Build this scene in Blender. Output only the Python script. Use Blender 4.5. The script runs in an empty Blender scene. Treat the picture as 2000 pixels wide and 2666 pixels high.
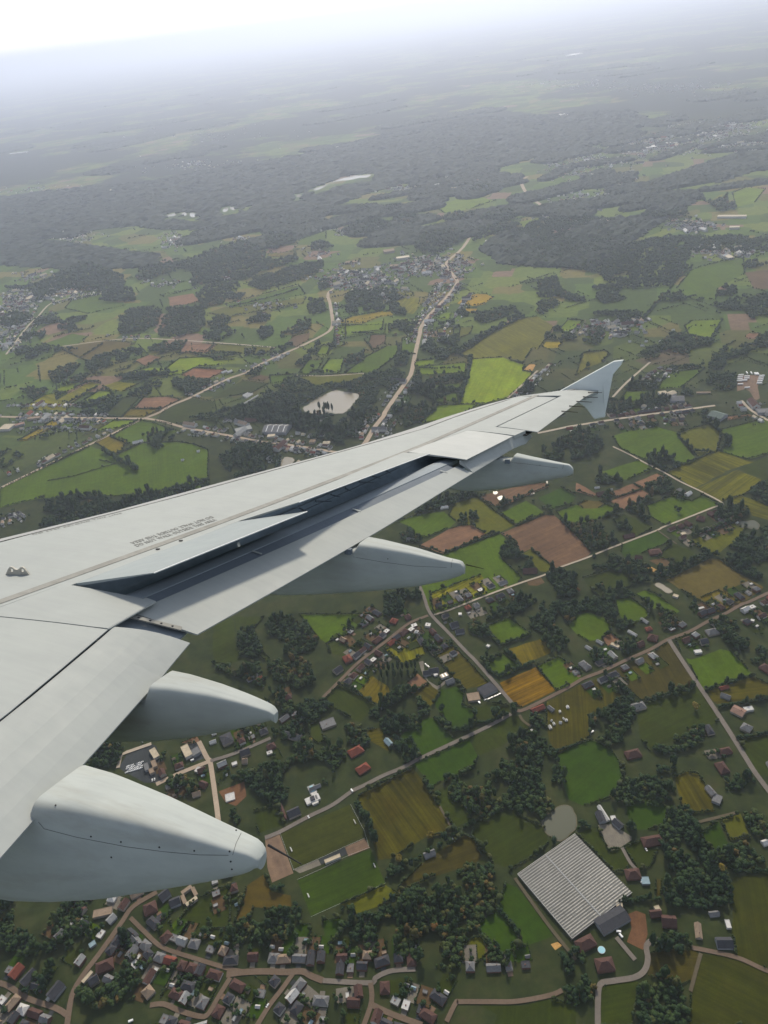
import bpy, bmesh, math, random
import numpy as np
from mathutils import Matrix, Vector

# ------------------------------------------------------------------ scene, camera, light
SC = bpy.context.scene
COL = SC.collection
RNG = random.Random(11)
NP = np.random.RandomState(5)
F, CX, CY = 2000.0, 1000.0, 1333.0
PITCH, ROLL, H = math.radians(32.8), math.radians(7.7), 900.0
FWD = np.array([0, math.cos(PITCH), -math.sin(PITCH)])
R0 = np.array([1.0, 0, 0]); U0 = np.cross(R0, FWD)
RIGHT = math.cos(ROLL) * R0 - math.sin(ROLL) * U0
UP = np.cross(RIGHT, FWD)

def g(x, y, z=0.0):
    """where the sight line through photograph point (x, y) meets the land"""
    d = FWD + RIGHT * (x - CX) / F - UP * (y - CY) / F
    t = (z - H) / d[2]
    return (t * d[0], t * d[1])

cam_d = bpy.data.cameras.new("camera")
cam = bpy.data.objects.new("camera", cam_d)
COL.objects.link(cam)
cam_d.sensor_fit = 'HORIZONTAL'; cam_d.sensor_width = 36.0; cam_d.lens = 36.0
cam_d.clip_start = 0.1; cam_d.clip_end = 400000.0
CAM_W = Matrix(((RIGHT[0], UP[0], -FWD[0], 0), (RIGHT[1], UP[1], -FWD[1], 0), (RIGHT[2], UP[2], -FWD[2], H), (0, 0, 0, 1)))
cam.matrix_world = CAM_W
SC.camera = cam

SUN_EL, SUN_AZ = math.radians(41), math.radians(9)      # azimuth from +Y, negative = towards -X
sun_dir = Vector((math.sin(SUN_AZ) * math.cos(SUN_EL), math.cos(SUN_AZ) * math.cos(SUN_EL), math.sin(SUN_EL)))
sd = bpy.data.lights.new("sun", 'SUN'); sd.energy = 3.1; sd.angle = math.radians(5); sd.color = (1.0, 0.89, 0.72)
so = bpy.data.objects.new("sun", sd); COL.objects.link(so)
so.rotation_euler = sun_dir.to_track_quat('Z', 'Y').to_euler()
so.location = (0, 0, 2000)

W = bpy.data.worlds.new("World"); SC.world = W; W.use_nodes = True
wn = W.node_tree; bg = wn.nodes["Background"]
sky = wn.nodes.new('ShaderNodeTexSky'); sky.sky_type = 'NISHITA'; sky.sun_disc = False
sky.sun_elevation = SUN_EL; sky.sun_rotation = SUN_AZ
sky.altitude = 900; sky.air_density = 1.0; sky.dust_density = 1.6; sky.ozone_density = 1.0
hs = wn.nodes.new('ShaderNodeHueSaturation'); hs.inputs['Saturation'].default_value = .45      # thin high cloud greys the blue
wn.links.new(sky.outputs[0], hs.inputs['Color']); wn.links.new(hs.outputs[0], bg.inputs[0]); bg.inputs[1].default_value = 0.15

SC.view_settings.view_transform = 'Standard'; SC.view_settings.look = 'None'
SC.view_settings.exposure = 0.30; SC.view_settings.gamma = 1.0
SC.render.engine = 'CYCLES'
SC.cycles.max_bounces = 6; SC.cycles.diffuse_bounces = 2; SC.cycles.glossy_bounces = 2
SC.cycles.transmission_bounces = 2; SC.cycles.volume_bounces = 2; SC.cycles.use_denoising = True
SC.cycles.caustics_reflective = False; SC.cycles.caustics_refractive = False

# ------------------------------------------------------------------ helpers
def tag(o, label=None, cat=None, group=None, kind=None):
    if label: o['label'] = label
    if cat: o['category'] = cat
    if group: o['group'] = group
    if kind: o['kind'] = kind
    return o

def empty(name, loc=(0, 0, 0), rz=0.0):
    o = bpy.data.objects.new(name, None); COL.objects.link(o)
    o.location = loc; o.rotation_euler = (0, 0, rz); o.empty_display_size = 0.5
    return o

def link(name, me, mat=None, parent=None):
    o = bpy.data.objects.new(name, me); COL.objects.link(o)
    if mat is not None and not me.materials: me.materials.append(mat)
    if parent is not None: o.parent = parent
    return o

def mesh(name, verts, faces, smooth=False):
    me = bpy.data.meshes.new(name)
    me.from_pydata([tuple(map(float, v)) for v in verts], [], [tuple(f) for f in faces])
    me.update()
    if smooth:
        me.polygons.foreach_set('use_smooth', [True] * len(me.polygons))
        me.set_sharp_from_angle(angle=math.radians(40))
    return me

class MB:
    """collects pieces of ONE part"""
    def __init__(s): s.v = []; s.f = []
    def add(s, v, f):
        n = len(s.v); s.v += [tuple(p) for p in v]; s.f += [tuple(i + n for i in q) for q in f]
    def box(s, x0, x1, y0, y1, z0, z1):
        v = [(x, y, z) for z in (z0, z1) for y in (y0, y1) for x in (x0, x1)]
        s.add(v, [(0, 2, 3, 1), (4, 5, 7, 6), (0, 1, 5, 4), (2, 6, 7, 3), (0, 4, 6, 2), (1, 3, 7, 5)])
    def prism(s, poly, z0, z1):
        n = len(poly)
        v = [(x, y, z0) for x, y in poly] + [(x, y, z1) for x, y in poly]
        s.add(v, [tuple(range(n - 1, -1, -1)), tuple(range(n, 2 * n))] + [(i, (i + 1) % n, n + (i + 1) % n, n + i) for i in range(n)])
    def tube(s, a, b, r0, r1, n=8):
        a, b = Vector(a), Vector(b); d = (b - a).normalized()
        u = d.orthogonal().normalized(); w = d.cross(u)
        v = []
        for c, r in ((a, r0), (b, r1)):
            v += [tuple(c + (u * math.cos(2 * math.pi * i / n) + w * math.sin(2 * math.pi * i / n)) * r) for i in range(n)]
        s.add(v, [(i, (i + 1) % n, n + (i + 1) % n, n + i) for i in range(n)] + [tuple(range(n - 1, -1, -1)), tuple(range(n, 2 * n))])
    def build(s, name, mat, parent=None, smooth=False):
        return link(name, mesh(name, s.v, s.f, smooth), mat, parent)

def new_mat(name, rough=0.9, spec=0.3, metal=0.0):
    m = bpy.data.materials.new(name); m.use_nodes = True
    b = m.node_tree.nodes['Principled BSDF']
    b.inputs['Roughness'].default_value = rough; b.inputs['Metallic'].default_value = metal
    b.inputs['Specular IOR Level'].default_value = spec
    return m, m.node_tree, b

def ramp_noise(nt, scale, stops, vec=None, detail=4.0, rough=0.6, w=None):
    n = nt.nodes.new('ShaderNodeTexNoise'); n.inputs['Scale'].default_value = scale
    n.inputs['Detail'].default_value = detail; n.inputs['Roughness'].default_value = rough
    if vec is not None: nt.links.new(vec, n.inputs['Vector'])
    r = nt.nodes.new('ShaderNodeValToRGB'); e = r.color_ramp.elements
    while len(e) < len(stops): e.new(0.5)
    for q, (p, c) in zip(e, stops): q.position = p; q.color = (*c, 1)
    nt.links.new(n.outputs['Fac'], r.inputs['Fac'])
    return r.outputs['Color']

def mul(nt, a, b, fac=1.0, mode='MULTIPLY'):
    m = nt.nodes.new('ShaderNodeMix'); m.data_type = 'RGBA'; m.blend_type = mode
    if isinstance(fac, float): m.inputs['Factor'].default_value = fac
    else: nt.links.new(fac, m.inputs['Factor'])
    for s_, i in ((a, 6), (b, 7)):
        if isinstance(s_, tuple): m.inputs[i].default_value = (*s_, 1)
        else: nt.links.new(s_, m.inputs[i])
    return m.outputs[2]

def pos_vec(nt):
    return nt.nodes.new('ShaderNodeNewGeometry').outputs['Position']

def obj_vec(nt):
    return nt.nodes.new('ShaderNodeTexCoord').outputs['Object']

def mottled(name, c, rough=0.9, amt=0.25, s1=0.05, s2=0.6, spec=0.2, obj=False):
    """a colour of its own with two sizes of irregular wear"""
    m, nt, b = new_mat(name, rough, spec)
    v = obj_vec(nt) if obj else pos_vec(nt)
    lo, hi = 1 - amt, 1 + amt
    a = ramp_noise(nt, s1, [(0.3, (lo, lo, lo)), (0.7, (hi, hi, hi))], v)
    d = ramp_noise(nt, s2, [(0.3, (lo, lo, lo)), (0.7, (hi, hi, hi))], v)
    nt.links.new(mul(nt, mul(nt, c, a), d), b.inputs['Base Color'])
    return m
# ------------------------------------------------------------------ the airliner's wing (x aft, y outboard, z up, metres)
WP = np.array([10.7645805, 1.62785887, 2.72955953])           # the cabin window in the wing's own frame
def _rot(a, b, c):
    ca, sa, cb, sb, cc, sc = math.cos(a), math.sin(a), math.cos(b), math.sin(b), math.cos(c), math.sin(c)
    return np.array([[ca, -sa, 0], [sa, ca, 0], [0, 0, 1]]) @ np.array([[1, 0, 0], [0, cb, -sb], [0, sb, cb]]) @ np.array([[cc, 0, sc], [0, 1, 0], [-sc, 0, cc]])
WR = _rot(0.333239384, -0.226033376, -0.00140153)
CAM_A = Matrix(((WR[0, 0], WR[0, 2], -WR[0, 1], WP[0]), (WR[1, 0], WR[1, 2], -WR[1, 1], WP[1]), (WR[2, 0], WR[2, 2], -WR[2, 1], WP[2]), (0, 0, 0, 1)))
wing = empty("airliner_wing")
tag(wing, "grey swept airliner wing with two raised spoilers and lowered flaps, high over the fields", "aircraft wing")
wing.matrix_world = CAM_W @ CAM_A.inverted()

def wray(q): return WR @ np.array([(q[0] - CX) / F, 1, -(q[1] - CY) / F])
def zt(y): return 0.09 * (y - 2) + 0.002 * (y - 2) ** 2
def xle(y): return 0.518 * y
def xte(y): return 7.05 + max(0, 0.30 * (y - 6.4))
def surf(x, y):
    ch = xte(y) - xle(y); c = max(-.2, min(1.4, (x - xle(y)) / ch))
    return zt(y) + (0 if c < .35 else -.045 * ch * ((c - .35) / .65) ** 2)
def flapf(x, y): return zt(y) - .18 - math.tan(math.radians(18)) * (x - (xte(y) - .45))
def on(q, f):
    d = wray(q); t, st = 2.0, 0.05
    while t < 60:
        P = WP + t * d
        if P[2] - f(P[0], P[1]) <= 0:
            a, b = t - st, t
            for _ in range(30):
                m = (a + b) / 2; P = WP + m * d
                if P[2] - f(P[0], P[1]) > 0: a = m
                else: b = m
            return P
        t += st
    return WP + 60 * d
def onplane(q, y):
    d = wray(q); return WP + (y - WP[1]) / d[1] * d
def poly_x(pts):
    """x as a function of y along an edge, straight beyond its ends"""
    ps = sorted((p[1], p[0]) for p in pts)
    def f(y):
        if y <= ps[0][0]: (a, b) = ps[0], ps[1]
        elif y >= ps[-1][0]: (a, b) = ps[-2], ps[-1]
        else:
            for a, b in zip(ps, ps[1:]):
                if a[0] <= y <= b[0]: break
        return a[1] + (b[1] - a[1]) * (y - a[0]) / (b[0] - a[0])
    return f
XLE = poly_x([(1.55, 1.9), (4.25, 7.82), (4.90, 8.90), (5.63, 10.31), (6.66, 12.19), (7.28, 13.59), (7.47, 14.09), (7.97, 15.16), (8.44, 15.94), (8.78, 16.17), (9.12, 16.48), (9.39, 16.69)])
XSL = poly_x([(1.75, 1.9), (4.33, 7.75), (5.29, 9.42), (5.97, 10.75), (6.69, 12.11), (7.36, 13.33), (7.73, 14.38), (8.45, 15.91)])
XSP = poly_x([(5.47, 6.58), (6.2, 8.51), (6.38, 9.01), (7.62, 12.43), (8.32, 14.69), (8.76, 16.07)])
HIN = poly_x([(5.81, 7.0), (6.55, 9.1), (7.45, 12.0), (8.08, 13.45)])
TE6 = poly_x([(6.75, 1.9), (6.72, 5.3), (6.63, 6.56)])

# paint
def paint(name, c, rough=0.42, amt=0.05):
    rough = rough + .22; c = tuple(q * .84 for q in c)
    m, nt, b = new_mat(name, rough, 0.22)
    v = obj_vec(nt)
    lo, hi = 1 - amt, 1 + amt
    a = ramp_noise(nt, 0.9, [(0.3, (lo, lo, lo)), (0.7, (hi, hi, hi * 0.99))], v, 5, 0.65)
    mp = nt.nodes.new('ShaderNodeMapping'); mp.inputs['Scale'].default_value = (1.2, 14, 6)
    nt.links.new(v, mp.inputs['Vector'])
    d = ramp_noise(nt, 1.4, [(0.35, (lo, lo, lo * 1.01)), (0.6, (1, 1, 1))], mp.outputs[0], 5, 0.6)
    nt.links.new(mul(nt, mul(nt, c, a), d), b.inputs['Base Color'])
    if 'fairing' in name:                                        # brown grime dragged along the airflow
        mg = nt.nodes.new('ShaderNodeMapping'); mg.inputs['Scale'].default_value = (.9, 5, 3); nt.links.new(v, mg.inputs['Vector'])
        st = ramp_noise(nt, 1.1, [(.50, (0, 0, 0)), (.75, (.55, .55, .55))], mg.outputs[0], 6, .65)
        src_ = b.inputs['Base Color'].links[0].from_socket
        nt.links.new(mul(nt, src_, (.235, .225, .185), st, 'MIX'), b.inputs['Base Color'])
    r = ramp_noise(nt, 5.0, [(0.3, (rough - .07,) * 3), (0.7, (rough + .09,) * 3)], v)
    nt.links.new(r, b.inputs['Roughness'])
    return m
M_WING = paint("wing_paint", (0.385, 0.412, 0.40), .42, .04)
M_SPOIL = paint("spoiler_paint", (0.335, 0.375, 0.38), .42, .04)
M_PALE = paint("pale_paint", (0.48, 0.50, 0.485), .42, .04)
M_EDGE = paint("highlight_paint", (0.78, 0.80, 0.79), .3, .03)  # pale colour for the painted highlights on the spoiler edges
M_SLAT = paint("slat_paint", (0.37, 0.38, 0.375), 0.35)
M_FAIR = paint("fairing_paint", (0.43, 0.465, 0.45), 0.5, 0.09)
M_FENCE = paint("fence_paint", (0.80, 0.85, 0.82), 0.4)
M_FLAPN = paint("flap_nose_grey", (0.30, 0.345, 0.38), 0.5)  # mid grey with the spoilers' shade on the flap noses painted in
M_FLAPD = paint("flap_band_grey", (0.17, 0.20, 0.235), 0.55)  # dark grey holds the band's painted shade; hinge fittings share it
M_COVE = mottled("cove_primer", (0.36, 0.44, 0.50), 0.8, 0.12, 1.5, 9.0, 0.15, True)
M_SEAM = mottled("seam_sealant", (0.05, 0.05, 0.05), 0.8, 0.2, 3, 20, 0.2, True)
M_STRIP = mottled("grey_sealant_strip", (0.235, 0.235, 0.215), 0.7, 0.12, 2, 12, 0.2, True)
M_STEEL = mottled("bare_metal", (0.42, 0.40, 0.34), 0.4, 0.12, 6, 30, 0.5, True)
M_TEXT = mottled("stencil_grey", (0.25, 0.25, 0.235), 0.7, 0.1, 3, 12, 0.2, True)
M_DARK = mottled("black_rubber", (0.02, 0.02, 0.022), 0.6, 0.2, 5, 20, 0.3, True)

def sheet(rows, th, mb=None, th1=None):
    """grid of points with an underside th below (th1 at the far edge of each row), closed round the edge"""
    mb = mb or MB()
    n, m = len(rows), len(rows[0]); th1 = th if th1 is None else th1
    top = [p for r in rows for p in r]; bot = [(p[0], p[1], p[2] - th - (th1 - th) * (k % m) / (m - 1)) for k, p in enumerate(top)]
    f = []
    for i in range(n - 1):
        for j in range(m - 1):
            a, b, c, d = i * m + j, i * m + j + 1, (i + 1) * m + j + 1, (i + 1) * m + j
            f += [(a, d, c, b), (n * m + a, n * m + b, n * m + c, n * m + d)]
    ring = [i * m for i in range(n)] + [(n - 1) * m + j for j in range(1, m)] + [i * m + m - 1 for i in range(n - 2, -1, -1)] + [j for j in range(m - 2, 0, -1)]
    for a, b in zip(ring, ring[1:] + ring[:1]): f.append((b, a, a + n * m, b + n * m))
    mb.add(top + bot, f); return mb
def strip_rows(xa, xb, y0, y1, ny, nx, f=surf, dz=0.0):
    rows = []
    for i in range(ny + 1):
        y = y0 + (y1 - y0) * i / ny; a, b = xa(y), xb(y)
        rows.append([(a + (b - a) * j / nx, y, f(a + (b - a) * j / nx, y) + dz) for j in range(nx + 1)])
    return rows
def quad_rows(A, B, C, D, ny, nx, f=None, dz=0.0):
    """A-B leading edge, D-C trailing edge; f lifts onto a surface, else straight between the corners"""
    rows = []
    for i in range(ny + 1):
        s = i / ny
        a = np.array(A, float) * (1 - s) + np.array(B, float) * s; b = np.array(D, float) * (1 - s) + np.array(C, float) * s
        r = []
        for j in range(nx + 1):
            p = a + (b - a) * j / nx
            r.append((p[0], p[1], (f(p[0], p[1]) if f else p[2]) + dz))
        rows.append(r)
    return rows
def line_strip(pts, w, mat, name, f=surf, dz=0.004, parent=wing):
    """a painted or sealed line w wide lying on the skin"""
    rows = []
    P = [np.array(p[:2], float) for p in pts]
    for i, p in enumerate(P):
        t = P[min(i + 1, len(P) - 1)] - P[max(i - 1, 0)]; t /= np.hypot(*t); nrm = np.array([-t[1], t[0]]) * w / 2
        a, b = p - nrm, p + nrm
        rows.append([(a[0], a[1], f(a[0], a[1]) + dz), (b[0], b[1], f(b[0], b[1]) + dz)])
    return sheet(rows, 0.003).build(name, mat, parent)

# main skin from the slat joint back to the spoilers, aileron and tip, with the underside and the rear spar wall
xback = lambda y: (XSP(y) + .10 if y < 6.36 else None)
mb = MB()
sheet(strip_rows(XSL, lambda y: XSP(y) + .10, 1.9, 6.36, 8, 10), .05, mb)
KTE = poly_x([(6.60, 6.36), (6.72, 7.10)])
sheet(strip_rows(XSL, lambda y: XSP(y) + .10, 6.36, 7.06, 2, 10), .05, mb)
sheet(quad_rows((XSP(6.36) + .101, 6.345, 0), (XSP(7.06) + .101, 7.06, 0), (6.72, 7.10, 0), (6.63, 6.565, 0), 3, 5, surf), .03, mb, .012)
sheet(strip_rows(XSL, HIN, 7.06, 12.02, 10, 10), .05, mb)
sheet(strip_rows(XSL, lambda y: HIN(y), 12.02, 13.42, 3, 10), .05, mb)
FTE = poly_x([(8.80, 13.40), (8.93, 13.75)])
sheet(strip_rows(XSL, FTE, 13.42, 13.74, 1, 12), .05, mb)
AIH = poly_x([(8.45, 13.76), (9.19, 16.15)])
sheet(strip_rows(XSL, AIH, 13.74, 15.93, 5, 10), .05, mb)
sheet(quad_rows((8.44, 15.93, 0), (9.13, 16.49, 0), (9.80, 16.70, 0), (9.62, 16.18, 0), 4, 8, surf), .06, mb)
sheet(quad_rows((8.44, 15.93, 0), (8.50, 15.97, 0), (9.62, 16.18, 0), (9.19, 16.15, 0), 1, 6, lambda x, y: surf(x, y) - .002), .05, mb)
wing_skin = mb.build("wing_skin", M_WING, wing, True)
mb = MB()                                                        # underside
rows = []
for i in range(16):
    y = 1.9 + (16.4 - 1.9) * i / 15; ch = xte(y) - xle(y)
    xs = [XLE(y) + .02, XLE(y) + .10 * ch, XLE(y) + .3 * ch, XLE(y) + .55 * ch, min(XLE(y) + .70 * ch, HIN(y) - .05 if 7 < y < 13.4 else 99)]
    k_ = 1.0 if y < 15.4 else max(.25, 1 - (y - 15.4) * .9)
    xs = [xs[0] + (a - xs[0]) * k_ for a in xs]
    zs = [zt(y) - .10, zt(y) - .10 * ch + .0, zt(y) - .145 * ch, zt(y) - .125 * ch, zt(y) - .10 * ch]
    rows.append([(a, y, min(b, surf(a, y) - .06)) for a, b in zip(xs, zs)])
sheet(rows, .01, mb).build("wing_underside", M_SLAT, wing, True)
rows = []
for i in range(14):                                              # rear spar wall of the flap cove
    y = 1.9 + (13.5 - 1.9) * i / 13; x = min(HIN(y) + .02, XSP(y) + .25)
    rows.append([(x - .03, y, surf(x, y) - .052), (x + .0, y, surf(x, y) - .12), (x + .05, y, surf(x, y) - .20), (x + .16, y, surf(x, y) - .30), (x + .42, y, surf(x, y) - .38)])
sheet(rows, .02).build("rear_spar_wall", M_COVE, wing)
mb = MB()
for k in range(9):
    y = 9.3 + k * .28; x = HIN(y) + .05; z = surf(x, y) - .12
    mb.tube((x, y, z), (x + .10, y + .26, z - .05 - .05 * (k % 3)), .009, .008)
    mb.tube((x, y - .1, z - .14), (x + .08, y + .15, z - .10), .006, .006)
for dz in (.10, .17):
    for k in range(5):
        y = 9.0 + k * .6
        mb.tube((HIN(y) + .055, y, surf(HIN(y), y) - dz), (HIN(y + .6) + .055, y + .6, surf(HIN(y + .6), y + .6) - dz), .006, .006, 6)
mb.build("hydraulic_lines", M_FLAPN, wing)

# slat with its rounded nose
rows = []
for i in range(41):
    y = 1.9 + (16.69 - 1.9) * i / 40; a = XLE(y); b = max(XSL(y) - .022, a + .012) if y < 15.9 else a + .03
    if y > 15.9: b = a + .04
    z = surf(a, y); k = .4 if y > 16 else 1.0
    rows.append([(b, y, surf(b, y)), ((a + b) / 2, y, surf((a + b) / 2, y)), (a, y, z), (a - .025 * k, y, z - .012 * k), (a - .055 * k, y, z - .05 * k), (a - .06 * k, y, z - .09 * k), (a - .04 * k, y, z - .13 * k), (a + .05, y, z - .17 * k), (a + .12, y, z - .18 * k)])
fl = [list(reversed(r)) for r in rows]
mbs = MB(); n, m = len(fl), len(fl[0])
mbs.add([p for r in fl for p in r], [(i * m + j, (i + 1) * m + j, (i + 1) * m + j + 1, i * m + j + 1) for i in range(n - 1) for j in range(m - 1)])
slat = mbs.build("leading_edge_slat", M_SLAT, wing, True)
mb = sheet(strip_rows(lambda y: XSL(y) - .05, lambda y: XSL(y) + .03, 1.9, 15.9, 24, 1, surf, -.03), .02)
mb.build("slat_gap_seal", M_SEAM, wing)

# spoilers
def plate(name, rows, th=.035, mat=M_WING): return sheet(rows, th, None, .008).build(name, mat, wing)
inb = lambda y: TE6(y)
rows = []
for s_ in np.linspace(0, 1, 9):
    yf, yt_ = 1.9 + 4.432 * s_, 1.9 + 4.652 * s_; a, b = np.array((XSP(yf) + .115, yf)), np.array((TE6(yt_), yt_))
    rows.append([(*(a + (b - a) * k / 5), surf(*(a + (b - a) * k / 5))) for k in range(6)])
plate("spoiler", rows)
a1, a2 = onplane((400, 1491), 7.10), onplane((799, 1331), 8.95)
h1, h2 = (HIN(7.10) + .01, 7.10, surf(HIN(7.10), 7.10) + .003), (HIN(8.95) + .01, 8.95, surf(HIN(8.95), 8.95) + .003)
spA = plate("spoiler", quad_rows(h1, h2, a2, a1, 6, 5), .03, M_SPOIL)
mb = MB(); mb.tube(a1 + np.array((.004, 0, -.004)), a2 + np.array((.004, 0, -.004)), .007, .007, 6); mb.build("edge_highlight_strip", M_EDGE, spA)  # strip added as a painted highlight along the trailing edge
b1, b2 = onplane((778, 1307), 8.99), onplane((1117, 1181), 12.0)
h1, h2 = (HIN(8.99) + .01, 8.99, surf(HIN(8.99), 8.99) + .004), (HIN(12.0) + .01, 12.0, surf(HIN(12.0), 12.0) + .004)
spB = plate("spoiler", quad_rows(h1, h2, b2, b1, 8, 5), .03)
mb = MB(); mb.tube(b1 + np.array((.004, 0, -.004)), b2 + np.array((.004, 0, -.004)), .006, .006, 6); mb.build("edge_highlight_strip", M_EDGE, spB)  # the outer spoiler's painted edge highlight
plate("spoiler", quad_rows((HIN(12.04) + .015, 12.04, 0), (HIN(13.40) + .015, 13.40, 0), (8.79, 13.36, 0), (8.38, 12.04, 0), 4, 5, lambda x, y: surf(x, y) + .004), .035, M_PALE)
# aileron, hinged at its own gap
plate("aileron", quad_rows((8.475, 13.77, 0), (9.215, 16.15, 0), (9.61, 16.16, 0), (9.11, 13.76, 0), 6, 5, surf), .03)
# under the joints: the dark structure that shows through every gap
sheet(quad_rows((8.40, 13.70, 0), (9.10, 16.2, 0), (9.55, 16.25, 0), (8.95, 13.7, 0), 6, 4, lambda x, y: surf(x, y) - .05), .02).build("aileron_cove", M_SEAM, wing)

# flaps
fo = [on(q, flapf) for q in ((513, 1652), (1000, 1374), (1166, 1271), (1294, 1193), (1320, 1176), (1391, 1127))]
OTE = poly_x([(p[0], p[1]) for p in fo])
ODB = poly_x([on((407, 1567), flapf)[:2], on((800, 1395), flapf)[:2], on((1160, 1228), flapf)[:2]])
ODT = poly_x([on((375, 1555), flapf)[:2], on((1140, 1220), flapf)[:2]])
YO0, YO1 = 7.02, 14.0
def flap_slice(y, te, db, dt):
    xs = [te(y), te(y) - .18, te(y) - .36, db(y)]
    r = [(x, y, flapf(x, y)) for x in xs]
    r += [(db(y) - .004, y, flapf(db(y), y) - .012), (dt(y), y, flapf(dt(y), y) - .012)]
    return r
def skew_rows(xa, xb, ys, nx, y_in, y_out, d_in, d_out, lift=None):
    """flap rows whose end edges lean: d_in / d_out shift the front of the first / last row along the span"""
    rows = []
    for y in ys:
        k = max(0, 1 - (y - y_in) / 1.2) * d_in + max(0, 1 - (y_out - y) / 1.2) * d_out
        r = []
        for j in range(nx + 1):
            s = j / nx; yy = y + k * (1 - s); a, b = xa(yy), xb(yy); x = a + (b - a) * s
            z = flapf(x, yy)
            if lift: z = (surf(a, yy) - lift) * (1 - s) + flapf(b, yy) * s + .035 * math.sin(math.pi * s)
            r.append((x, yy, z))
        rows.append(r)
    return rows
mb = sheet(skew_rows(ODB, OTE, np.linspace(YO0, 12.03, 12), 5, YO0, 40, -.10, 0), .05, None, .010)
STE = poly_x([(8.30, 12.03), (8.36, 12.06), (8.77, 13.36), (8.91, 13.72), (8.93, 14.0)])
rows = []
for y in np.linspace(12.035, YO1, 7):                            # outer end, tucked right under the flush spoiler
    a, b = STE(y) - .03, max(OTE(y), STE(y) + .06); z0, z1 = surf(a, y) - .022, flapf(b, y)
    rows.append([(a + (b - a) * s_, y, z0 + (z1 - z0) * s_) for s_ in (0, .3, .6, 1)])
sheet(rows, .05, mb, .010)
flap_o = mb.build("flap", M_WING, wing)
rows = []
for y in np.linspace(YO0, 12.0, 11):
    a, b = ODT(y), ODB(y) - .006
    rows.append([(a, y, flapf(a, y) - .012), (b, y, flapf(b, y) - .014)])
sheet(rows, .05).build("flap_shade_band", M_FLAPD, flap_o)  # dark band paints the shade in the step ahead of the flap
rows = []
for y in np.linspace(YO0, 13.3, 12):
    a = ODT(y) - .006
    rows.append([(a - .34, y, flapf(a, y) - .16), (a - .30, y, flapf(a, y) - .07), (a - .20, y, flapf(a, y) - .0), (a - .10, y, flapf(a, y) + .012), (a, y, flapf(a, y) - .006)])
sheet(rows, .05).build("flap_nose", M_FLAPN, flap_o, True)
for q in ((665, 1437), (925, 1327), (1152, 1227)):
    p = on(q, flapf); d = .16
    line_strip([(p[0] - .03, p[1] - .01), (p[0] + .07, p[1] + .01)], .022, M_WING, "joint_cover", flapf, .006, flap_o)
ITE = poly_x([(p[0], p[1]) for p in [on(q, flapf) for q in ((496, 1672), (445, 1733), (374, 1814), (220, 1987), (89, 2131), (0, 2234))]])
IFR = lambda y: TE6(y) + .012
flap_i = sheet(skew_rows(IFR, ITE, list(np.linspace(1.9, 5.6, 8)) + list(np.linspace(5.8, 6.895, 8)), 5, 1.9, 6.895, 0, -.27, .012), .05, None, .010).build("flap", M_WING, wing)
rows = [[(IFR(y) - .40, y, flapf(IFR(y), y) - .10), (IFR(y) - .15, y, flapf(IFR(y), y) + .0), (IFR(y) - .006, y, flapf(IFR(y), y) - .012)] for y in np.linspace(1.9, 6.55, 8)]
sheet(rows, .04).build("flap_nose", M_FLAPN, flap_i, True)
# bevelled end plates of the two flaps with their screws, and the channel between them
def fp(q, dz=0.006): p = on(q, flapf); return (p[0], p[1], flapf(p[0], p[1]) + dz)
for ends, fl_ in ((((333, 1607), (350, 1603), (474, 1633), (472, 1642)), flap_o), (((293, 1636), (295, 1643), (441, 1666), (446, 1658)), flap_i)):
    A, B, C, D = [fp(q) for q in ends]
    sheet([[A, B], [tuple((np.array(A) + D) / 2), tuple((np.array(B) + C) / 2)], [D, C]], .012).build("end_plate", M_STRIP, fl_)
    for t in (.15, .38, .6, .82):
        m2 = MB(); c = (np.array(A) + B) / 2 * (1 - t) + (np.array(C) + D) / 2 * t
        m2.tube((c[0], c[1], c[2]), (c[0], c[1], c[2] + .004), .010, .010)
        m2.build("screw", M_SEAM, fl_)
lo = lambda x, y: flapf(x, y) - .055
sheet(quad_rows((6.45, 6.45, 0), (6.45, 7.1, 0), (7.05, 7.1, 0), (7.05, 6.75, 0), 3, 4, lo), .02).build("flap_gap_channel", M_FLAPN, wing)

# sealed lines and markings
line_strip([(XSP(y), y) for y in np.linspace(1.9, 16.05, 30)], .085, M_STRIP, "sealant_strip")
pts = [on(q, surf) for q in ((242, 1632), (375, 1556))]
sheet(quad_rows(on((242, 1632), surf), on((380, 1556), surf), on((405, 1565), surf), on((281, 1636), surf), 2, 1, lambda x, y: surf(x, y) + .002), .003).build("edge_plate", M_WING, wing)
for q in ((411, 1430), (471, 1408), (762, 1301), (798, 1287), (982, 1216), (1008, 1206)):
    p = on(q, surf); m2 = MB()
    m2.tube((p[0], p[1], p[2] + .001), (p[0], p[1], p[2] + .006), .022, .022, 10)
    m2.build("inspection_port", M_SEAM, wing)

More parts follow.
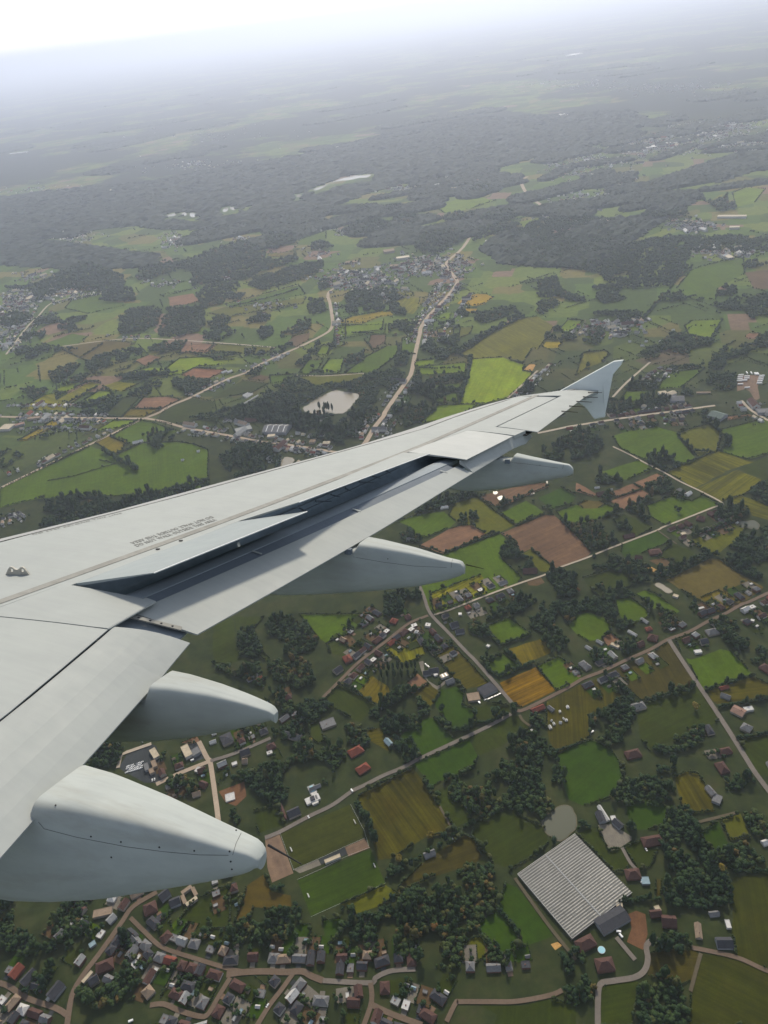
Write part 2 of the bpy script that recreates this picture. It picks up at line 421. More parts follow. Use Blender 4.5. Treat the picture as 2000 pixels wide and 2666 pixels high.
def lettering(txt, size, q0, q1, flip, name="walkway_lettering"):
    """stencilled words running from sight point q0 towards q1 on the upper skin"""
    cu = bpy.data.curves.new("lettering", 'FONT'); cu.body = txt; cu.size = size; cu.extrude = 0.0008
    cu.space_character = 1.1; cu.resolution_u = 3
    t_ = bpy.data.objects.new("lettering", cu)
    COL.objects.link(t_); bpy.context.view_layer.update()
    me = bpy.data.meshes.new_from_object(t_.evaluated_get(bpy.context.evaluated_depsgraph_get()))
    bpy.data.objects.remove(t_)
    A, B = on(q0, surf), on(q1, surf)
    w = max(v.co.x for v in me.vertices)
    ex = (B - A) / w; L = np.linalg.norm(B - A); exn = (B - A) / L
    up = np.array([0, 0, 1.0]); ey = np.cross(up, exn); ey /= np.linalg.norm(ey)
    for v in me.vertices:
        x, y, z = v.co
        p = A + ex * x + ey * y
        v.co = (p[0], p[1], surf(p[0], p[1]) + .0035 + z)
    me.update()
    return link(name, me, M_TEXT, wing)
lettering("DO NOT WALK OUTSIDE THIS AREA", .10, (357, 1424), (566, 1355), False)
lettering("DO NOT WALK OUTSIDE THIS AREA", .10, (549, 1344), (338, 1413), True)
lettering("NO STEP BEYOND THIS LINE", .06, (85, 1394), (318, 1337), False)

# two-holed rope lug standing on the skin
A, B = on((16, 1495), surf), on((78, 1496), surf); L = np.linalg.norm(B - A)
prof = [(0, 0), (.07, .25), (.14, .55), (.22, .72), (.31, .70), (.40, .52), (.50, .46), (.58, .52), (.66, .70), (.74, .72), (.82, .58), (.93, .22), (1.0, 0)]
bm = bmesh.new()
hh = L * .45
def lug_pt(u, v): p = A + (B - A) * u; return Vector((p[0], p[1], surf(p[0], p[1]) + v * hh))
nrm = Vector((B - A)).cross(Vector((0, 0, 1))).normalized() * .012
def ring_pts(c, r, n=14): return [(c[0] + r * math.cos(2 * math.pi * i / n), c[1] + r * 2.0 * math.sin(2 * math.pi * i / n)) for i in range(n)]
loops = [prof] + [ring_pts((.27, .40), .075), ring_pts((.72, .40), .075)]
for sgn in (1, -1):
    es = []
    for lp in loops:
        vs = [bm.verts.new(lug_pt(*p) + nrm * sgn) for p in lp]
        es += [bm.edges.new((vs[i], vs[(i + 1) % len(vs)])) for i in range(len(vs))]
    bmesh.ops.triangle_fill(bm, edges=es, use_beauty=True, use_dissolve=False)
for lp in loops:
    for i in range(len(lp)):
        p, q = lp[i], lp[(i + 1) % len(lp)]
        bm.faces.new([bm.verts.new(lug_pt(*p) + nrm), bm.verts.new(lug_pt(*q) + nrm), bm.verts.new(lug_pt(*q) - nrm), bm.verts.new(lug_pt(*p) - nrm)])
me = bpy.data.meshes.new("rope_lug"); bm.to_mesh(me); bm.free()
link("rope_lug", me, M_STEEL, wing)

# flap track fairings: canoe bodies seen from inboard and above
def fairing(yc, w0, top, bot, crease, nose_x, screws=(), seam=None, wick=None):
    T = [onplane(q, yc + w0 * (1 - .72 * i / (len(top) - 1)) * .86) for i, q in enumerate(top)]
    B_ = [onplane(q, yc - w0 * .15) for q in bot]
    ft = poly_x([(p[2], p[0]) for p in T]); fb = poly_x([(p[2], p[0]) for p in B_])
    x0, x1 = T[0][0], T[-1][0]
    zb_end = B_[0][2] if B_[0][0] > B_[-1][0] else B_[-1][2]
    xbmin = min(p[0] for p in B_)
    st = list(np.linspace(nose_x, x0 - .05, 9)) + list(np.linspace(x0, x1 - .12, 12)) + [x1 - .07, x1 - .035, x1 - .012, x1]
    rings = []; NS = 32
    for x in st:
        if x < x0:
            s = (x0 - x) / (x0 - nose_x)
            zt_ = min(ft(x0) + .35 * (x0 - x), flapf(x, yc) - .025 - .06 * min(1, (x0 - x) / .12))
            if s > .35: zt_ = min(zt_, surf(x, yc) - .30)
            w = w0 * (1 - .6 * s ** 3)
        else:
            zt_ = ft(x); w = w0 * (1 - .72 * (x - x0) / (x1 - x0))
        if x >= xbmin: zb = fb(x)
        else:
            s = (xbmin - x) / max(.01, xbmin - nose_x); zb = fb(xbmin) - .04 * math.sin(s * math.pi) + (surf(nose_x, yc) - .42 - fb(xbmin)) * s ** 2.2
        e = x1 - x
        if e < .10:                                              # rounded tail end
            k = math.sqrt(max(.0, 1 - ((.10 - e) / .10) ** 2)) * .35 + .65
            mid = zt_ * .45 + zb * .55; zt_ = mid + (zt_ - mid) * k; zb = mid + (zb - mid) * k; w *= k
        zb = min(zb, zt_ - .08)
        c, h = (zt_ + zb) / 2, (zt_ - zb) / 2
        ring = []
        for i in range(NS):
            a = 2 * math.pi * i / NS; ca, sa = math.cos(a), math.sin(a)
            n_ = 7.0 if sa > 0 else 2.8
            yy = abs(ca) ** (2 / n_) * (1 if ca > 0 else -1); zz = abs(sa) ** (2 / n_) * (1 if sa > 0 else -1)
            ww = w * (1 if zz > 0 else 1 - .25 * abs(zz))
            ring.append((x, yc + ww * yy, c + h * zz))
        rings.append(ring)
    v = [p for r in rings for p in r]
    f = [(i * NS + j, i * NS + (j + 1) % NS, (i + 1) * NS + (j + 1) % NS, (i + 1) * NS + j) for i in range(len(rings) - 1) for j in range(NS)]
    f += [tuple(range(NS - 1, -1, -1)), tuple((len(rings) - 1) * NS + j for j in range(NS))]
    me = mesh("flap_track_fairing", v, [tuple(reversed(q)) for q in f], True)
    o = link("flap_track_fairing", me, M_FAIR, wing)
    # seam and screws on the inboard flank, lying on the real surface
    from mathutils.bvhtree import BVHTree
    bv = BVHTree.FromPolygons([Vector(p) for p in v], f)
    def hit(q):
        d = wray(q); h_ = bv.ray_cast(Vector(WP), Vector(d))
        return (h_[0], h_[1]) if h_[0] is not None else (None, None)
    if seam:
        for sm in seam:
            m2 = MB(); last = None
            for (q0, q1) in zip(sm, sm[1:]):
                for t in np.linspace(0, 1, 9)[:-1]:
                    p, nn = hit((q0[0] + (q1[0] - q0[0]) * t, q0[1] + (q1[1] - q0[1]) * t))
                    if p is not None:
                        if last is not None: m2.tube(last, p, .0016, .0016, 5)
                        last = p
            if m2.v: m2.build("panel_seam", M_SEAM, o)
    for q in screws:
        p, nn = hit(q)
        if p is not None:
            m2 = MB(); nn = nn if nn.dot(Vector(WP) - p) > 0 else -nn
            m2.tube(p, p + nn * .003, .0055, .0055, 8); m2.build("screw", M_SEAM, o)
    if wick:
        p = onplane(wick[0], yc); q = onplane(wick[1], yc); m2 = MB(); m2.tube(p, q, .008, .003, 6); m2.build("static_wick", M_DARK, o)
    return o
fairing(5.12, .27, [(222, 1984), (300, 2006), (450, 2062), (560, 2113), (632, 2150), (685, 2180), (697, 2205)],
        [(693, 2252), (640, 2278), (560, 2295), (430, 2315), (270, 2337), (100, 2340), (0, 2337)], None, 4.4,
        [(145, 2097), (615, 2162), (237, 2178), (315, 2192), (415, 2206), (506, 2215), (598, 2217), (601, 2243), (604, 2263), (290, 2232)],
        [[(100, 2140), (115, 2158), (200, 2180), (330, 2205), (430, 2218), (520, 2226), (606, 2227)], [(606, 2226), (615, 2195), (636, 2153)]], ((698, 2200), (785, 2250)))
fairing(6.33, .185, [(452, 1742), (498, 1752), (585, 1777), (657, 1804), (717, 1832), (726, 1846)],
        [(724, 1868), (710, 1877), (657, 1891), (585, 1906), (498, 1921), (399, 1928), (280, 1930)], None, 5.2)
fairing(9.36, .21, [(963, 1395), (1000, 1402.5), (1087, 1423), (1175, 1450), (1206, 1457), (1213, 1468)],
        [(1212, 1494), (1200, 1501), (1151, 1515), (1090, 1527), (1000, 1537), (850, 1547), (729, 1551)], None, 6.3, [(1010, 1455)],
        [[(920, 1450), (1000, 1464), (1080, 1474), (1175, 1478)], [(1175, 1478), (1176, 1465), (1180, 1452)]], ((1214, 1470), (1260, 1481)))
fairing(13.05, .185, [(1348, 1178), (1392, 1188), (1470, 1204), (1486, 1207), (1494, 1217)],
        [(1494, 1233), (1488, 1239), (1422, 1253), (1347, 1268), (1271, 1277), (1211, 1280), (1166, 1273)], None, 7.6, [(1406, 1211)],
        [[(1330, 1204), (1372, 1208), (1465, 1220)], [(1465, 1220), (1469, 1206)]])
# the small hinge fittings at the flap edge
for q, y in (((96, 2131), 4.9), ((911, 1431), 9.15), ((1324, 1198), 12.86)):
    p = onplane(q, y); m2 = MB(); m2.box(p[0] - .05, p[0] + .02, p[1] - .03, p[1] + .03, p[2] - .05, p[2] + .01)
    m2.build("hinge_fitting", M_FLAPD, wing)

# wingtip fence: one arrow-shaped plate above and below the tip
FY = 16.73
def fpt(q): p = onplane(q, FY); return (p[0], p[2])
up_ = [fpt(q) for q in ((1458, 1017), (1530, 977), (1599, 939), (1624, 936), (1619, 948), (1598, 973), (1574, 999), (1572, 1004))]
dn_ = [fpt(q) for q in ((1574, 1045), (1577, 1080), (1575, 1086), (1549, 1092), (1545, 1088), (1529, 1066), (1510, 1050), (1480, 1035))]
outl = up_ + dn_
v = []
for s_ in (-.025, .0, .025):
    cx_ = sum(p[0] for p in outl) / len(outl); cz_ = sum(p[1] for p in outl) / len(outl)
    k = 1.0 if s_ == 0 else .965
    v += [(cx_ + (x - cx_) * k, FY + s_ + (.10 * max(0, z - 1.75) if True else 0), cz_ + (z - cz_) * k) for x, z in outl]
n = len(outl)
f = [(i, (i + 1) % n, n + (i + 1) % n, n + i) for i in range(n)] + [(n + i, n + (i + 1) % n, 2 * n + (i + 1) % n, 2 * n + i) for i in range(n)]
bm = bmesh.new(); bv_ = [bm.verts.new(p) for p in v]
for q in f: bm.faces.new([bv_[i] for i in q])
caps = [bm.faces.new([bv_[i] for i in reversed(range(n))]), bm.faces.new([bv_[2 * n + i] for i in range(n)])]
bmesh.ops.triangulate(bm, faces=caps); bmesh.ops.recalc_face_normals(bm, faces=bm.faces)
me = bpy.data.meshes.new("wingtip_fence"); bm.to_mesh(me); bm.free()
link("wingtip_fence", me, M_FENCE, wing)
for q0, q1 in (((1462, 1072), (1505, 1073.5)), ((1482, 1058.5), (1523, 1059.5)), ((1501, 1046.5), (1541, 1046.8)), ((1518, 1034.5), (1557, 1035)), ((1531, 1023), (1568, 1022.3))):
    p = on(q0, surf); d = wray(q1); m2 = MB()
    q = WP + (p[1] - .0 - WP[1]) / d[1] * d
    m2.tube((p[0], p[1], p[2] + .012), tuple(q), .009, .005, 6); m2.build("static_wick", M_DARK, wing)
# ------------------------------------------------------------------ the land, surveyed from the photograph
# every line: kind, its own settings, then points in the sheet named by the last @ line (left edge, top edge, scale), | label
TILES = dict(A=(1500, 1200, 3.318), B=(1000, 1200, 3.318), C=(1500, 1600, 3.318), D=(1000, 1600, 3.318), E=(600, 1600, 3.318), F=(1500, 2100, 3.318),
             G=(1000, 2100, 3.318), H=(600, 2066, 3.318), I=(0, 2166, 2.765), J=(250, 1880, 3.318), K=(0, 900, 3.318), L=(450, 900, 3.318),
             M=(900, 700, 3.318), N=(1500, 850, 3.318), O=(1400, 550, 2.765), P=(0, 550, 2.765), V=(500, 550, 3.318), X=(900, 420, 3.0164),
             Y=(1400, 250, 2.765), Z=(400, 380, 2.765), S=(0, 0, 1.0))
FIELDS = """
@B
pb 300,738 560,590 660,560 760,555 890,640 520,800|pinkish bare field above the middle fairing's tail
g2 520,805 1000,625 1060,690 1110,790 1020,850 1190,1010 1150,1060 900,1155 430,1320 385,1270 330,1090 340,960|large fresh green meadow behind the fairing with the long wick
yg 400,1150 840,985 880,1040 890,1140 700,1190 520,1250 430,1300|pale yellowish corner of the large fresh green meadow
bd 610,1140 690,1120 720,1200 650,1230|small bare patch at the meadow's roadside edge
br 1010,625 1390,468 1470,470 1540,530 1650,630 1789,790 1750,838 1500,930 1430,890 1270,760 1180,800 1140,700|largest brown ploughed field, right of the large green meadow
g4 1270,765 1430,893 1495,930 1400,960 1350,955 1270,850 1205,800|olive corner strip beside the largest ploughed field
g4 560,470 600,370 810,310 950,430 1130,555 1000,618 895,640 765,558 620,520|olive pasture with two round trees above the pinkish field
g2 1010,450 1230,345 1390,450 1140,550|green square field above the largest ploughed field
g2 120,520 330,460 520,440 620,530 560,580 360,660 250,640 200,560|green field just under the outer flap edge
br 820,320 880,290 1150,220 1400,190 1420,220 1200,310 1100,370 960,390|brown field holding two small bright ponds
g2b 1330,320 1530,230 1659,300 1620,370 1440,420|green field right of the two small ponds
g2 1490,440 1659,380 1760,345 1860,350 2040,430 1900,490 1659,545 1560,520|green field above the dark wood by the largest ploughed field
@A
dry 10,380 80,340 220,350 260,370 190,410 60,410|dry brown end of the green field by the red roofed farm
pb 0,190 30,200 180,290 150,310 0,260|narrow reddish field left of the red roofed farm
pb 500,190 700,110 780,140 640,190 600,230 575,235|reddish ploughed field, uppermost of three joined together
pb 310,265 490,195 565,243 345,318|reddish ploughed field, leftmost of three joined together
pb 300,350 350,325 570,250 640,290 480,385 410,425|reddish ploughed field, lowest of three joined together
g2 200,100 530,0 580,0 670,70 440,160 330,160 270,130|green field above the three joined reddish fields
ol 780,100 1150,-60 1250,-85 1400,-30 1540,10 1300,90 1030,235 900,160|wide olive striped field, upper of the striped pair
ol 1040,240 1400,75 1600,160 1590,190 1500,260 1440,300 1320,330 1260,350|wide olive striped field, lower of the striped pair
g3 1410,70 1560,0 1659,-40 1800,-60 1800,190 1600,160|deep green field right of the olive striped pair
ol 1290,330 1420,300 1520,330 1659,390 1800,420 1800,560 1520,470 1480,400 1330,380|olive field above the ragged pond
g2 610,390 840,300 1000,350 1090,300 1230,370 1190,400 940,500 770,555 640,480|green field inside the bend of the pale lane
g3 310,500 420,460 640,560 650,590 530,650 480,600 460,560 360,560|dark green paddock beside the red roofed farmhouse on the lane
g2b 400,720 700,600 830,690 760,720 560,800 430,840 390,790|deep green field below the straight lane
g3 700,840 830,700 1040,800 1040,830 880,900 790,850|lawn sloping down from the curved drive house
bd 630,860 760,840 880,910 760,960 700,900|dull brown plot beside the sandy riding strip
sand 590,880 740,965 700,990 575,890|bright sandy riding strip by the farm
dry 780,1030 1160,840 1240,850 1400,970 1620,1090 1600,1120 1470,1210 1250,1310 1200,1300 1100,1230 900,1110|wide dry brownish field right of the oval basin
oc 1080,1180 1230,1120 1400,1200 1300,1288 1205,1298|darker ochre corner of the wide dry field
g3 60,1010 300,940 420,960 510,1060 440,1100 290,1120 220,1190 120,1100|dim green glade among the woods
g2 510,1150 590,1120 690,1150 790,1230 900,1300 860,1320 700,1270 660,1280 590,1200|green strip under the oval basin
g2 340,1200 470,1180 600,1280 640,1330 560,1390 430,1400 370,1330|green paddock, right of the pair framed by trees
g2 0,1330 120,1310 250,1360 310,1440 220,1540 110,1560 0,1490 -60,1420|vivid green paddock, left of the pair framed by trees
pb 220,1530 300,1490 400,1560 390,1600 310,1580 270,1600|bare reddish yard beside the pale roofed barn
g4 980,690 1240,590 1420,510 1470,560 1400,690 1330,720 1260,780 1220,820 1060,760|rough olive pasture below the ragged pond
oc 1550,1350 1659,1320 1800,1300 1800,1420 1659,1410|ochre field at the right edge above the village street
@C
dry2 280,500 690,310 810,230 900,380 1030,590 870,640 650,750 560,740 360,560|dull brown green field left of the long straight road
g3 860,220 1020,170 1100,230 950,290 900,310|small lawn above the yard full of white things
g2 950,380 1000,390 1250,300 1340,320 1490,480 1530,520 1100,650 980,430|green field with a pale trodden line right of the road
oc2 1140,660 1530,540 1659,600 1800,640 1800,700 1659,720 1250,800 1170,740|ochre green field right of the road
g3 600,760 1040,600 1250,880 1200,940 760,1120 640,1180 560,1080 530,900|dark scrubby pasture with one yellow tree
g3 1400,1080 1659,1040 1800,1020 1800,1500 1659,1400 1570,1380 1500,1260|dark green field at the right edge below the road bend
g2b -160,1220 -60,1150 130,1080 300,1160 410,1330 390,1480 280,1590 60,1650 -60,1600 -130,1400|large deep green field above the grey pond
oc2 850,1400 960,1360 1060,1380 1130,1500 1180,1600 1190,1700 930,1720 900,1600 870,1500|ochre field among the dark trees
co -260,760 0,620 170,560 230,540 400,700 330,760 150,850 110,930 120,1050 -140,1200 -210,1150 -250,1000|olive brown field dotted with white sheds
@D
yg 0,290 180,170 240,180 330,250 360,340 200,420 140,410|yellow green striped field beside the poplars
oc2 430,350 600,270 900,590 700,650 560,500|olive striped field along the diagonal road
g2 880,100 1080,30 1270,170 1240,180 1030,260 950,200|green field framed by thick hedges
oc 1060,300 1390,200 1460,320 1190,440|pale ochre field above the golden one
g2 860,420 1030,340 1160,440 1170,470 1000,545 910,490|small bright green field beside the pale ochre one
go 1000,590 1310,455 1480,660 1190,800 1110,770|golden ochre crop field beside the road
g2 1320,450 1510,370 1659,470 1720,530 1659,580 1490,655|bright green field right of the golden one
pb 190,600 290,510 370,580 370,600 240,680|bare sandy plot under the poplars
oc2 250,680 390,600 490,670 440,750 400,790|olive plot below the bare sandy plot
g2b 490,650 640,620 690,680 680,780 780,830 790,950 690,1010 610,990 480,850 430,770|green meadow behind the workshop with the car park
g3 760,840 900,760 1080,790 1090,850 920,930 800,920|dark green meadow below the car park
g2b 150,1040 380,890 430,900 600,1070 600,1100 300,1230 200,1160|vivid dark green field above the grassy track
g2b 260,1290 740,1080 810,1230 780,1310 610,1380 490,1440 430,1480 380,1480 340,1390|vivid dark green field below the grassy track
g3 740,1070 1110,870 1170,880 1250,960 1250,990 1080,1090 1010,1140 820,1220|dull green field at the track's bend
@S
co 930,2075 1075,1998 1100,2030 1182,2165 1110,2180 1075,2200 1020,2235 985,2240 960,2150|big dark orange brown crop field beside the pitches
g3 1120,2065 1190,2045 1230,2100 1225,2135 1185,2155|narrow dark green field right of the orange brown crop
@G
g3 780,150 1030,20 1130,60 1400,190 1420,310 1330,400 1180,490 1080,540 940,480 760,260|dark green field left of the grey pond
dry2 330,490 560,330 700,250 780,290 850,430 800,480 640,540 440,600 180,720 80,800 130,690|brownish clearing with a small grey shed
g2b 970,880 1060,660 1150,700 1420,1050 1460,1120 1210,1210 1090,1010|dark green paddock beside the greenhouse
g2b 800,1030 970,890 1080,1010 1200,1200 1010,1290 930,1220 860,1100|vivid green paddock next to the greenhouse paddock
g4 680,1230 740,1140 830,1130 930,1230 760,1380 690,1330|yellowish paddock at the corner of the dark wood
g3 830,1720 1200,1720 1450,1660 1560,1700 1659,1720 1659,1900 950,1900 980,1800|dark meadow below the curved village lane
@F
g3 0,230 180,180 280,380 400,360 470,480 430,560 330,560|grass strip between the greenhouse and the yard
g3 410,350 560,300 700,380 640,520 540,540 480,450|lawn below the red roofed bungalow
pav 190,160 310,150 480,260 480,290 390,350 290,385|grey concrete yard by the long white roofed shed
re 450,930 520,900 600,930 620,1100 580,1240 440,1170 480,1050|reddish earth plot right of the greenhouse
co2 1360,620 1659,580 1800,560 1800,1420 1659,1400 1380,1290 1350,1100|large dark olive field at the right edge
co2 1090,1270 1370,1310 1560,1400 1659,1430 1800,1480 1800,1900 960,1900 1000,1600|dim olive field in the lower right corner
dry2 640,1270 800,1230 1010,1240 1060,1270 1000,1500 900,1540 620,1460|brownish field enclosed by the lane's hook
g3 210,1560 520,1490 540,1540 480,1900 180,1900|dark grass field right of the lane at the bottom
g2b 1060,240 1230,130 1340,380 1200,400|green strip right of the long dark wood
g4 1250,120 1420,60 1500,260 1330,290|olive strip right of the green one
dry2 690,620 740,630 730,770 690,780|narrow brown plot above the brick farm
g2b 430,0 560,-60 720,-50 800,30 760,150 620,200 530,200 460,120|green paddock behind the white roofed shed
@E
g2 600,0 1230,0 1130,90 1010,170 830,245 770,210|green meadow below the outer flap
g3 30,20 290,20 200,130 290,330 340,380 300,400 200,300 110,100 60,180|green strip between two woods under the flap
g3 0,30 30,60 40,250 80,400 0,430 -150,420 -150,100|green field under the flap corner
g3 830,250 950,190 1030,300 1000,370 870,330|small green field behind the village gardens
bd 960,195 1030,175 1090,240 1060,300 1020,270|bare brown garden plot at the village edge
oc 970,590 1100,480 1200,510 1360,620 1380,680 1300,780 1130,690|yellow olive field below the poplars
g3 820,730 940,610 1270,790 1120,930 1040,890 880,800|deep green striped field below the yellow olive one
g3 680,950 760,930 790,1040 860,1080 760,1110 690,1060|lawn beside the flat grey house
g2b 0,1000 140,980 200,1120 60,1170 30,1100|green field behind the road houses
oc2 1160,1000 1290,980 1440,1120 1360,1180 1200,1090|brownish lawn with the white tipped barn
@H
pitch 430,350 1030,100 1170,380 550,660|upper football pitch with worn grass
pitch2 580,750 1210,480 1340,780 700,1070|lower football pitch with greener grass
g4 1340,790 1400,830 1480,880 1270,980 1090,1040 960,960|rough grass bank beside the lower pitch
pav2 300,390 420,340 545,690 360,770 320,640|pinkish gravel car park beside the pitches
oc3 150,790 300,690 360,850 520,880 530,980 450,1010 280,990 200,980 150,1110 40,1110|rusty ochre field left of the lower pitch
g2b 530,1200 580,1130 690,1130 700,1290 490,1300|green plot left of the pale footpath
g2b 800,1100 960,1080 960,1220 830,1310|green plot right of the pale footpath
g3 210,150 420,110 470,270 250,340 220,260|green lawn left of the farmhouse by the pitches
@I
g3 1370,920 1659,1000 1580,1040 1480,1100 1400,1270 1160,1180|village green enclosed by houses
g3 1300,620 1420,480 1659,380 1659,690 1450,700|dark green field behind the courtyard building
@K
g1 1100,240 1290,190 1640,190 1560,250 1480,260|lime green strip left of the red brown field
g1 700,490 860,390 970,400 960,430 830,500|small lime green field among hedges
yg 180,550 380,430 480,410 490,470 560,430 790,310 880,330 720,420 640,490 570,560 400,555|long pale yellow green field behind the left village
g1 450,400 600,330 720,310 640,370 560,400|lime wedge above the long pale field
yg 880,350 1020,310 1200,330 1060,400 950,380|pale yellow green field between hedge lines
g3 890,610 1070,450 1220,440 1050,620|dark green strip beside the pink ploughed field
pb 1180,520 1240,450 1450,440 1560,470 1400,545 1140,540|pink ploughed field above the road fork
oc 1060,615 1130,548 1395,550 1260,612|straw coloured field in the road fork
y 160,820 480,635 610,640 440,720 230,820|long yellow crop strip below the left village
g2 440,720 600,640 700,650 650,690 540,740|green strip beside the long yellow crop
g1d 800,750 990,645 1190,645 1080,700 850,740|bright green field left of the road fork
g2 960,790 1200,650 1290,660 1540,740 1230,840 1100,850|green field right of the road fork
go2 820,840 930,780 1100,820 1060,900 1000,940|yellow tinged corner field on the diagonal road
g2 0,1240 370,1060 780,870 1000,950 1230,840 1540,830 1659,850 1800,900 1800,1240 1000,1300 300,1330 0,1400|huge green meadow just above the wing's leading edge
g2 350,1080 860,990 1000,1020 640,1130 410,1170|darker mown shape inside the huge green meadow
pb 1160,130 1290,80 1380,100 1290,150 1260,180|small reddish field farther up on the left
@L
g1 -60,200 60,110 340,95 360,130 530,120 400,170 200,182 100,222 0,240|bright lime field above the red brown one
rb 75,255 180,195 470,210 290,300|red brown ploughed field beside the diagonal road
g3 -40,530 160,450 370,490 300,620 100,670 0,680 -150,650|dark green field inside the road fork
g3 310,470 600,300 830,330 680,410 480,440|dark green field of market rows above the glasshouses
bd 650,290 760,250 850,270 780,310|small brown field by the diagonal road
g2 840,260 1070,250 960,320 850,330|green field left of the lake wood
g4 1060,270 1250,260 1500,240 1659,240 1659,300 1380,340 1200,330|olive fields beyond the lake
g1d 1290,200 1350,120 1480,110 1450,230 1300,230|bright green square field beyond the lake
g2 1090,240 1180,120 1300,130 1250,210 1170,250|green field left of the bright square one
g1d 1240,80 1290,0 1360,0 1340,80|small bright field far beyond the lake
@M
lime 985,1170 1050,960 1095,780 1360,765 1420,790 1550,830 1530,880 1620,900 1530,1000 1400,1110 1200,1165|brightest lime green field behind the wing
ol2 970,740 1090,680 1250,560 1500,430 1659,410 1800,500 1659,700 1620,680 1540,800 1370,755 1100,772|broad olive field beyond the lime one
y2 960,300 1030,240 1130,215 1220,220 1280,250 1180,310 1100,320|vivid yellow rape field, larger of two
y2 1000,340 1140,345 1140,380 1050,375|vivid yellow rape field, smaller of two
yg 420,280 520,250 640,250 640,290 660,300 620,350 580,390 530,380|yellow green field left of the main street
yg 500,215 570,200 590,240 500,245|little yellow green plot far up the main street
y 0,440 60,410 390,365 410,400 130,440 0,480|yellow strip field left of the main road
g2 0,490 130,490 350,480 340,560 180,570 0,600|green field under the yellow strip
bd 220,570 350,570 340,640 230,700 200,640|bare brown garden left of the main road
g2 350,670 470,660 430,760 260,890 0,900 180,760|long green field left of the main road
g2 490,600 620,570 600,740 480,720|green field touching the main road
g1d 600,800 770,780 760,830 600,850|narrow green strip right of the main road
g1d 620,900 640,850 1040,810 1030,900 700,920|bright green pasture with a row of bushes
g2 680,1010 980,990 970,1040 700,1050|hedged pasture right of the main road
g2 780,1150 800,1090 960,1080 970,1140|small pasture left of the brightest lime field
g1d 800,1180 960,1175 1180,1170 930,1280 780,1310 640,1340|light green field touching the wing's leading edge
g2b 410,1170 460,1100 570,1100 540,1175|square green field on the main road
g1d 800,430 850,380 950,380 900,400 910,440|light green plot behind the main street houses
g4 790,520 940,500 930,570 800,580|olive plot behind the main street houses
pb 790,600 910,590 850,620|pale bare plot behind the main street houses
g4 990,510 1100,500 1080,560 980,600|olive plot between two tree belts
sand 1540,870 1590,825 1645,825 1610,885|small orange sandy plot at the lime field's corner
@N
g1d 920,80 1000,0 1220,0 1200,90 1150,120 1080,110|bright green field above the wood right of the wingtip
g2 390,640 430,560 620,560 560,640 480,650|green plot beside the wingtip
ol2 0,430 30,320 60,230 250,210 290,240 220,310 90,360|olive field left of the wingtip
g2 700,540 800,400 1110,360 1020,440 900,530|green field right of the wingtip hamlet
g2 310,950 640,850 880,920 900,980 1040,1150 980,1190 600,1150 470,1100 390,1060|wide green field below the wingtip road
g4 880,920 1150,840 1230,900 1250,950 1210,1090 1050,1120 960,1030|rough olive pasture right of the wide green field
g2 1220,900 1659,790 1800,780 1800,1080 1659,1100 1480,1150 1240,1080 1350,980|green field below the green roofed hall
pb 1310,780 1500,760 1530,770 1310,810|bare strip beside the green roofed hall
pav2 1400,420 1560,420 1610,440 1570,520 1590,620 1550,640 1500,560 1460,540 1390,560|brown gravel yard with parked trailers
pb 1460,90 1500,55 1590,60 1560,105 1490,110|bare pinkish plot far right
pb 0,965 50,960 65,985 0,1000 -80,1015 -75,985|bare riding ring below the wingtip road
@O
g1d 1060,830 1110,790 1330,780 1240,930 1090,900|light green field far right of the wingtip
g2 1000,560 1100,430 1180,400 1480,330 1490,450 1300,550 1280,640 1130,630 1050,580|long green slope field in the upper right
y 40,970 60,940 180,940 150,980 60,985|small yellow field among conifers
g1d 160,850 220,780 330,790 280,840 200,880|light green field by the hill hamlet
bd 1490,440 1659,420 1800,420 1800,560 1659,560 1560,560|dull brown field at the far right edge
g2 720,160 800,110 900,120 880,150 760,190|far green field by the factory
yg 1210,-60 1340,-130 1310,-70|far pale field on the right
g1d 1400,-130 1500,-170 1640,-160 1560,-60 1430,-30|far light green field at the right edge
@V
bd 0,1150 110,1140 190,1150 120,1210 0,1200|brown field left of the hedge lined track
g4 190,1150 730,1180 640,1230 430,1230 150,1210|olive field along the hedge lined track
bd 830,1130 880,1080 1020,1050 1010,1110 900,1180|brown triangle inside the road curve
g2 290,810 920,640 980,720 360,835|long green field in the middle distance
g4 120,880 300,820 360,840 990,740 960,800 300,920|long olive field under the long green one
y 1240,960 1390,910 1659,860 1659,900 1480,970|yellowish strip right of the road curve
g1d 1240,1000 1460,980 1659,940 1640,1030 1430,1050 1230,1100|light green field right of the road curve
g2 210,290 640,210 630,320 560,310|far green field under the forest
oc 650,400 660,370 900,350 870,390|far ochre plot beside a wood
g2 930,250 1160,170 1160,240 1050,290 910,290|far green field at the forest edge
@X
oc 190,365 240,345 300,350 290,400 240,405|far golden plot below the long lake
g1d 700,360 900,290 1060,280 1180,310 1000,370 780,410|far light green field left of the upper road
g1d 1340,480 1540,440 1520,500 1420,520|far light green field right of the upper road
g1d 1060,700 1270,640 1280,680 1180,730|far light green field beside the dark wood
@P
g2 470,700 520,640 740,600 900,680 640,740|far green field on the left
pb 1210,620 1390,590 1440,650 1230,690|far pale bare field on the left
g2 300,960 520,880 640,900 560,960 420,980|far green field along the lateral track
dry 430,990 740,930 980,950 740,1050 620,1080|far dull field below the lateral track
pb 1330,960 1560,960 1500,1020 1300,1020|far reddish field below the lateral track
"""
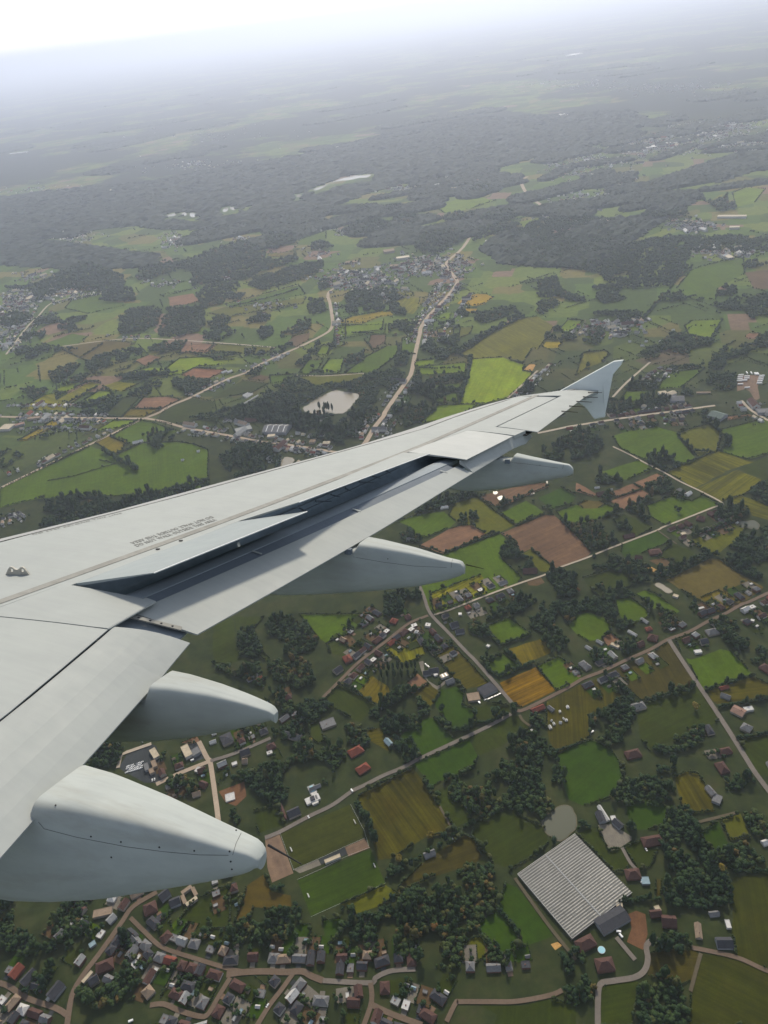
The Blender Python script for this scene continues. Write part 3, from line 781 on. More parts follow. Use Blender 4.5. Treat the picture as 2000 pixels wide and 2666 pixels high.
ROADS = """
@S
13 945,1160 956,1146 975,1113 999,1083 1004,1071 1033,1029 1063,986 1072,968 1081,923 1093,869 1097,851 1117,821 1159,778 1189,739 1186,724 1162,689 1175,672 1205,645 1231,606 1235,596 1230,581 1258,561 1298,536|tan main road running straight towards the forest
@X
18 1600,355 1540,345 1430,260 1380,170 1390,140 1430,120|far road curving past the upper right suburb
@S
12 883,744 859,758 854,773 859,788 866,833 863,854 847,869 786,900 717,930 675,950 641,970 586,990 501,1033 450,1054 410,1076 376,1089|straight road rising to the second village
10 376,1090 301,1089 211,1088 154,1087 90,1087 0,1085|road through the left village
9 365,1094 250,1150 105,1220 0,1271|pale lane falling to the left edge
9 376,1089 422,1097 482,1114 500,1117 601,1135 676,1149 751,1158 866,1176 960,1190|village road passing under the leading edge
7 145,904 268,888 361,881 470,886 600,895 720,905|pale lateral track in the middle distance
8 16,923 36,897 72,850 98,825 134,789 195,774 278,762|far left road to the suburb
5 772,977 842,979 950,972|farm track above the lake wood
6 1400,965 1361,1001 1322,1036|pale lane past the lime field
4 1498,872 1519,850 1525,832|short hamlet lane on the hill
8 1400,1128 1430,1122 1481,1111 1500,1108 1575,1096 1669,1082 1723,1075 1819,1062 1862,1056|village road behind the wingtip fence
7 1931,1043 1958,1070 2010,1100|road cutting the right edge by the trailer yard
6 1596,1034 1633,995 1693,943|road into the wingtip hamlet
4 1596,1163 1642,1185 1675,1203 1729,1230 1771,1254 1832,1283 1881,1310 1870,1318 1859,1321 1783,1351 1726,1373 1711,1381 1617,1417 1578,1432 1527,1453 1452,1480 1416,1498 1362,1516 1271,1549 1169,1589 1130,1601|long pale lane crossing the fields on the right
6 1093,1527 1105,1556 1121,1598 1169,1649 1211,1694 1241,1724 1301,1793 1334,1832|diagonal road past the workshop
6 1347,1850 1368,1847 1464,1799 1500,1778 1521,1766 1569,1748 1633,1718 1696,1690 1738,1666 1795,1645 1844,1618 1889,1598 1931,1574 1949,1568 2010,1540|village street climbing to the right edge
7 1741,1665 1771,1712 1819,1784 1877,1871 1931,1956 1967,2013 2010,2070|long straight road down the right side
6 1331,1859 1271,1892 1184,1933 1090,1977 1051,1998 1000,2019 953,2043 916,2061 865,2097 805,2126 730,2166 690,2182|narrow road passing the football pitches
4 1353,1862 1362,1877 1383,1892|short lane to the shed field
6 841,1817 889,1769 935,1724 1007,1669 1040,1642 1070,1621 1115,1603|street through the middle village
7 518,1931 539,1973 547,1983 554,2025 566,2112 570,2150|road leading down behind the big fairing
6 548,1982 606,1964 678,1934 705,1922|road of detached houses
7 548,1982 512,1996 461,2017 407,2043|street to the industrial yard
6.5 409,2323 347,2361 318,2401 282,2452 253,2492 217,2539 188,2593 174,2680|main village street in the lower left
6 -10,2558 22,2568 72,2600 145,2625 174,2643|side street at the left bottom edge
5 340,2390 376,2426 416,2463 459,2481 495,2492 600,2524 640,2531|lane linking the village streets
5.5 600,2546 571,2593 543,2640 521,2647 470,2633 427,2615 391,2618|residential loop in the lower left
7 590,2538 636,2532 690,2530 745,2532 787,2530 811,2542 841,2554|wide street of the bottom village
5.5 763,2536 733,2578 702,2618 669,2672|street falling to the bottom edge
5.5 841,2554 962,2560 977,2548 998,2536 1028,2527 1082,2524|street past the terrace houses
5.5 965,2560 968,2608 947,2672|short street down to the bottom edge
6 971,2618 1022,2642 1100,2670|street at the bottom centre
5 1163,2661 1187,2612 1199,2609 1271,2609 1332,2609 1380,2603 1437,2591 1464,2579|curved garden lane
6 1557,2680 1557,2612 1563,2564 1596,2555 1651,2546 1678,2528 1687,2498 1684,2462 1711,2441|hooked lane below the greenhouse
5 1654,2500 1627,2468 1605,2441|concrete drive to the greenhouse annex
5 1801,2468 1913,2492 1982,2522 2015,2535|farm lane to the right edge
4 1825,2483 1810,2537 1798,2582|grassy farm track
4 1620,2208 1642,2248 1663,2269|brick drive of the bungalow
4 1816,2142 1877,2127 1922,2115|field track on the right
3 1145,2100 1178,2160|footpath beside the orange brown field
4 1341,2287 1422,2401 1500,2500|service track along the greenhouse
3 1711,1381 1762,1417|short path to the farmstead
"""
WOODS = """
#dense dark wood surrounding the bright lake
@L
w 650,510 740,440 980,320 1100,310 1280,360 1340,400 1250,450 1190,490 1120,525 900,530 
w 380,570 640,515 1090,540 1120,590 1260,600 1380,612 1500,605 1630,530 1690,430 1659,680 1590,800 1480,860 1340,820 1180,800 1250,720 1090,740 1000,690 830,680 700,650 560,630
w 1280,345 1659,315 1659,400 1520,400 1410,372
@M
w 0,1000 170,930 270,880 400,870 540,920 520,960 440,1060 300,1040 270,1110 260,1200 320,1260 250,1330 100,1350 0,1400 -20,1200 60,1180 130,1080
#dark wood under the leading edge by the half hidden pond
@L
w 400,960 600,860 760,850 880,870 920,920 940,980 920,1050 560,1150 450,1060
@K
w 1240,780 1480,730 1540,740 1500,800 1420,880 1370,900 1260,860
w 380,1420 430,1330 560,1310 800,1290 900,1300 1000,1370 1230,1290 1500,1240 1800,1150 1800,1300 700,1600 330,1560
l14 900,920 1000,980 1200,1090
#tree belts and copses among the left hand fields
@K
w 300,820 430,730 510,740 420,800
w 0,920 170,900 200,960 60,1060 0,1060
w 710,600 720,570 830,570 980,450 1060,450 1000,520 900,600 780,620
w 630,520 720,500 900,460 990,400 1010,420 920,480 760,550 690,540
w 1110,440 1250,340 1400,330 1380,380 1260,440
w 420,250 620,160 700,170 640,230 560,310 450,330
w 730,150 900,90 1000,170 870,260 800,250
w 1480,310 1580,270 1659,320 1640,380 1520,370
w 460,330 560,300 760,240 800,250 720,300 600,350
w 990,270 1130,250 1290,240 1300,300 1130,310
w 1290,220 1470,225 1470,260 1310,270
l10 490,450 640,370 760,320 880,320
l10 580,510 720,430 860,350
l9 1010,230 1110,200 1180,140
l9 1290,170 1400,110 1500,80 1659,60
w 180,390 340,370 420,390 300,470 260,450
w 100,60 280,0 700,40 420,60 240,130
#tree belts and copses along the straight road
@L
w 0,330 130,290 310,300 380,340 180,420 140,440 60,390
l12 350,120 560,80
w 620,110 640,60 700,40 800,60 790,90 690,100
w 820,110 900,20 1040,10 1000,60 870,100
w 1050,180 1180,60 1250,50 1200,110 1130,170
w 1160,230 1200,190 1240,220 1410,240 1350,250
w 600,260 640,230 760,200 770,240 700,270
w 1480,230 1490,160 1659,60 1659,110 1540,150
l8 180,70 340,75 560,65
w 120,630 280,600 420,570 560,640 420,680 300,650
#dark tree belts on both sides of the main road
@M
w 0,330 260,290 420,290 540,380 500,410 430,400 390,350 80,380 0,380
w 360,560 370,490 450,460 620,440 650,480 600,540 420,590
w 410,860 420,780 480,730 580,740 570,830 440,850
w 640,690 700,640 880,640 1000,680 1150,580 1280,520 1500,390 1560,420 1300,540 1050,690 950,780 780,800 770,760
w 920,390 1000,360 1060,390 1280,380 1300,340 1450,340 1500,390 1280,450 1180,480 1100,430
w 800,480 940,450 950,470 820,510
w 920,610 960,500 980,500 970,590 900,640
l16 1080,770 1050,930 990,1150
w 700,960 1020,920 1030,970 720,1000
w 540,1040 680,1050 1000,1030 1000,1060 750,1090 560,1080
w 370,1250 420,1190 740,1180 960,1150 980,1165 820,1190 740,1260 630,1330 520,1380 500,1300
w 1470,1020 1560,1000 1640,1040 1600,1080 1480,1080
l10 820,865 1005,865
l7 640,862 800,868
w 0,200 420,180 480,270 300,300 0,300
w 560,600 600,590 610,640 570,640
l8 440,640 470,720 430,850
l8 60,560 230,560
w 560,900 640,880 660,960 560,960
w 580,980 700,1000 900,1090 760,1140 620,1080
w 850,600 1000,620 900,700 700,720
#woods and copses around the wingtip hamlet
@N
w 550,290 640,220 760,130 850,60 940,100 1080,130 1180,130 1170,170 1030,190 960,260 830,230 700,270 600,300
w 1130,390 1180,260 1290,180 1480,160 1520,180 1470,240 1330,280 1250,370
w 1030,460 1100,410 1390,420 1380,540 1280,570 1170,510
w 800,350 1110,340 1100,360 820,380
w 910,600 920,540 990,540 1010,600
w 250,690 260,640 420,640 470,680 560,650 730,600 820,640 800,660 600,700 480,730 260,750
w 430,550 450,490 560,480 700,500 660,540
w 600,1150 680,1080 720,1080 860,1180 900,1220 740,1250 660,1230
w 1250,1040 1290,950 1350,980 1330,1050
w 0,900 130,920 220,990 240,1040 150,1120 0,1150 -200,1180 -300,1080 -150,1000
l8 890,960 1000,1080 1200,1090
l9 1150,840 1260,930
w 580,850 700,810 710,860 620,880
w 1070,750 1120,720 1180,820 1100,810
w 880,890 950,880 960,930 890,930
w 120,60 230,0 240,120 190,170 60,140
l8 1180,80 1240,10
#broad woods of the upper right
@O
w 30,60 400,40 700,90 740,150 600,250 760,220 1000,190 1100,300 1090,400 960,540 700,560 500,520 440,450 240,420 0,400 -200,380 -200,150
w 0,500 140,480 160,560 260,610 330,620 340,660 0,620
w 400,560 500,520 640,540 560,600 640,630 470,670 430,640
w 860,650 900,600 1030,590 1070,630 970,660
w 1290,590 1310,540 1420,540 1430,600 1300,620
w 1270,680 1400,640 1659,600 1800,580 1800,760 1659,760 1540,780 1470,720 1300,710
w 0,760 0,660 140,650 160,680 60,740
w 360,750 480,730 780,720 700,810 600,800 560,760
w 50,900 150,830 180,880 280,900 270,940 60,930
l10 950,560 1000,500 1120,390
l12 870,650 760,780 700,830
l10 1060,640 1140,610
w 950,900 1020,880 1200,930 1260,940 1250,970 1100,960 980,1010 930,960
w 700,1050 780,1000 900,950 960,1010 860,1060 740,1070
w 1250,1090 1290,1030 1500,1000 1540,960 1659,880 1800,860 1800,960 1580,1000 1480,1040
w 1470,400 1500,380 1659,350 1659,390 1500,420
w 760,210 1000,190 1400,180 1659,200 1659,290 1400,290 1100,290 900,280
w 700,50 1000,0 1100,30 900,60
w 1180,-70 1280,-60 1360,-110 1430,-10 1290,10 1250,-40
w 800,300 950,290 900,350 820,340
#dark woods of the middle distance
@V
w 0,420 220,330 430,270 570,310 640,340 640,400 700,440 900,390 930,430 720,500 600,520 560,560 420,600 180,630 0,660
w 640,330 660,200 900,190 900,280 760,310 740,340
w 480,640 560,560 760,530 860,480 1040,440 1140,440 1140,490 1060,560 860,620 700,680 600,690
w 60,700 160,640 400,620 420,660 340,690
w 30,720 250,690 460,720 420,770 290,770 270,810 110,850 70,800
w 0,930 0,850 90,850 110,900 80,1000 0,1040
w 150,970 230,900 340,930 300,990 380,1050 260,1120 60,1130 100,1060
w 470,960 600,880 690,920 650,960 500,990
w 560,1090 580,1020 700,1000 710,1060 620,1110
w 760,1110 780,1050 910,990 920,950 1030,940 1030,1020 860,1080
w 1000,870 1010,770 1180,760 1190,860 1040,900
w 670,1270 740,1190 870,1140 870,1180 720,1260
w 1330,720 1659,700 1659,850 1400,880 1380,820
w 1090,640 1120,600 1190,590 1230,640 1110,690
w 1020,340 1040,290 1130,270 1220,320 1060,340
l10 330,835 600,770 920,680
w 930,1300 1000,1210 1100,1140 1120,1180 1010,1290
w 1200,1190 1230,1100 1260,1110 1250,1180
w 1320,1320 1340,1260 1480,1230 1490,1300
l9 0,1230 180,1270 430,1240
w 460,1270 470,1210 500,1210 510,1270
w 520,1250 530,1190 620,1200 640,1240
@P
w 0,560 260,540 620,370 900,480 900,560 700,590 480,560 260,660 240,580
w 200,800 420,740 440,800 300,830
w 420,850 440,780 640,760 560,830 520,870
w 860,880 860,780 920,710 1140,690 1170,750 1140,820 1050,860 900,890
w 1140,900 1180,780 1190,700 1300,700 1470,690 1480,830 1430,870 1250,920
w 730,650 760,580 950,560 980,650 800,660
w 980,500 1060,510 1160,470 1400,410 1659,380 1659,330 1450,340 1000,430
w 150,930 160,890 330,870 330,910
l9 580,1060 740,960
w 640,1060 900,1000 1020,990 1030,1030 860,1090 700,1106
w 1050,1000 1200,950 1350,940 1300,1000 1160,1030
w 0,820 40,760 100,740 240,760 220,800 100,840
@X
w 370,470 440,420 560,430 580,480 480,505 400,490
w 300,390 340,350 430,350 460,380 380,410
w 100,390 150,360 220,390 200,420
w 760,470 820,420 1030,410 1000,450 860,480
w 540,690 560,620 640,580 860,540 960,590 900,640 820,690 700,740 640,720
w 1040,420 1180,370 1300,400 1340,450 1180,480 1060,470
w 1000,640 1060,540 1280,480 1400,510 1280,560 1120,600
w 1280,640 1340,570 1540,560 1659,560 1659,780 1480,660 1300,650
w 0,560 80,480 300,470 400,530 240,560 60,600
w 1190,720 1240,680 1310,650 1310,700 1240,730
w 980,240 1060,190 1180,210 1100,270
#woods and tree clumps round the ploughed fields on the right
@A
w 0,560 160,520 290,640 380,700 250,760 140,780 20,620
w 600,210 700,160 800,160 840,260 760,300 650,280 600,250
w 420,420 480,390 640,500 610,540 540,490
w 1500,280 1659,170 1800,120 1800,420 1560,350
w 1200,480 1330,390 1480,420 1500,470 1380,510 1250,510
w 1290,820 1320,760 1430,650 1580,600 1659,570 1800,540 1800,850 1560,870 1659,950 1640,1000 1540,1020 1400,960 1300,880
w 130,150 270,130 400,190 300,210 180,200
w 210,330 250,270 330,280 340,330 260,350
w 90,300 110,270 140,290 120,310
l9 200,510 300,470 400,420
l10 660,320 560,380 480,400
l8 880,300 940,320
w 340,570 420,540 470,580 480,610 400,610
l9 1000,650 1180,590 1400,500
l8 1000,700 1100,780 1240,830
w 290,1290 310,1250 330,1300
@B
w 1410,960 1440,910 1520,930 1660,1000 1659,1160 1530,1210 1400,1010
w 990,830 1060,690 1130,700 1150,770 1190,800 1280,860 1290,900 1200,960 1110,880
w 960,390 1060,350 1180,300 1200,330 1080,370 1000,430
w 0,1160 180,1120 310,1100 330,1200 180,1200 150,1330 0,1350
w 260,450 500,310 820,270 820,300 600,380 430,430 280,470
w 1240,330 1460,430 1480,480 1370,410
w 1480,480 1540,510 1700,620 1640,640 1540,540
w 650,540 660,490 700,480 720,530 690,560
w 740,500 750,460 800,450 820,510 770,530
w 140,640 240,580 260,650 350,640 340,690 260,720 150,680
l7 1230,510 1290,470
l6 700,1190 890,1140
l5 1140,560 1390,460
l5 520,800 700,730 1000,620
#shady woods between the paddocks in the centre right
@A
w 120,820 300,790 400,850 560,880 680,980 760,940 900,900 1040,840 1100,790 1200,830 1160,840 960,920 760,1010 600,1070 520,1050 420,980 260,940 150,940
w -200,1230 0,1230 150,1190 250,1190 220,1110 280,1140 480,1100 540,1160 660,1290 620,1310 480,1190 340,1190 330,1270 370,1350 310,1400 240,1360 100,1300 0,1320 -200,1400 -300,1350
w 870,1220 960,1170 1060,1250 980,1290
w 690,1280 880,1310 960,1350 900,1420 780,1480 740,1420
w 1160,1400 1290,1370 1330,1480 1500,1560 1600,1640 1400,1650 1250,1540
w 180,1080 220,1060 260,1130 200,1110
w 340,1400 440,1370 520,1430 420,1470 340,1480
@B
w 870,1380 1060,1270 1150,1180 1380,1220 1400,1330 1500,1290 1659,1250 1659,1380 1480,1450 1300,1490 1250,1400 1090,1330 940,1380
w 700,1410 790,1380 870,1430 930,1530 820,1520 720,1470
w 1290,1500 1500,1440 1600,1560 1560,1640 1440,1660 1400,1600
w 530,1600 540,1540 600,1560 590,1620
w 190,1480 240,1400 320,1380 290,1450
@D
w 830,400 880,360 960,390 920,430
l8 870,420 920,500 1000,540 1160,470 1310,420
l7 1040,310 1180,460
l7 930,200 1010,270 1250,180
w 430,330 360,300 340,260 400,230 460,300
@C
w 100,930 240,840 380,740 500,700 560,800 480,900 430,1060 380,1130 250,1130 130,1050
w 640,1160 760,1120 1180,960 1220,1000 1000,1160 760,1220
w 400,1480 460,1370 720,1420 830,1480 880,1640 700,1659 380,1640 290,1600
w 1330,200 1450,260 1630,300 1640,400 1520,440 1400,330
w 380,290 470,240 640,260 650,310 460,420
w 1190,60 1400,60 1420,140 1330,200 1200,150
w 100,350 200,330 330,420 220,470 130,410
l8 230,530 380,640 480,700
l6 1120,660 1530,530
l6 1230,810 1659,730
l6 1390,1080 1659,1030
w 1420,1380 1500,1370 1540,1450 1340,1540 1220,1480
w 640,750 860,650 1040,600 1000,680 800,720
w 470,1300 520,1350 820,1300 880,1340 560,1400
w 1000,1040 1200,920 1230,980 1120,1060
#big dark wood right of the orange brown field
@D
w 380,1500 510,1420 640,1370 800,1330 840,1380 900,1420 980,1350 1050,1180 1090,1090 1250,1020 1390,1080 1480,1200 1540,1340 1600,1560 1640,1740 1560,1780 1480,1750 1370,1790 1290,1700 1180,1740 1030,1680 900,1790 760,1750 620,1620 480,1580
l9 440,900 600,1010 780,980
l7 800,940 920,930 1080,860
w 1100,860 1110,780 1150,780 1150,860
w 1250,870 1330,860 1390,960 1340,1020 1270,960
l5 1480,1190 1659,1130
w 920,860 990,850 1000,920 940,930
w 90,1070 140,1060 280,1230 300,1260 200,1290 110,1180
#dark copse and poplars beside the sandy plot
@D
w 0,760 130,630 190,620 240,680 400,800 410,840 150,1030 0,1050
@E
w 1200,870 1330,760 1500,620 1560,650 1659,740 1659,1000 1440,1010 1260,980 1140,960
#woodland and garden trees left of the middle village
@E
w 50,200 110,110 200,130 290,340 300,400 200,440 80,380
w 290,30 600,20 770,240 740,290 560,370 380,340 330,150
w -150,450 250,440 400,360 640,400 700,520 760,600 680,620 500,700 480,830 420,780 340,680 180,600 80,560
w 420,900 500,760 640,760 790,730 880,810 820,880 700,940 560,980 400,950
w 560,1120 690,1090 840,1100 960,1150 1040,1240 1080,1400 900,1480 640,1420 460,1480 250,1450 60,1400 120,1330 420,1290 560,1220
w 860,1080 900,980 1040,960 1180,1000 1200,1130 1100,1150 980,1090
w 1000,90 1040,70 1070,140 1020,160
w 1090,100 1160,70 1170,100 1110,120
l7 1430,1130 1560,1080 1640,1220 1490,1290
w 440,1000 620,980 640,1090 440,1090
w 640,420 740,420 900,500 820,560 700,520
w 350,960 440,1060 380,1080
@J
w 610,490 750,460 840,500 900,600 780,640 640,580
w 1050,480 1280,370 1400,330 1659,420 1659,700 1480,720 1300,520 1120,500
w -250,240 200,150 240,230 180,400 -250,400
w 540,330 600,280 720,200 740,330 640,360
w 1150,800 1200,760 1260,850 1240,900
#long dark wood and thickets round the greenhouse
@F
w 810,-60 960,-60 1010,100 1100,260 1180,420 1250,520 1330,650 1350,850 1200,900 1000,880 850,900 760,850 740,720 860,620 780,500 730,330 720,200 820,60
w 540,1540 700,1440 900,1530 960,1650 930,1900 520,1900
w 640,1180 760,1160 840,1090 960,1140 1010,1240 850,1280 660,1260
w 1430,60 1560,60 1659,160 1800,250 1800,400 1659,300 1540,260
w 1180,400 1500,330 1659,480 1500,560 1300,540
w 380,100 430,60 500,160 490,230 400,140
w -300,100 -200,60 20,170 40,120 120,180 60,220
l6 380,840 600,800 740,810
l6 1360,560 1659,570
w -160,1330 0,1250 120,1290 60,1380 -60,1450
w -100,1600 60,1500 180,1560 140,1700 0,1740 -100,1700
@G
w 160,790 330,660 640,560 800,490 1050,580 1080,620 980,730 960,860 820,1000 740,1100 680,1220 660,1380 560,1420 290,1330 130,1330 90,1200 60,950 140,850
w 0,540 160,500 330,430 380,380 560,280 620,220 760,130 800,150 640,270 540,330 440,370 300,480 100,600 0,640
w 840,1350 960,1230 1030,1300 1180,1350 1100,1400
l6 980,880 1100,1010 1200,1190
l6 780,1020 940,1230
w 1420,300 1430,240 1500,300 1440,360
w 1340,120 1380,60 1400,190 1420,250 1360,180
@H
w 350,850 510,730 580,740 640,980 700,1090 600,1080 530,900
w 60,1180 200,1010 400,980 560,1010 600,1100 480,1290 0,1300 0,1230
w 1340,990 1480,900 1659,800 1659,1300 1420,1300 1380,1100 1100,1060
w 960,1130 1090,1060 1340,1100 1340,1280 1100,1290 980,1200
l10 1100,100 1180,220 1260,470
w 900,990 1000,970 1100,1010 1000,1040
#dark wood and garden thickets of the lower left
@I
w -100,490 640,490 610,600 780,690 640,780 450,840 250,900 80,860 -100,840
w 300,1080 400,960 460,1000 330,1180
w 560,1140 760,1150 900,1000 1000,950 1010,1100 880,1220 700,1280 560,1200
w 850,750 920,740 960,830 880,830
w 1500,640 1659,700 1659,780 1450,760
w 120,1150 260,1060 330,1000 400,960 380,1060 300,1160 200,1180
"""
PONDS = """
@L
1125,530 1170,515 1200,485 1260,450 1350,405 1410,380 1460,395 1520,405 1620,420 1600,460 1560,500 1490,585 1380,590 1260,585 1190,585 1135,565|bright lake ringed by dark wood
945,965 1025,965 1060,990 1010,1040 930,1060|pale pond half hidden by the leading edge
@B
940,262 955,268 980,262 985,280 965,292 945,288|small dazzling pond, upper of the two in the brown field
980,315 1000,302 1040,305 1050,325 1030,340 990,340|small dazzling pond, lower of the two in the brown field
1400,175 1415,175 1412,198 1405,198|tiny bright pool below the outermost fairing
1255,292 1300,268 1305,278 1275,300|narrow bright ditch pool right of the two ponds
@A
1405,530 1440,520 1470,530 1520,510 1585,545 1570,590 1520,590 1480,575 1450,585 1415,560|ragged grey pond beside the right hand wood
680,1070 700,1055 730,1055 830,1120 830,1140 790,1145 770,1135 690,1085|oval pale water basin beside the dry field
@G
1365,140 1400,75 1460,50 1510,0 1580,-10 1620,10 1640,60 1659,90 1659,190 1600,230 1570,280 1510,300 1450,260 1400,230 1380,170|grey green pond above the greenhouse
@Z
1135,320 1200,290 1260,272 1330,243 1400,222 1450,212 1500,212 1560,203 1570,208 1540,228 1490,228 1440,240 1400,248 1340,250 1270,268 1230,295 1180,318|long bright lake far off in the forest
97,503 140,488 160,495 130,505|far glinting forest pool, leftmost of the chain
205,488 230,480 236,495 215,500|far glinting forest pool, second of the chain from the left
260,492 290,485 298,505 275,510|far glinting forest pool, third of the chain from the left
500,462 520,448 538,452 525,468 508,472|far glinting forest pool in the middle of the chain
548,448 570,440 590,452 575,460|far glinting forest pool right of the middle one
660,435 672,432 672,440 662,442|far tiny forest pool, rightmost of the chain
1030,358 1048,350 1058,360 1040,364|far forest pool left of the long lake
@Q
"""
TILES['Q'] = (0, 0, 1.659)
FIELDS += """
@H
asph 765,570 990,465 1012,525 785,615|dark paved terrace between the two football pitches
pav 550,660 760,570 785,618 600,690|paved path strip behind the lower pitch
pav2 990,465 1160,390 1205,470 1020,545|brown gravel corner at the end of the pitches
@J
asph 270,270 480,190 520,205 600,490 560,525 420,525 230,420 200,390|dark asphalt works yard with rows of parked cars
pb 740,180 870,125 895,165 880,182 780,185|sandy apron behind the cream works building
asph 775,190 885,175 950,310 830,350 800,330|asphalt forecourt of the cream works building
re 1060,600 1280,515 1300,640 1210,725 1120,695|reddish building site beside the road
@D
pav 300,410 340,400 350,500 380,570 460,620 530,570 530,600 460,650 420,625 335,525|grey drive of the farm below the striped field
oc 290,140 340,100 330,172 300,168|small ochre garden beside the white pavilion
@G
sand 1440,1190 1500,1170 1540,1200 1480,1242|orange gravel patch beside the greenhouse
@B
bd 1230,1040 1350,1000 1390,1050 1320,1080 1250,1075|reddish plot inside the crossroads
"""
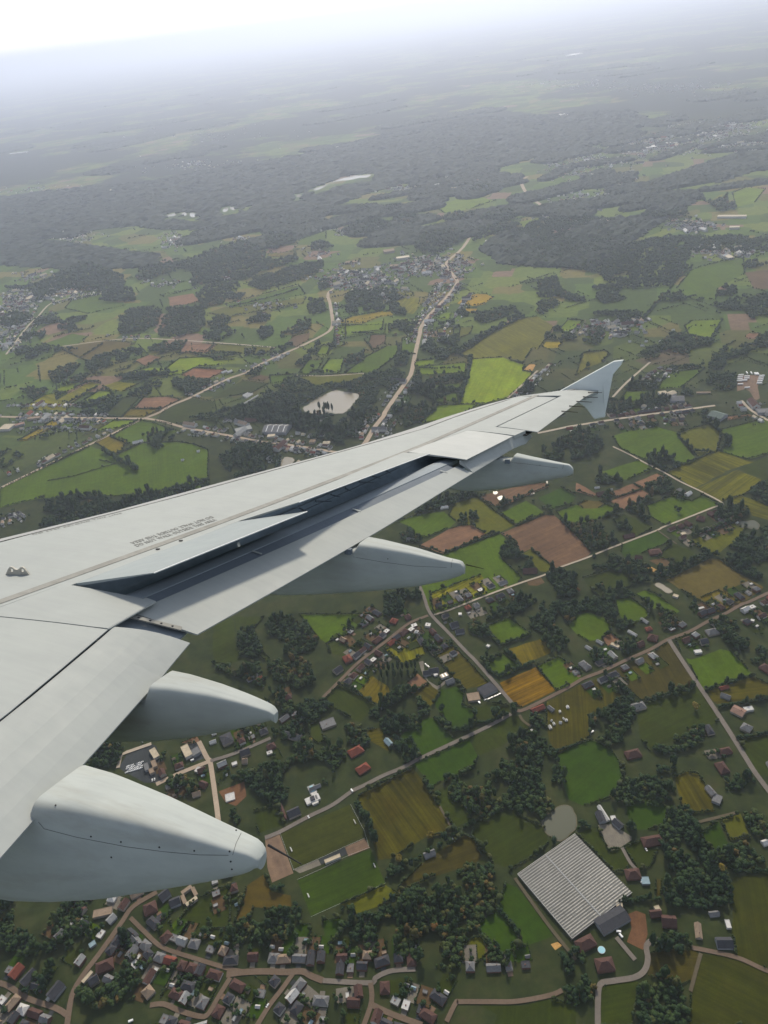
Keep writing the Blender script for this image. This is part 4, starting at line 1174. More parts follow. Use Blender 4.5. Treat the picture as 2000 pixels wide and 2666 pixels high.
# name, category, sheet, x1, y1, x2, y2 (the long axis), width m, wall height m, roof shape, roof colour | label
BUILD = """
clubhouse clubhouse H 818 602 952 546 5 3.2 flat cr|long cream roofed clubhouse between the two football pitches
farmhouse house H 500 200 600 155 13 4 gable dg|black roofed house beside the long red brown barn
barn barn H 430 105 478 232 5 3 gable rb|long low red brown barn edging the green lawn
grey_shed shed E 685 1522 780 1482 5 3 gable gr|long grey shed behind the white villa
villa house E 1030 1222 1140 1162 14 3.6 hip rd|orange red roofed villa, upper of the two below the woods
villa house E 1100 1372 1195 1312 13 3.6 hip rd|orange red roofed villa, lower of the two below the woods
workshop workshop E 1345 1092 1392 1140 8 4 gable bl|pale blue roofed workshop beside the grassy track
flat_roofed_house house E 785 975 905 930 16 3.5 flat gr|flat grey roofed house beside the trees
cottage house E 480 1040 612 1082 12 3.5 gable gr|grey roofed house half hidden in garden trees
farmhouse house E 900 512 962 470 12 4 gable dg|dark roofed house with a white end on the village street
town_house house E 998 372 1030 420 13 5 hip rd|bright red and white house beside the village crossroads
farm_shed shed E 150 582 240 532 6 3.5 gable gr|long grey shed of the red roofed farm by the fairing
farmhouse house E 232 592 272 552 11 4 gable rd|red roofed farmhouse just beyond the second fairing's tail
works_hall hall J 490 250 533 322 9 5 flat cr|cream roofed hall in the asphalt works yard
works_shed shed J 497 345 517 402 7 4 flat tn|tan roofed shed in the asphalt works yard
works_shed shed J 434 370 447 430 6 4 flat gr|grey roofed shed in the middle of the works yard
works_shed shed J 478 415 492 455 7 4 flat tn|small tan shed in the lower part of the works yard
works_building building J 768 225 812 315 11 6 flat cr|cream works building with a bent plan
works_annex building J 830 292 900 250 13 5 flat gr|light grey annex right of the cream works building
long_shed shed J 985 190 1040 170 6 3 gable wh|white roofed shed above the road of detached houses
garden_shed shed J 1003 112 1042 100 5 3 gable wh|white shed just under the second fairing
large_house house J 1088 182 1180 140 20 5 hip dg|large dark roofed house framed in white trim
garage garage J 868 415 908 430 9 3 flat wh|white roofed garage near the crossroads
garage garage J 1178 377 1222 360 6 3 flat wh|white roofed garage behind the detached houses
detached_house house J 1250 290 1332 260 12 4 gable dg|dark roofed detached house right of the crossroads
detached_house house J 1268 352 1312 345 9 4 gable tn|pinkish roofed detached house right of the crossroads
bungalow house J 1480 282 1526 266 6 3 flat wh|white roofed bungalow among trees at the road's end
brick_house house J 905 540 955 562 10 4 gable rb|brick house beside the straight stretch of road
brick_house house J 838 642 906 622 8 3.5 gable tn|tan roofed house just beyond the big fairing
half_built_house building J 1120 665 1200 640 13 1.5 flat wh|half built white house on the reddish building site
kiosk pavilion I 785 484 838 492 9 4 hip wh|white square pavilion under the big fairing
long_barn barn I 782 662 832 610 9 4 gable lg|pale grey barn on the village street
canopy canopy I 648 832 692 800 6 3 flat bl|pale blue canopy roof beside the village street
hall hall I 678 605 812 575 10 4 flat tn|broad tan roofed hall beside the pavilion
mansion house I 1042 582 1132 540 14 5 hip rb|mauve red roofed mansion in its hedged garden
barn barn I 1158 492 1222 442 12 5 gable dg|dark barn left of the courtyard building
barn barn I 1230 532 1302 502 11 5 gable dg|dark barn below the courtyard building
red_house house I 90 1062 162 972 12 5 gable rd|red roofed house at the left edge
grey_house house I 168 1112 262 1012 12 5 gable dg|grey roofed house right of the leftmost red one
white_shed shed I 342 1222 398 1150 3.5 3 flat wh|narrow white shed beside the dark barn on the left
dark_barn barn I 366 1208 452 1102 13 5 gable dg|large dark barn left of the village street
bright_shed shed I 600 1092 668 1012 4.5 3 flat cr|narrow cream shed right of the village street
slate_house house I 648 1102 714 1058 10 5 gable dg|slate roofed house beside the narrow cream shed
brick_manor house I 698 1002 822 952 13 5 hip rb|red brown manor with a white chimney stack
pale_house house I 1042 1190 1102 1132 12 4 hip tn|pale roofed house above the residential loop
showroom building D 835 692 952 632 20 5 flat dg|dark flat roofed showroom with a row of cars
storage_hall hall D 722 732 826 716 16 4 flat tn|tan flat roofed storage hall beside the showroom
red_barn barn D 1275 850 1382 806 9 4 gable rd|long bright red roofed barn by the golden field
hay_shed shed D 1420 806 1462 838 6 3.5 gable gr|grey shed right of the bright red barn
farmhouse house D 390 505 472 492 12 4 gable dg|dark roofed farmhouse under the striped field
white_annex building D 432 532 462 522 6 3 flat wh|small white annex of the dark roofed farmhouse
machine_hall hall D 490 552 552 527 8 4 flat cr|cream roofed machine hall with a dark stripe
stable stable D 340 522 402 512 10 4 gable dg|dark roofed stable by the bare sandy plot
stable stable D 540 602 602 577 9 4 gable gr|grey roofed stable at the end of the drive
pavilion pavilion D 266 157 298 160 7 3 hip wh|white pointed pavilion beside the ochre garden
field_barn barn G 350 440 440 402 8 4 gable gr|grey barn in the brownish clearing
poultry_house shed F 196 5 278 132 5 3 gable wh|long white roofed poultry house beside the grey yard
dark_stable stable F 192 60 232 150 9 4 gable dg|dark stable left of the long poultry house
white_shed shed F 300 112 342 106 6 3 flat wh|white shed right of the long poultry house
stable stable F 328 132 392 190 9 4 gable dg|dark gabled stable with a white end by the yard
bungalow house F 572 322 752 292 13 3.5 hip rb|low red roofed bungalow below the paddock
brick_cottage house F 428 602 552 592 13 4 hip rb|brick cottage at the end of the brick drive
lean_to shed F 562 652 632 650 9 3 flat bl|blue grey lean to shed behind the brick cottage
boiler_house building F 348 872 402 880 8 4 flat cr|cream boiler house at the greenhouse corner
greenhouse_annex hall F 195 1062 425 932 19 5 gable dg|dark packing hall attached to the greenhouse
farm_wing barn F 640 942 732 932 8 4 gable rb|brick farm wing with a cream shed beside it
cream_shed shed F 690 870 716 916 6 3 flat cr|cream shed at the brick farm
brick_farmhouse house F 740 1002 862 1012 14 4 gable rb|large brick farmhouse above the round garden
long_cottage house F 1047 1022 1062 1152 7 3.5 gable tn|long tan roofed cottage behind the hedge
white_container shed F 1300 990 1322 1062 5 3 flat wh|white roofed shed beside the big olive field
solar_barn barn F 1210 1192 1346 1192 12 4 gable dg|dark barn with a ribbed roof by the lane
grey_shed shed F 1150 942 1232 932 6 3 gable gr|grey shed half hidden behind the olive field trees
white_barn barn F 1608 332 1680 308 7 3.5 gable wh|white roofed barn at the right edge
brick_house house F 12 1232 152 1162 13 5 hip rb|brick house just below the greenhouse
brick_house house F 172 1392 322 1372 14 5 hip rb|brick house inside the lane's hook
farmhouse house C 1350 822 1452 872 15 4 gable tn2|pinkish farmhouse right of the long straight road
white_shed shed C 1450 832 1526 820 7 3.5 flat wh|pale flat shed beside the pinkish farmhouse
grey_house house C 1430 972 1512 1012 13 4 hip gr|blue grey roofed house below the pinkish farmhouse
orange_shed shed C 1240 652 1312 632 6 3 gable rd|orange roofed shed in the ochre green field
field_shed shed C 1250 702 1332 732 8 3.5 gable gr|grey shed below the orange roofed one
long_house house C 1130 1502 1192 1572 8 4 gable gr|long grey house beside the ochre field
square_barn barn C 1182 1592 1252 1622 13 4 flat gr|square grey barn below the long grey house
brick_house house C 1230 1292 1292 1382 13 4 hip rb|brick house left of the long straight road
white_hall hall C 1022 336 1082 326 7 3.5 flat wh|white roofed hall in the cluttered yard
dark_house house C 1070 252 1134 240 12 4 gable dg|dark house behind the cluttered yard
grey_farmhouse house C 1128 172 1222 152 13 4 hip gr|grey farmhouse right of the cluttered yard
grey_house house C 468 822 592 792 13 4 hip gr|grey roofed house at the edge of the dim wood
brick_house house C 430 1232 552 1202 13 4 hip rb|brick house hidden in the shady wood
white_barn barn C 452 152 522 192 5 3.5 gable wh|white roofed barn among the village farms
cream_shed shed C 302 262 372 292 6 3.5 flat cr|cream shed on the bare reddish yard
red_house house C 602 142 652 130 8 4 hip rd|small bright red roofed house on the village street
brick_house house C 622 202 702 222 14 4 hip rb|dark red house on the village street
small_glasshouse glasshouse C 562 42 622 80 6 2.5 gable lg|small pale glasshouse, rightmost of the three by the paddocks
small_glasshouse glasshouse C 85 282 132 312 6 2.5 gable lg|small pale glasshouse, leftmost of the three by the paddocks
small_glasshouse glasshouse C 180 232 232 262 6 2.5 gable lg|small pale glasshouse, middle one of the three
slate_house house C 42 422 112 480 12 4 hip gr|slate roofed house at the street corner
brick_house house C 1600 452 1680 502 14 4 hip rb|brick house at the right edge beyond the trodden field
farmhouse house A 410 667 502 650 10 3.5 gable rb|red brown farmhouse on the straight lane
farmhouse house A 180 302 242 290 12 4 gable rb|red roofed farmhouse beside the three reddish fields
white_shed shed A 160 242 202 236 5 3 gable wh|white shed above the red roofed farmhouse
white_shed shed A 288 256 314 252 4 3 gable wh|small white shed right of the red roofed farmhouse
round_drive_house house A 630 802 732 790 15 4 hip rb|brown roofed house inside the curved drive
coach_house house A 510 842 572 852 10 4 gable rb|brown roofed coach house by the sandy strip
pump_house shed A 838 1168 882 1182 7 3 flat cr|cream pump house beside the oval basin
white_shed shed A 1060 1288 1102 1274 4 3 flat wh|long white shed above the village street bend
white_tunnel shed A 1508 1384 1538 1392 5 3 flat wh|white tunnel shed in the right hand gardens
villa house A 1040 502 1112 512 14 4 hip rb|red brown villa on the pale lane
bright_shed shed A 908 642 946 632 7 3 flat cr|bright cream shed behind the lane houses
farmhouse house B 1200 962 1322 958 13 4 gable rb|brown roofed farm building at the lane crossing
white_shed shed B 644 1332 672 1330 6 3 flat wh|white shed in the hedged garden by the lane
stables stable B 575 1438 640 1420 14 4 gable dg|dark stables with white ridges on the diagonal road
barn barn B 620 1492 692 1478 10 4 gable dg|dark barn below the stables on the diagonal road
white_shed shed B 888 1602 912 1612 5 3 flat wh|white shed among dark trees by the diagonal road
red_house house B 60 1387 112 1402 12 4 hip rd|red roofed house with a white gable in the village
white_house house B 360 1426 402 1432 8 4 flat wh|white roofed house near the crossroads
white_cottage house B 488 414 556 404 8 3.5 hip wh|white cottage under the outer flap
farm_shed shed B 190 692 262 672 8 3.5 gable gr|grey shed at the pinkish field's corner
factory_hall hall L 800 735 1005 738 45 8 gable gr|long grey factory hall with white skylight bands
school_building building L 545 752 682 716 26 6 flat lg|square flat building with a pale rim above the village road
cream_hall hall L 820 792 886 786 14 5 flat cr|cream roofed hall before the factory
red_hall hall L 630 646 726 656 12 4 gable rb|long red roofed hall above the square building
depot hall L 1222 660 1292 668 18 5 gable gr|grey depot hidden in the lake wood
glasshouse glasshouse L 605 441 652 416 7 3 gable wh|white roofed glasshouse, leftmost of the three side by side
glasshouse glasshouse L 616 449 670 421 7 3 gable wh|white roofed glasshouse, middle of the three side by side
glasshouse glasshouse L 632 456 688 422 7 3 gable wh|white roofed glasshouse, rightmost of the three side by side
long_tunnel shed L 615 506 738 434 4 3 gable wh|very long thin white tunnel beside the lake wood
villa house L 1185 837 1232 836 15 5 hip tn|tan roofed villa on the village road
white_villa house L 1300 852 1358 850 15 5 hip cr|cream roofed villa near the leading edge
farm_hall barn L 422 242 470 226 8 4 gable wh|pale barn by the red brown field, left of two
farm_hall barn L 472 241 512 223 8 4 gable wh|pale barn by the red brown field, right of two
field_shelter shed L 75 994 98 992 6 3 gable wh|white field shelter in the huge green meadow
field_shelter shed L 210 920 234 916 7 3 gable wh|white field shelter below the square brown plot
industrial_hall hall K 20 718 112 715 34 7 flat cr|large cream industrial hall at the left edge
industrial_hall hall K 130 702 216 680 16 6 flat tn2|long pinkish industrial hall at the left edge
industrial_hall hall K 245 642 352 630 14 6 flat tn|tan hall along the left village road
white_farm house K 1150 852 1240 832 12 4 gable wh|white farm at the end of the field path
cream_hall hall N 720 597 786 588 24 6 hip cr|cream roofed hall, left of two behind the wingtip village
cream_hall hall N 795 600 850 582 18 6 gable cr|cream roofed hall, right of two behind the wingtip village
grey_hall hall N 808 642 932 640 28 7 gable gr|grey sports hall below the two cream halls
green_hall hall N 1165 768 1280 802 32 7 gable gn|green roofed hall on the wingtip village road
cream_house house N 568 696 602 702 12 5 hip cr|cream house on the wingtip village road
tan_shed shed N 1040 578 1162 576 7 3 flat tn|long tan shed behind the wingtip village
long_grey_hall hall N 1560 748 1700 742 22 6 flat gr|long grey hall at the right edge
field_shelter shed N 452 137 474 134 7 3 gable wh|white field shelter, left one of the row of three
field_shelter shed N 595 138 616 134 7 3 gable wh|white field shelter, middle one of the row of three
field_shelter shed N 718 138 738 134 7 3 gable wh|white field shelter, right one of the row of three
field_shelter shed N 556 172 592 170 6 3 gable wh|white field shelter below the row of three
field_shelter shed N 828 38 850 36 7 3 gable wh|white field shelter above the row of three
factory hall X 300 718 382 705 40 8 flat tn|far tan factory left of the main street
factory hall X 400 772 502 758 30 8 flat cr|far cream factory left of the main street
factory hall X 348 832 412 826 25 7 flat tn|far tan hall at the edge of the main village
barn barn X 1098 632 1132 628 16 5 gable wh|far white roofed barn right of the main road
warehouse hall X 1362 119 1392 115 40 8 flat wh|far white warehouse at the upper road's start
farm_hall hall X 0 802 92 794 26 6 flat tn|far tan farm hall in the middle distance
long_factory hall O 1295 46 1502 45 28 8 flat cr|far long cream factory in the upper right
factory hall O 1380 126 1452 124 24 8 flat cr|far shorter cream factory in the upper right
warehouse hall O 1348 340 1392 334 50 8 flat cr|far cream warehouse below the upper right factories
barn barn O 890 232 922 228 18 5 gable wh|far white barn left of the factories
warehouse hall P 145 804 212 795 28 7 flat wh|far white warehouse at the left suburb
giant_warehouse hall S 1483 144 1508 142 260 12 flat wh|farthest white warehouse, highest in the haze
far_warehouse hall S 1456 299 1471 303 60 10 flat wh|far white warehouse above the great forest
far_warehouse hall S 27 402 72 397 60 10 flat wh|far long white roof at the left edge in haze
far_warehouse hall S 1680 387 1706 384 60 10 flat wh|far white warehouse, left one in the upper right town
far_warehouse hall S 1735 376 1762 373 60 10 flat wh|far white warehouse, right one in the upper right town
"""
# houses in rows: label phrase | road points (photograph) | sides (L, R, LR) | spacing m | set-back m
ROWS = [
 ("on the lower left main street", "409,2323 347,2361 318,2401 282,2452 253,2492 217,2539 188,2593", "LR", 12.5, 13),
 ("on the lane between streets", "340,2390 376,2426 416,2463 459,2481 495,2492 600,2524", "LR", 12.5, 12),
 ("round the residential loop", "600,2546 571,2593 543,2640 521,2647 470,2633 427,2615", "LR", 12.5, 12),
 ("on the wide bottom street", "560,2538 636,2532 690,2530 745,2532 830,2534 900,2530", "L", 12.5, 15),
 ("south of the wide bottom street", "640,2540 700,2545 760,2560 840,2570 940,2575", "R", 16, 16),
 ("on the street falling downward", "763,2540 733,2578 702,2618 669,2672", "LR", 14, 13),
 ("in terrace right of wide street", "870,2556 962,2556 998,2536 1028,2527 1082,2524", "L", 13, 13),
 ("on the short bottom street", "965,2560 968,2608 947,2672", "LR", 14, 13),
 ("on the bottom centre street", "971,2618 1022,2642 1100,2670", "LR", 14, 13),
 ("south of the terrace street", "1000,2545 1040,2570 1090,2600 1150,2640", "LR", 17, 10),
 ("on the curved garden lane", "1199,2607 1271,2607 1332,2607 1437,2589", "L", 22, 32),
 ("on the left bottom street", "-10,2558 22,2568 72,2600 145,2625", "LR", 15, 13),
 ("on the upper middle village street", "1000,1672 1040,1642 1070,1621 1115,1603", "LR", 14, 13),
 ("on the lower middle village street", "880,1778 935,1724 970,1697 1000,1674", "LR", 15, 14),
 ("behind the middle village street", "930,1700 980,1655 1030,1620", "L", 18, 40),
 ("right of the diagonal road", "1121,1610 1169,1655 1211,1700", "R", 22, 20),
 ("left of the diagonal road", "1100,1615 1115,1640 1135,1665", "R", 20, 22),
 ("on the lane above the crossroads", "1140,1598 1169,1589 1220,1570 1271,1549 1340,1524", "LR", 20, 15),
 ("on the road of detached houses", "560,1980 606,1964 678,1934 705,1922", "LR", 17, 15),
 ("on the street to the industrial yard", "540,1985 512,1996 461,2017 430,2032", "LR", 17, 14),
 ("in the woodland gardens", "660,1900 730,1850 790,1830", "LR", 28, 18),
 ("on the lower right hand street", "1500,1778 1569,1748 1633,1718 1696,1690", "LR", 22, 16),
 ("on the upper right hand street", "1757,1660 1795,1645 1844,1618 1889,1598 1931,1574 1949,1568 2000,1545", "LR", 18, 15),
 ("in second row at right edge", "1860,1640 1920,1605 1990,1575", "R", 18, 20),
 ("on the pale right lane", "1727,1375 1783,1353 1830,1335 1859,1325 1895,1322", "R", 17, 15),
 ("behind the pale right lane", "1740,1390 1800,1368 1860,1345 1890,1330", "R", 19, 28),
 ("in the hamlet inside the lane's bend", "1760,1262 1790,1280 1820,1294", "R", 16, 10),
 ("along the long straight road", "1877,1871 1931,1956 1967,2013 1990,2040", "LR", 34, 24),
 ("in gardens under fairing tails", "620,2290 520,2330 450,2360", "LR", 18, 10),
 ("right of the wingtip fence", "1590,1094 1669,1082 1723,1075 1800,1064", "LR", 17, 13),
 ("left of the wingtip fence", "1470,1114 1520,1106 1575,1096", "R", 17, 13),
 ("below the wingtip village road", "1600,1105 1700,1090 1790,1085", "R", 20, 18),
 ("in the wingtip hamlet", "1660,990 1690,965 1710,955", "R", 15, 14),
 ("behind the lower left main street", "405,2323 343,2361 314,2401 278,2452 249,2492", "R", 15, 36),
 ("beside the lower left main street", "409,2323 347,2361 318,2401 282,2452 253,2492 217,2539", "L", 15, 36),
 ("behind the lane between streets", "376,2426 416,2463 495,2492 600,2524", "R", 15, 32),
 ("inside the residential loop", "590,2560 560,2590 530,2625", "R", 15, 34),
 ("in third row off the main street", "405,2323 343,2361 314,2401 278,2452 249,2492", "R", 15, 58),
 ("between the wide street and loop", "600,2560 650,2575 700,2560", "R", 14, 6),
 ("west of the falling street", "700,2580 670,2610 640,2650", "R", 14, 30),
 ("east of the falling street", "790,2560 760,2600 730,2650", "LR", 14, 12),
 ("above the terrace street", "900,2500 960,2505 1020,2500", "L", 15, 4),
 ("along the bottom left corner", "0,2600 60,2630 120,2660", "LR", 14, 12),
]
FAR_ROWS = [("1935,1046 1958,1070 2000,1094", "LR", 18, 14), ("1670,1000 1700,985 1725,960", "R", 15, 20),   # same, merged: too small to tell apart
 ("482,1114 500,1117 601,1135 676,1149 751,1158 866,1176", "LR", 16, 14), ("560,1110 700,1140 850,1160", "LR", 17, 34), ("640,1165 760,1190 830,1195", "LR", 16, 26),
 ("40,1087 154,1087 211,1088 270,1089", "LR", 15, 14), ("0,1070 100,1070 200,1072", "LR", 17, 34), ("60,1110 130,1105 260,1110", "LR", 17, 20),
 ("105,1220 160,1190 230,1158 300,1125", "L", 18, 16), ("20,1245 60,1230", "L", 18, 14), ("0,1360 40,1350 60,1340", "LR", 14, 10),
 ("956,1146 975,1113 999,1083", "LR", 14, 16), ("965,1130 990,1100", "LR", 16, 40), ("1010,1060 1033,1029 1063,986", "LR", 22, 18),
 ("1093,905 1097,851 1117,821 1159,778 1189,739", "LR", 11, 14), ("1105,890 1130,850 1160,810 1200,760", "LR", 14, 45), ("1130,800 1160,770 1180,735", "L", 14, 40),
 ("866,900 863,854 866,833 859,788", "R", 16, 18), ("641,972 675,952 717,932 750,917", "LR", 18, 14), ("501,1035 560,1004 600,985", "LR", 22, 16),
 ("1322,1036 1361,1001 1400,965 1430,940", "R", 16, 14), ("1498,872 1519,850 1560,840 1590,845", "LR", 13, 12), ("1530,860 1590,850 1640,855", "LR", 15, 20),
 ("134,789 195,774 278,762", "LR", 18, 16), ("36,897 72,850 98,825", "LR", 18, 18)]
FAR_BLOBS = [  # centre x, y, half width, half height (photograph), houses
 (1130, 690, 70, 22, 170), (1180, 700, 40, 40, 120), (960, 740, 70, 25, 160), (930, 720, 110, 30, 150), (1060, 705, 60, 20, 80), (880, 735, 40, 18, 60), (1000, 770, 60, 12, 50),
 (60, 780, 60, 35, 220), (20, 840, 40, 40, 120), (170, 760, 60, 20, 80), (30, 900, 30, 20, 50), (450, 625, 30, 25, 70), (190, 620, 60, 15, 50), (90, 720, 60, 12, 40),
 (1450, 560, 50, 30, 90), (1520, 520, 70, 22, 150), (1600, 470, 60, 20, 110), (1480, 440, 60, 20, 120), (1560, 420, 90, 16, 170), (1700, 380, 120, 22, 420), (1820, 345, 90, 22, 380), (1930, 370, 60, 26, 200), (1900, 330, 90, 15, 200),
 (1800, 590, 60, 16, 110), (1850, 655, 60, 16, 60), (1930, 660, 50, 12, 40), (1540, 590, 40, 30, 70), (1100, 490, 100, 10, 110), (1150, 475, 60, 10, 70), (1230, 470, 80, 8, 60), (650, 625, 60, 8, 40), (900, 605, 60, 8, 40), (970, 600, 50, 8, 40),
 (700, 800, 60, 15, 25), (350, 880, 40, 8, 20), (820, 660, 50, 10, 20), (250, 500, 100, 12, 60), (100, 500, 90, 14, 70), (500, 430, 120, 14, 80), (880, 400, 100, 14, 60), (1500, 220, 150, 14, 120), (1750, 230, 150, 14, 120), (560, 350, 200, 20, 60),
 (1600, 870, 60, 14, 30), (1650, 840, 30, 20, 30), (580, 720, 40, 10, 30), (430, 740, 60, 12, 30)]
# single trees: kind, sheet, x, y, crown radius m | label
TREES = """
r B 690 520 6|round dark tree, left of the two in the olive pasture
r B 780 490 7|round dark tree, right of the two in the olive pasture
r B 760 470 6|round dark tree touching the pair in the olive pasture
o A 20 1132 4|orange leaved tree at the edge of the dim glade
y C 1030 822 6|yellow green rounded tree in the dark scrubby pasture
y E 702 1102 4|bright yellow bush beside the flat grey house
y F 1260 556 5|ochre yellow tree beside the long dark wood
y G 400 270 5|ochre tree at the corner of the orange brown crop
y G 140 480 5|ochre tree beside the brownish clearing
y H 1460 580 5|ochre tree between the pitches and the wood
o G 440 1070 5|rusty brown tree inside the big lower wood
r C 195 690 4|small dark tree in the olive brown field
r M 775 915 6|round tree, left of two in the bright pasture by the main road
r M 853 912 6|round tree, right of two in the bright pasture by the main road
r N 45 292 7|round tree in the olive field left of the wingtip
r N 102 352 7|round tree right beside the wingtip fence
r N 120 20 7|dark tree at the hill hamlet
r K 505 425 7|dark tree at the end of the pale green field
r A 890 450 6|lone tree in the field inside the lane's bend
r A 860 415 4|small lone bush in the field inside the lane's bend
r D 505 830 6|dark tree in the meadow behind the workshop, left of three
r D 790 870 6|dark tree in the meadow behind the workshop, middle of three
r D 965 880 8|dark tree in the meadow behind the workshop, right of three
r D 480 610 3|small bush on the drive of the farm
p E 1290 500 3|tall slim poplar, first of the row by the striped field
p E 1330 500 3|tall slim poplar, second of the row by the striped field
p E 1370 495 3|tall slim poplar, third of the row by the striped field
p E 1410 495 3|tall slim poplar, fourth of the row by the striped field
p E 1450 490 3|tall slim poplar, fifth of the row by the striped field
p E 1490 490 3|tall slim poplar, sixth of the row by the striped field
p E 1530 485 3|tall slim poplar, seventh of the row by the striped field
p E 1570 480 3|tall slim poplar, eighth of the row by the striped field
p E 1600 480 3|tall slim poplar, last of the row by the striped field
p E 1310 560 3|poplar, first of the second row nearer the dark copse
p E 1360 560 3|poplar, second of the second row nearer the dark copse
p E 1420 555 3|poplar, third of the second row nearer the dark copse
p E 1480 555 3|poplar, fourth of the second row nearer the dark copse
p E 1540 555 3|poplar, last of the second row nearer the dark copse
p L 1270 555 3.5|dark poplar on the near shore of the lake, leftmost
p L 1316 560 3.5|dark poplar on the near shore of the lake, second from left
p L 1332 563 3.5|dark poplar on the near shore of the lake, third from left
p L 1350 568 4|dark poplar on the near shore of the lake, fourth from left
p L 1380 572 3.5|dark poplar on the near shore of the lake, rightmost
p L 1490 378 4|dark poplar behind the lake, leftmost of the far group
p L 1512 378 4|dark poplar behind the lake, second of the far group
p L 1530 380 4|dark poplar behind the lake, third of the far group
p L 1548 385 4|dark poplar behind the lake, rightmost of the far group
"""
CARS = [("H", 676, 207, "white car on the narrow road above the upper pitch"), ("E", 1052, 1527, "white van on the narrow road by the orange brown field"), ("G", 602, 293, "white van parked where the footpath meets the clearing"),
 ("D", 876, 739, "white car, first of the row outside the showroom"), ("D", 906, 732, "white car, second of the row outside the showroom"), ("D", 931, 720, "white car, third of the row outside the showroom"), ("D", 960, 708, "white car, fourth of the row outside the showroom"), ("D", 980, 700, "white car, fifth of the row outside the showroom"), ("D", 998, 690, "white car, last of the row outside the showroom"), ("D", 823, 766, "white van in front of the tan storage hall"),
 ("D", 362, 435, "white car, first of three on the farm drive"), ("D", 372, 444, "white car, second of three on the farm drive"), ("D", 384, 452, "white car, third of three on the farm drive"),
 ("J", 835, 335, "white van outside the cream works building"), ("J", 488, 505, "white car, left of two in the lower works yard"), ("J", 508, 498, "white car, right of two in the lower works yard"), ("J", 403, 172, "white van at the top of the works yard"),
 ("I", 80, 1372, "white car at the left bottom corner"), ("I", 945, 1366, "white van at the bottom edge of the village"), ("F", 368, 1086, "white van, upper of two beside the greenhouse annex"), ("F", 388, 1122, "white van, lower of two beside the greenhouse annex"), ("F", 606, 375, "white car beside the red roofed bungalow"), ("F", 575, 655, "white van by the brick cottage"),
 ("H", 322, 1836, "pale car on the street falling to the bottom edge"), ("C", 140, 1020, "white van at the edge of the shady wood")]
SHEDS = [("D", 1278, 1016, 5, 4), ("D", 1435, 980, 6, 4), ("D", 1525, 940, 4, 4), ("D", 1575, 920, 3, 4), ("D", 1587, 806, 4, 4), ("D", 1468, 950, 4, 3), ("D", 1447, 922, 3, 2), ("D", 1520, 845, 3, 3), ("D", 1552, 905, 3, 2)]
TRAILERS = [("N", 1425, 425, 0), ("N", 1418, 442, 0), ("N", 1415, 460, 0), ("N", 1412, 476, 0), ("N", 1476, 438, 0), ("N", 1474, 455, 0), ("N", 1455, 472, 0), ("N", 1420, 505, 0), ("N", 1606, 432, 0), ("N", 1598, 448, 0), ("N", 1594, 464, 0), ("N", 1588, 480, 0), ("N", 1584, 498, 0), ("N", 1478, 535, 0), ("N", 1476, 407, 1), ("N", 1514, 408, 1), ("N", 1546, 415, 1), ("N", 1558, 415, 1), ("N", 1572, 415, 1)]
# ------------------------------------------------------------------ ground materials
KINDS = dict(
 lime=(.200, .255, .022), g1=(.165, .215, .024), g1d=(.130, .180, .024), g2=(.074, .112, .021), g2b=(.046, .082, .012), g3=(.045, .060, .016), g4=(.098, .104, .026),
 yg=(.150, .152, .026), oc=(.120, .100, .026), oc2=(.088, .080, .018), oc3=(.098, .075, .026), ol=(.100, .100, .021), ol2=(.122, .120, .030), y=(.23, .19, .034), y2=(.30, .215, .010), go=(.165, .105, .010), go2=(.150, .130, .018),
 co=(.074, .070, .014), co2=(.050, .056, .014), dry=(.100, .082, .032), dry2=(.068, .060, .020), br=(.150, .098, .068), bd=(.110, .078, .050), pb=(.205, .128, .090), rb=(.220, .120, .080), re=(.190, .110, .072), sand=(.46, .30, .155),
 pav=(.200, .185, .165), pav2=(.205, .150, .118), asph=(.055, .060, .066), pitch=(.058, .066, .020), pitch2=(.048, .076, .010))
STRIPE = dict(yg=.30, oc2=.22, ol=.30, ol2=.14, go=.28, go2=.15, co=.24, co2=.14, dry2=.16, br=.12, pb=.10, rb=.12, oc=.2, y=.15, lime=.08, g3=.10, pitch=.10, pitch2=.12, g2=.07)
def vivid(c, k=.80, s=1.28):
    l = .3 * c[0] + .6 * c[1] + .1 * c[2]
    return tuple(max(.004, (l + (q - l) * s)) * k for q in c)
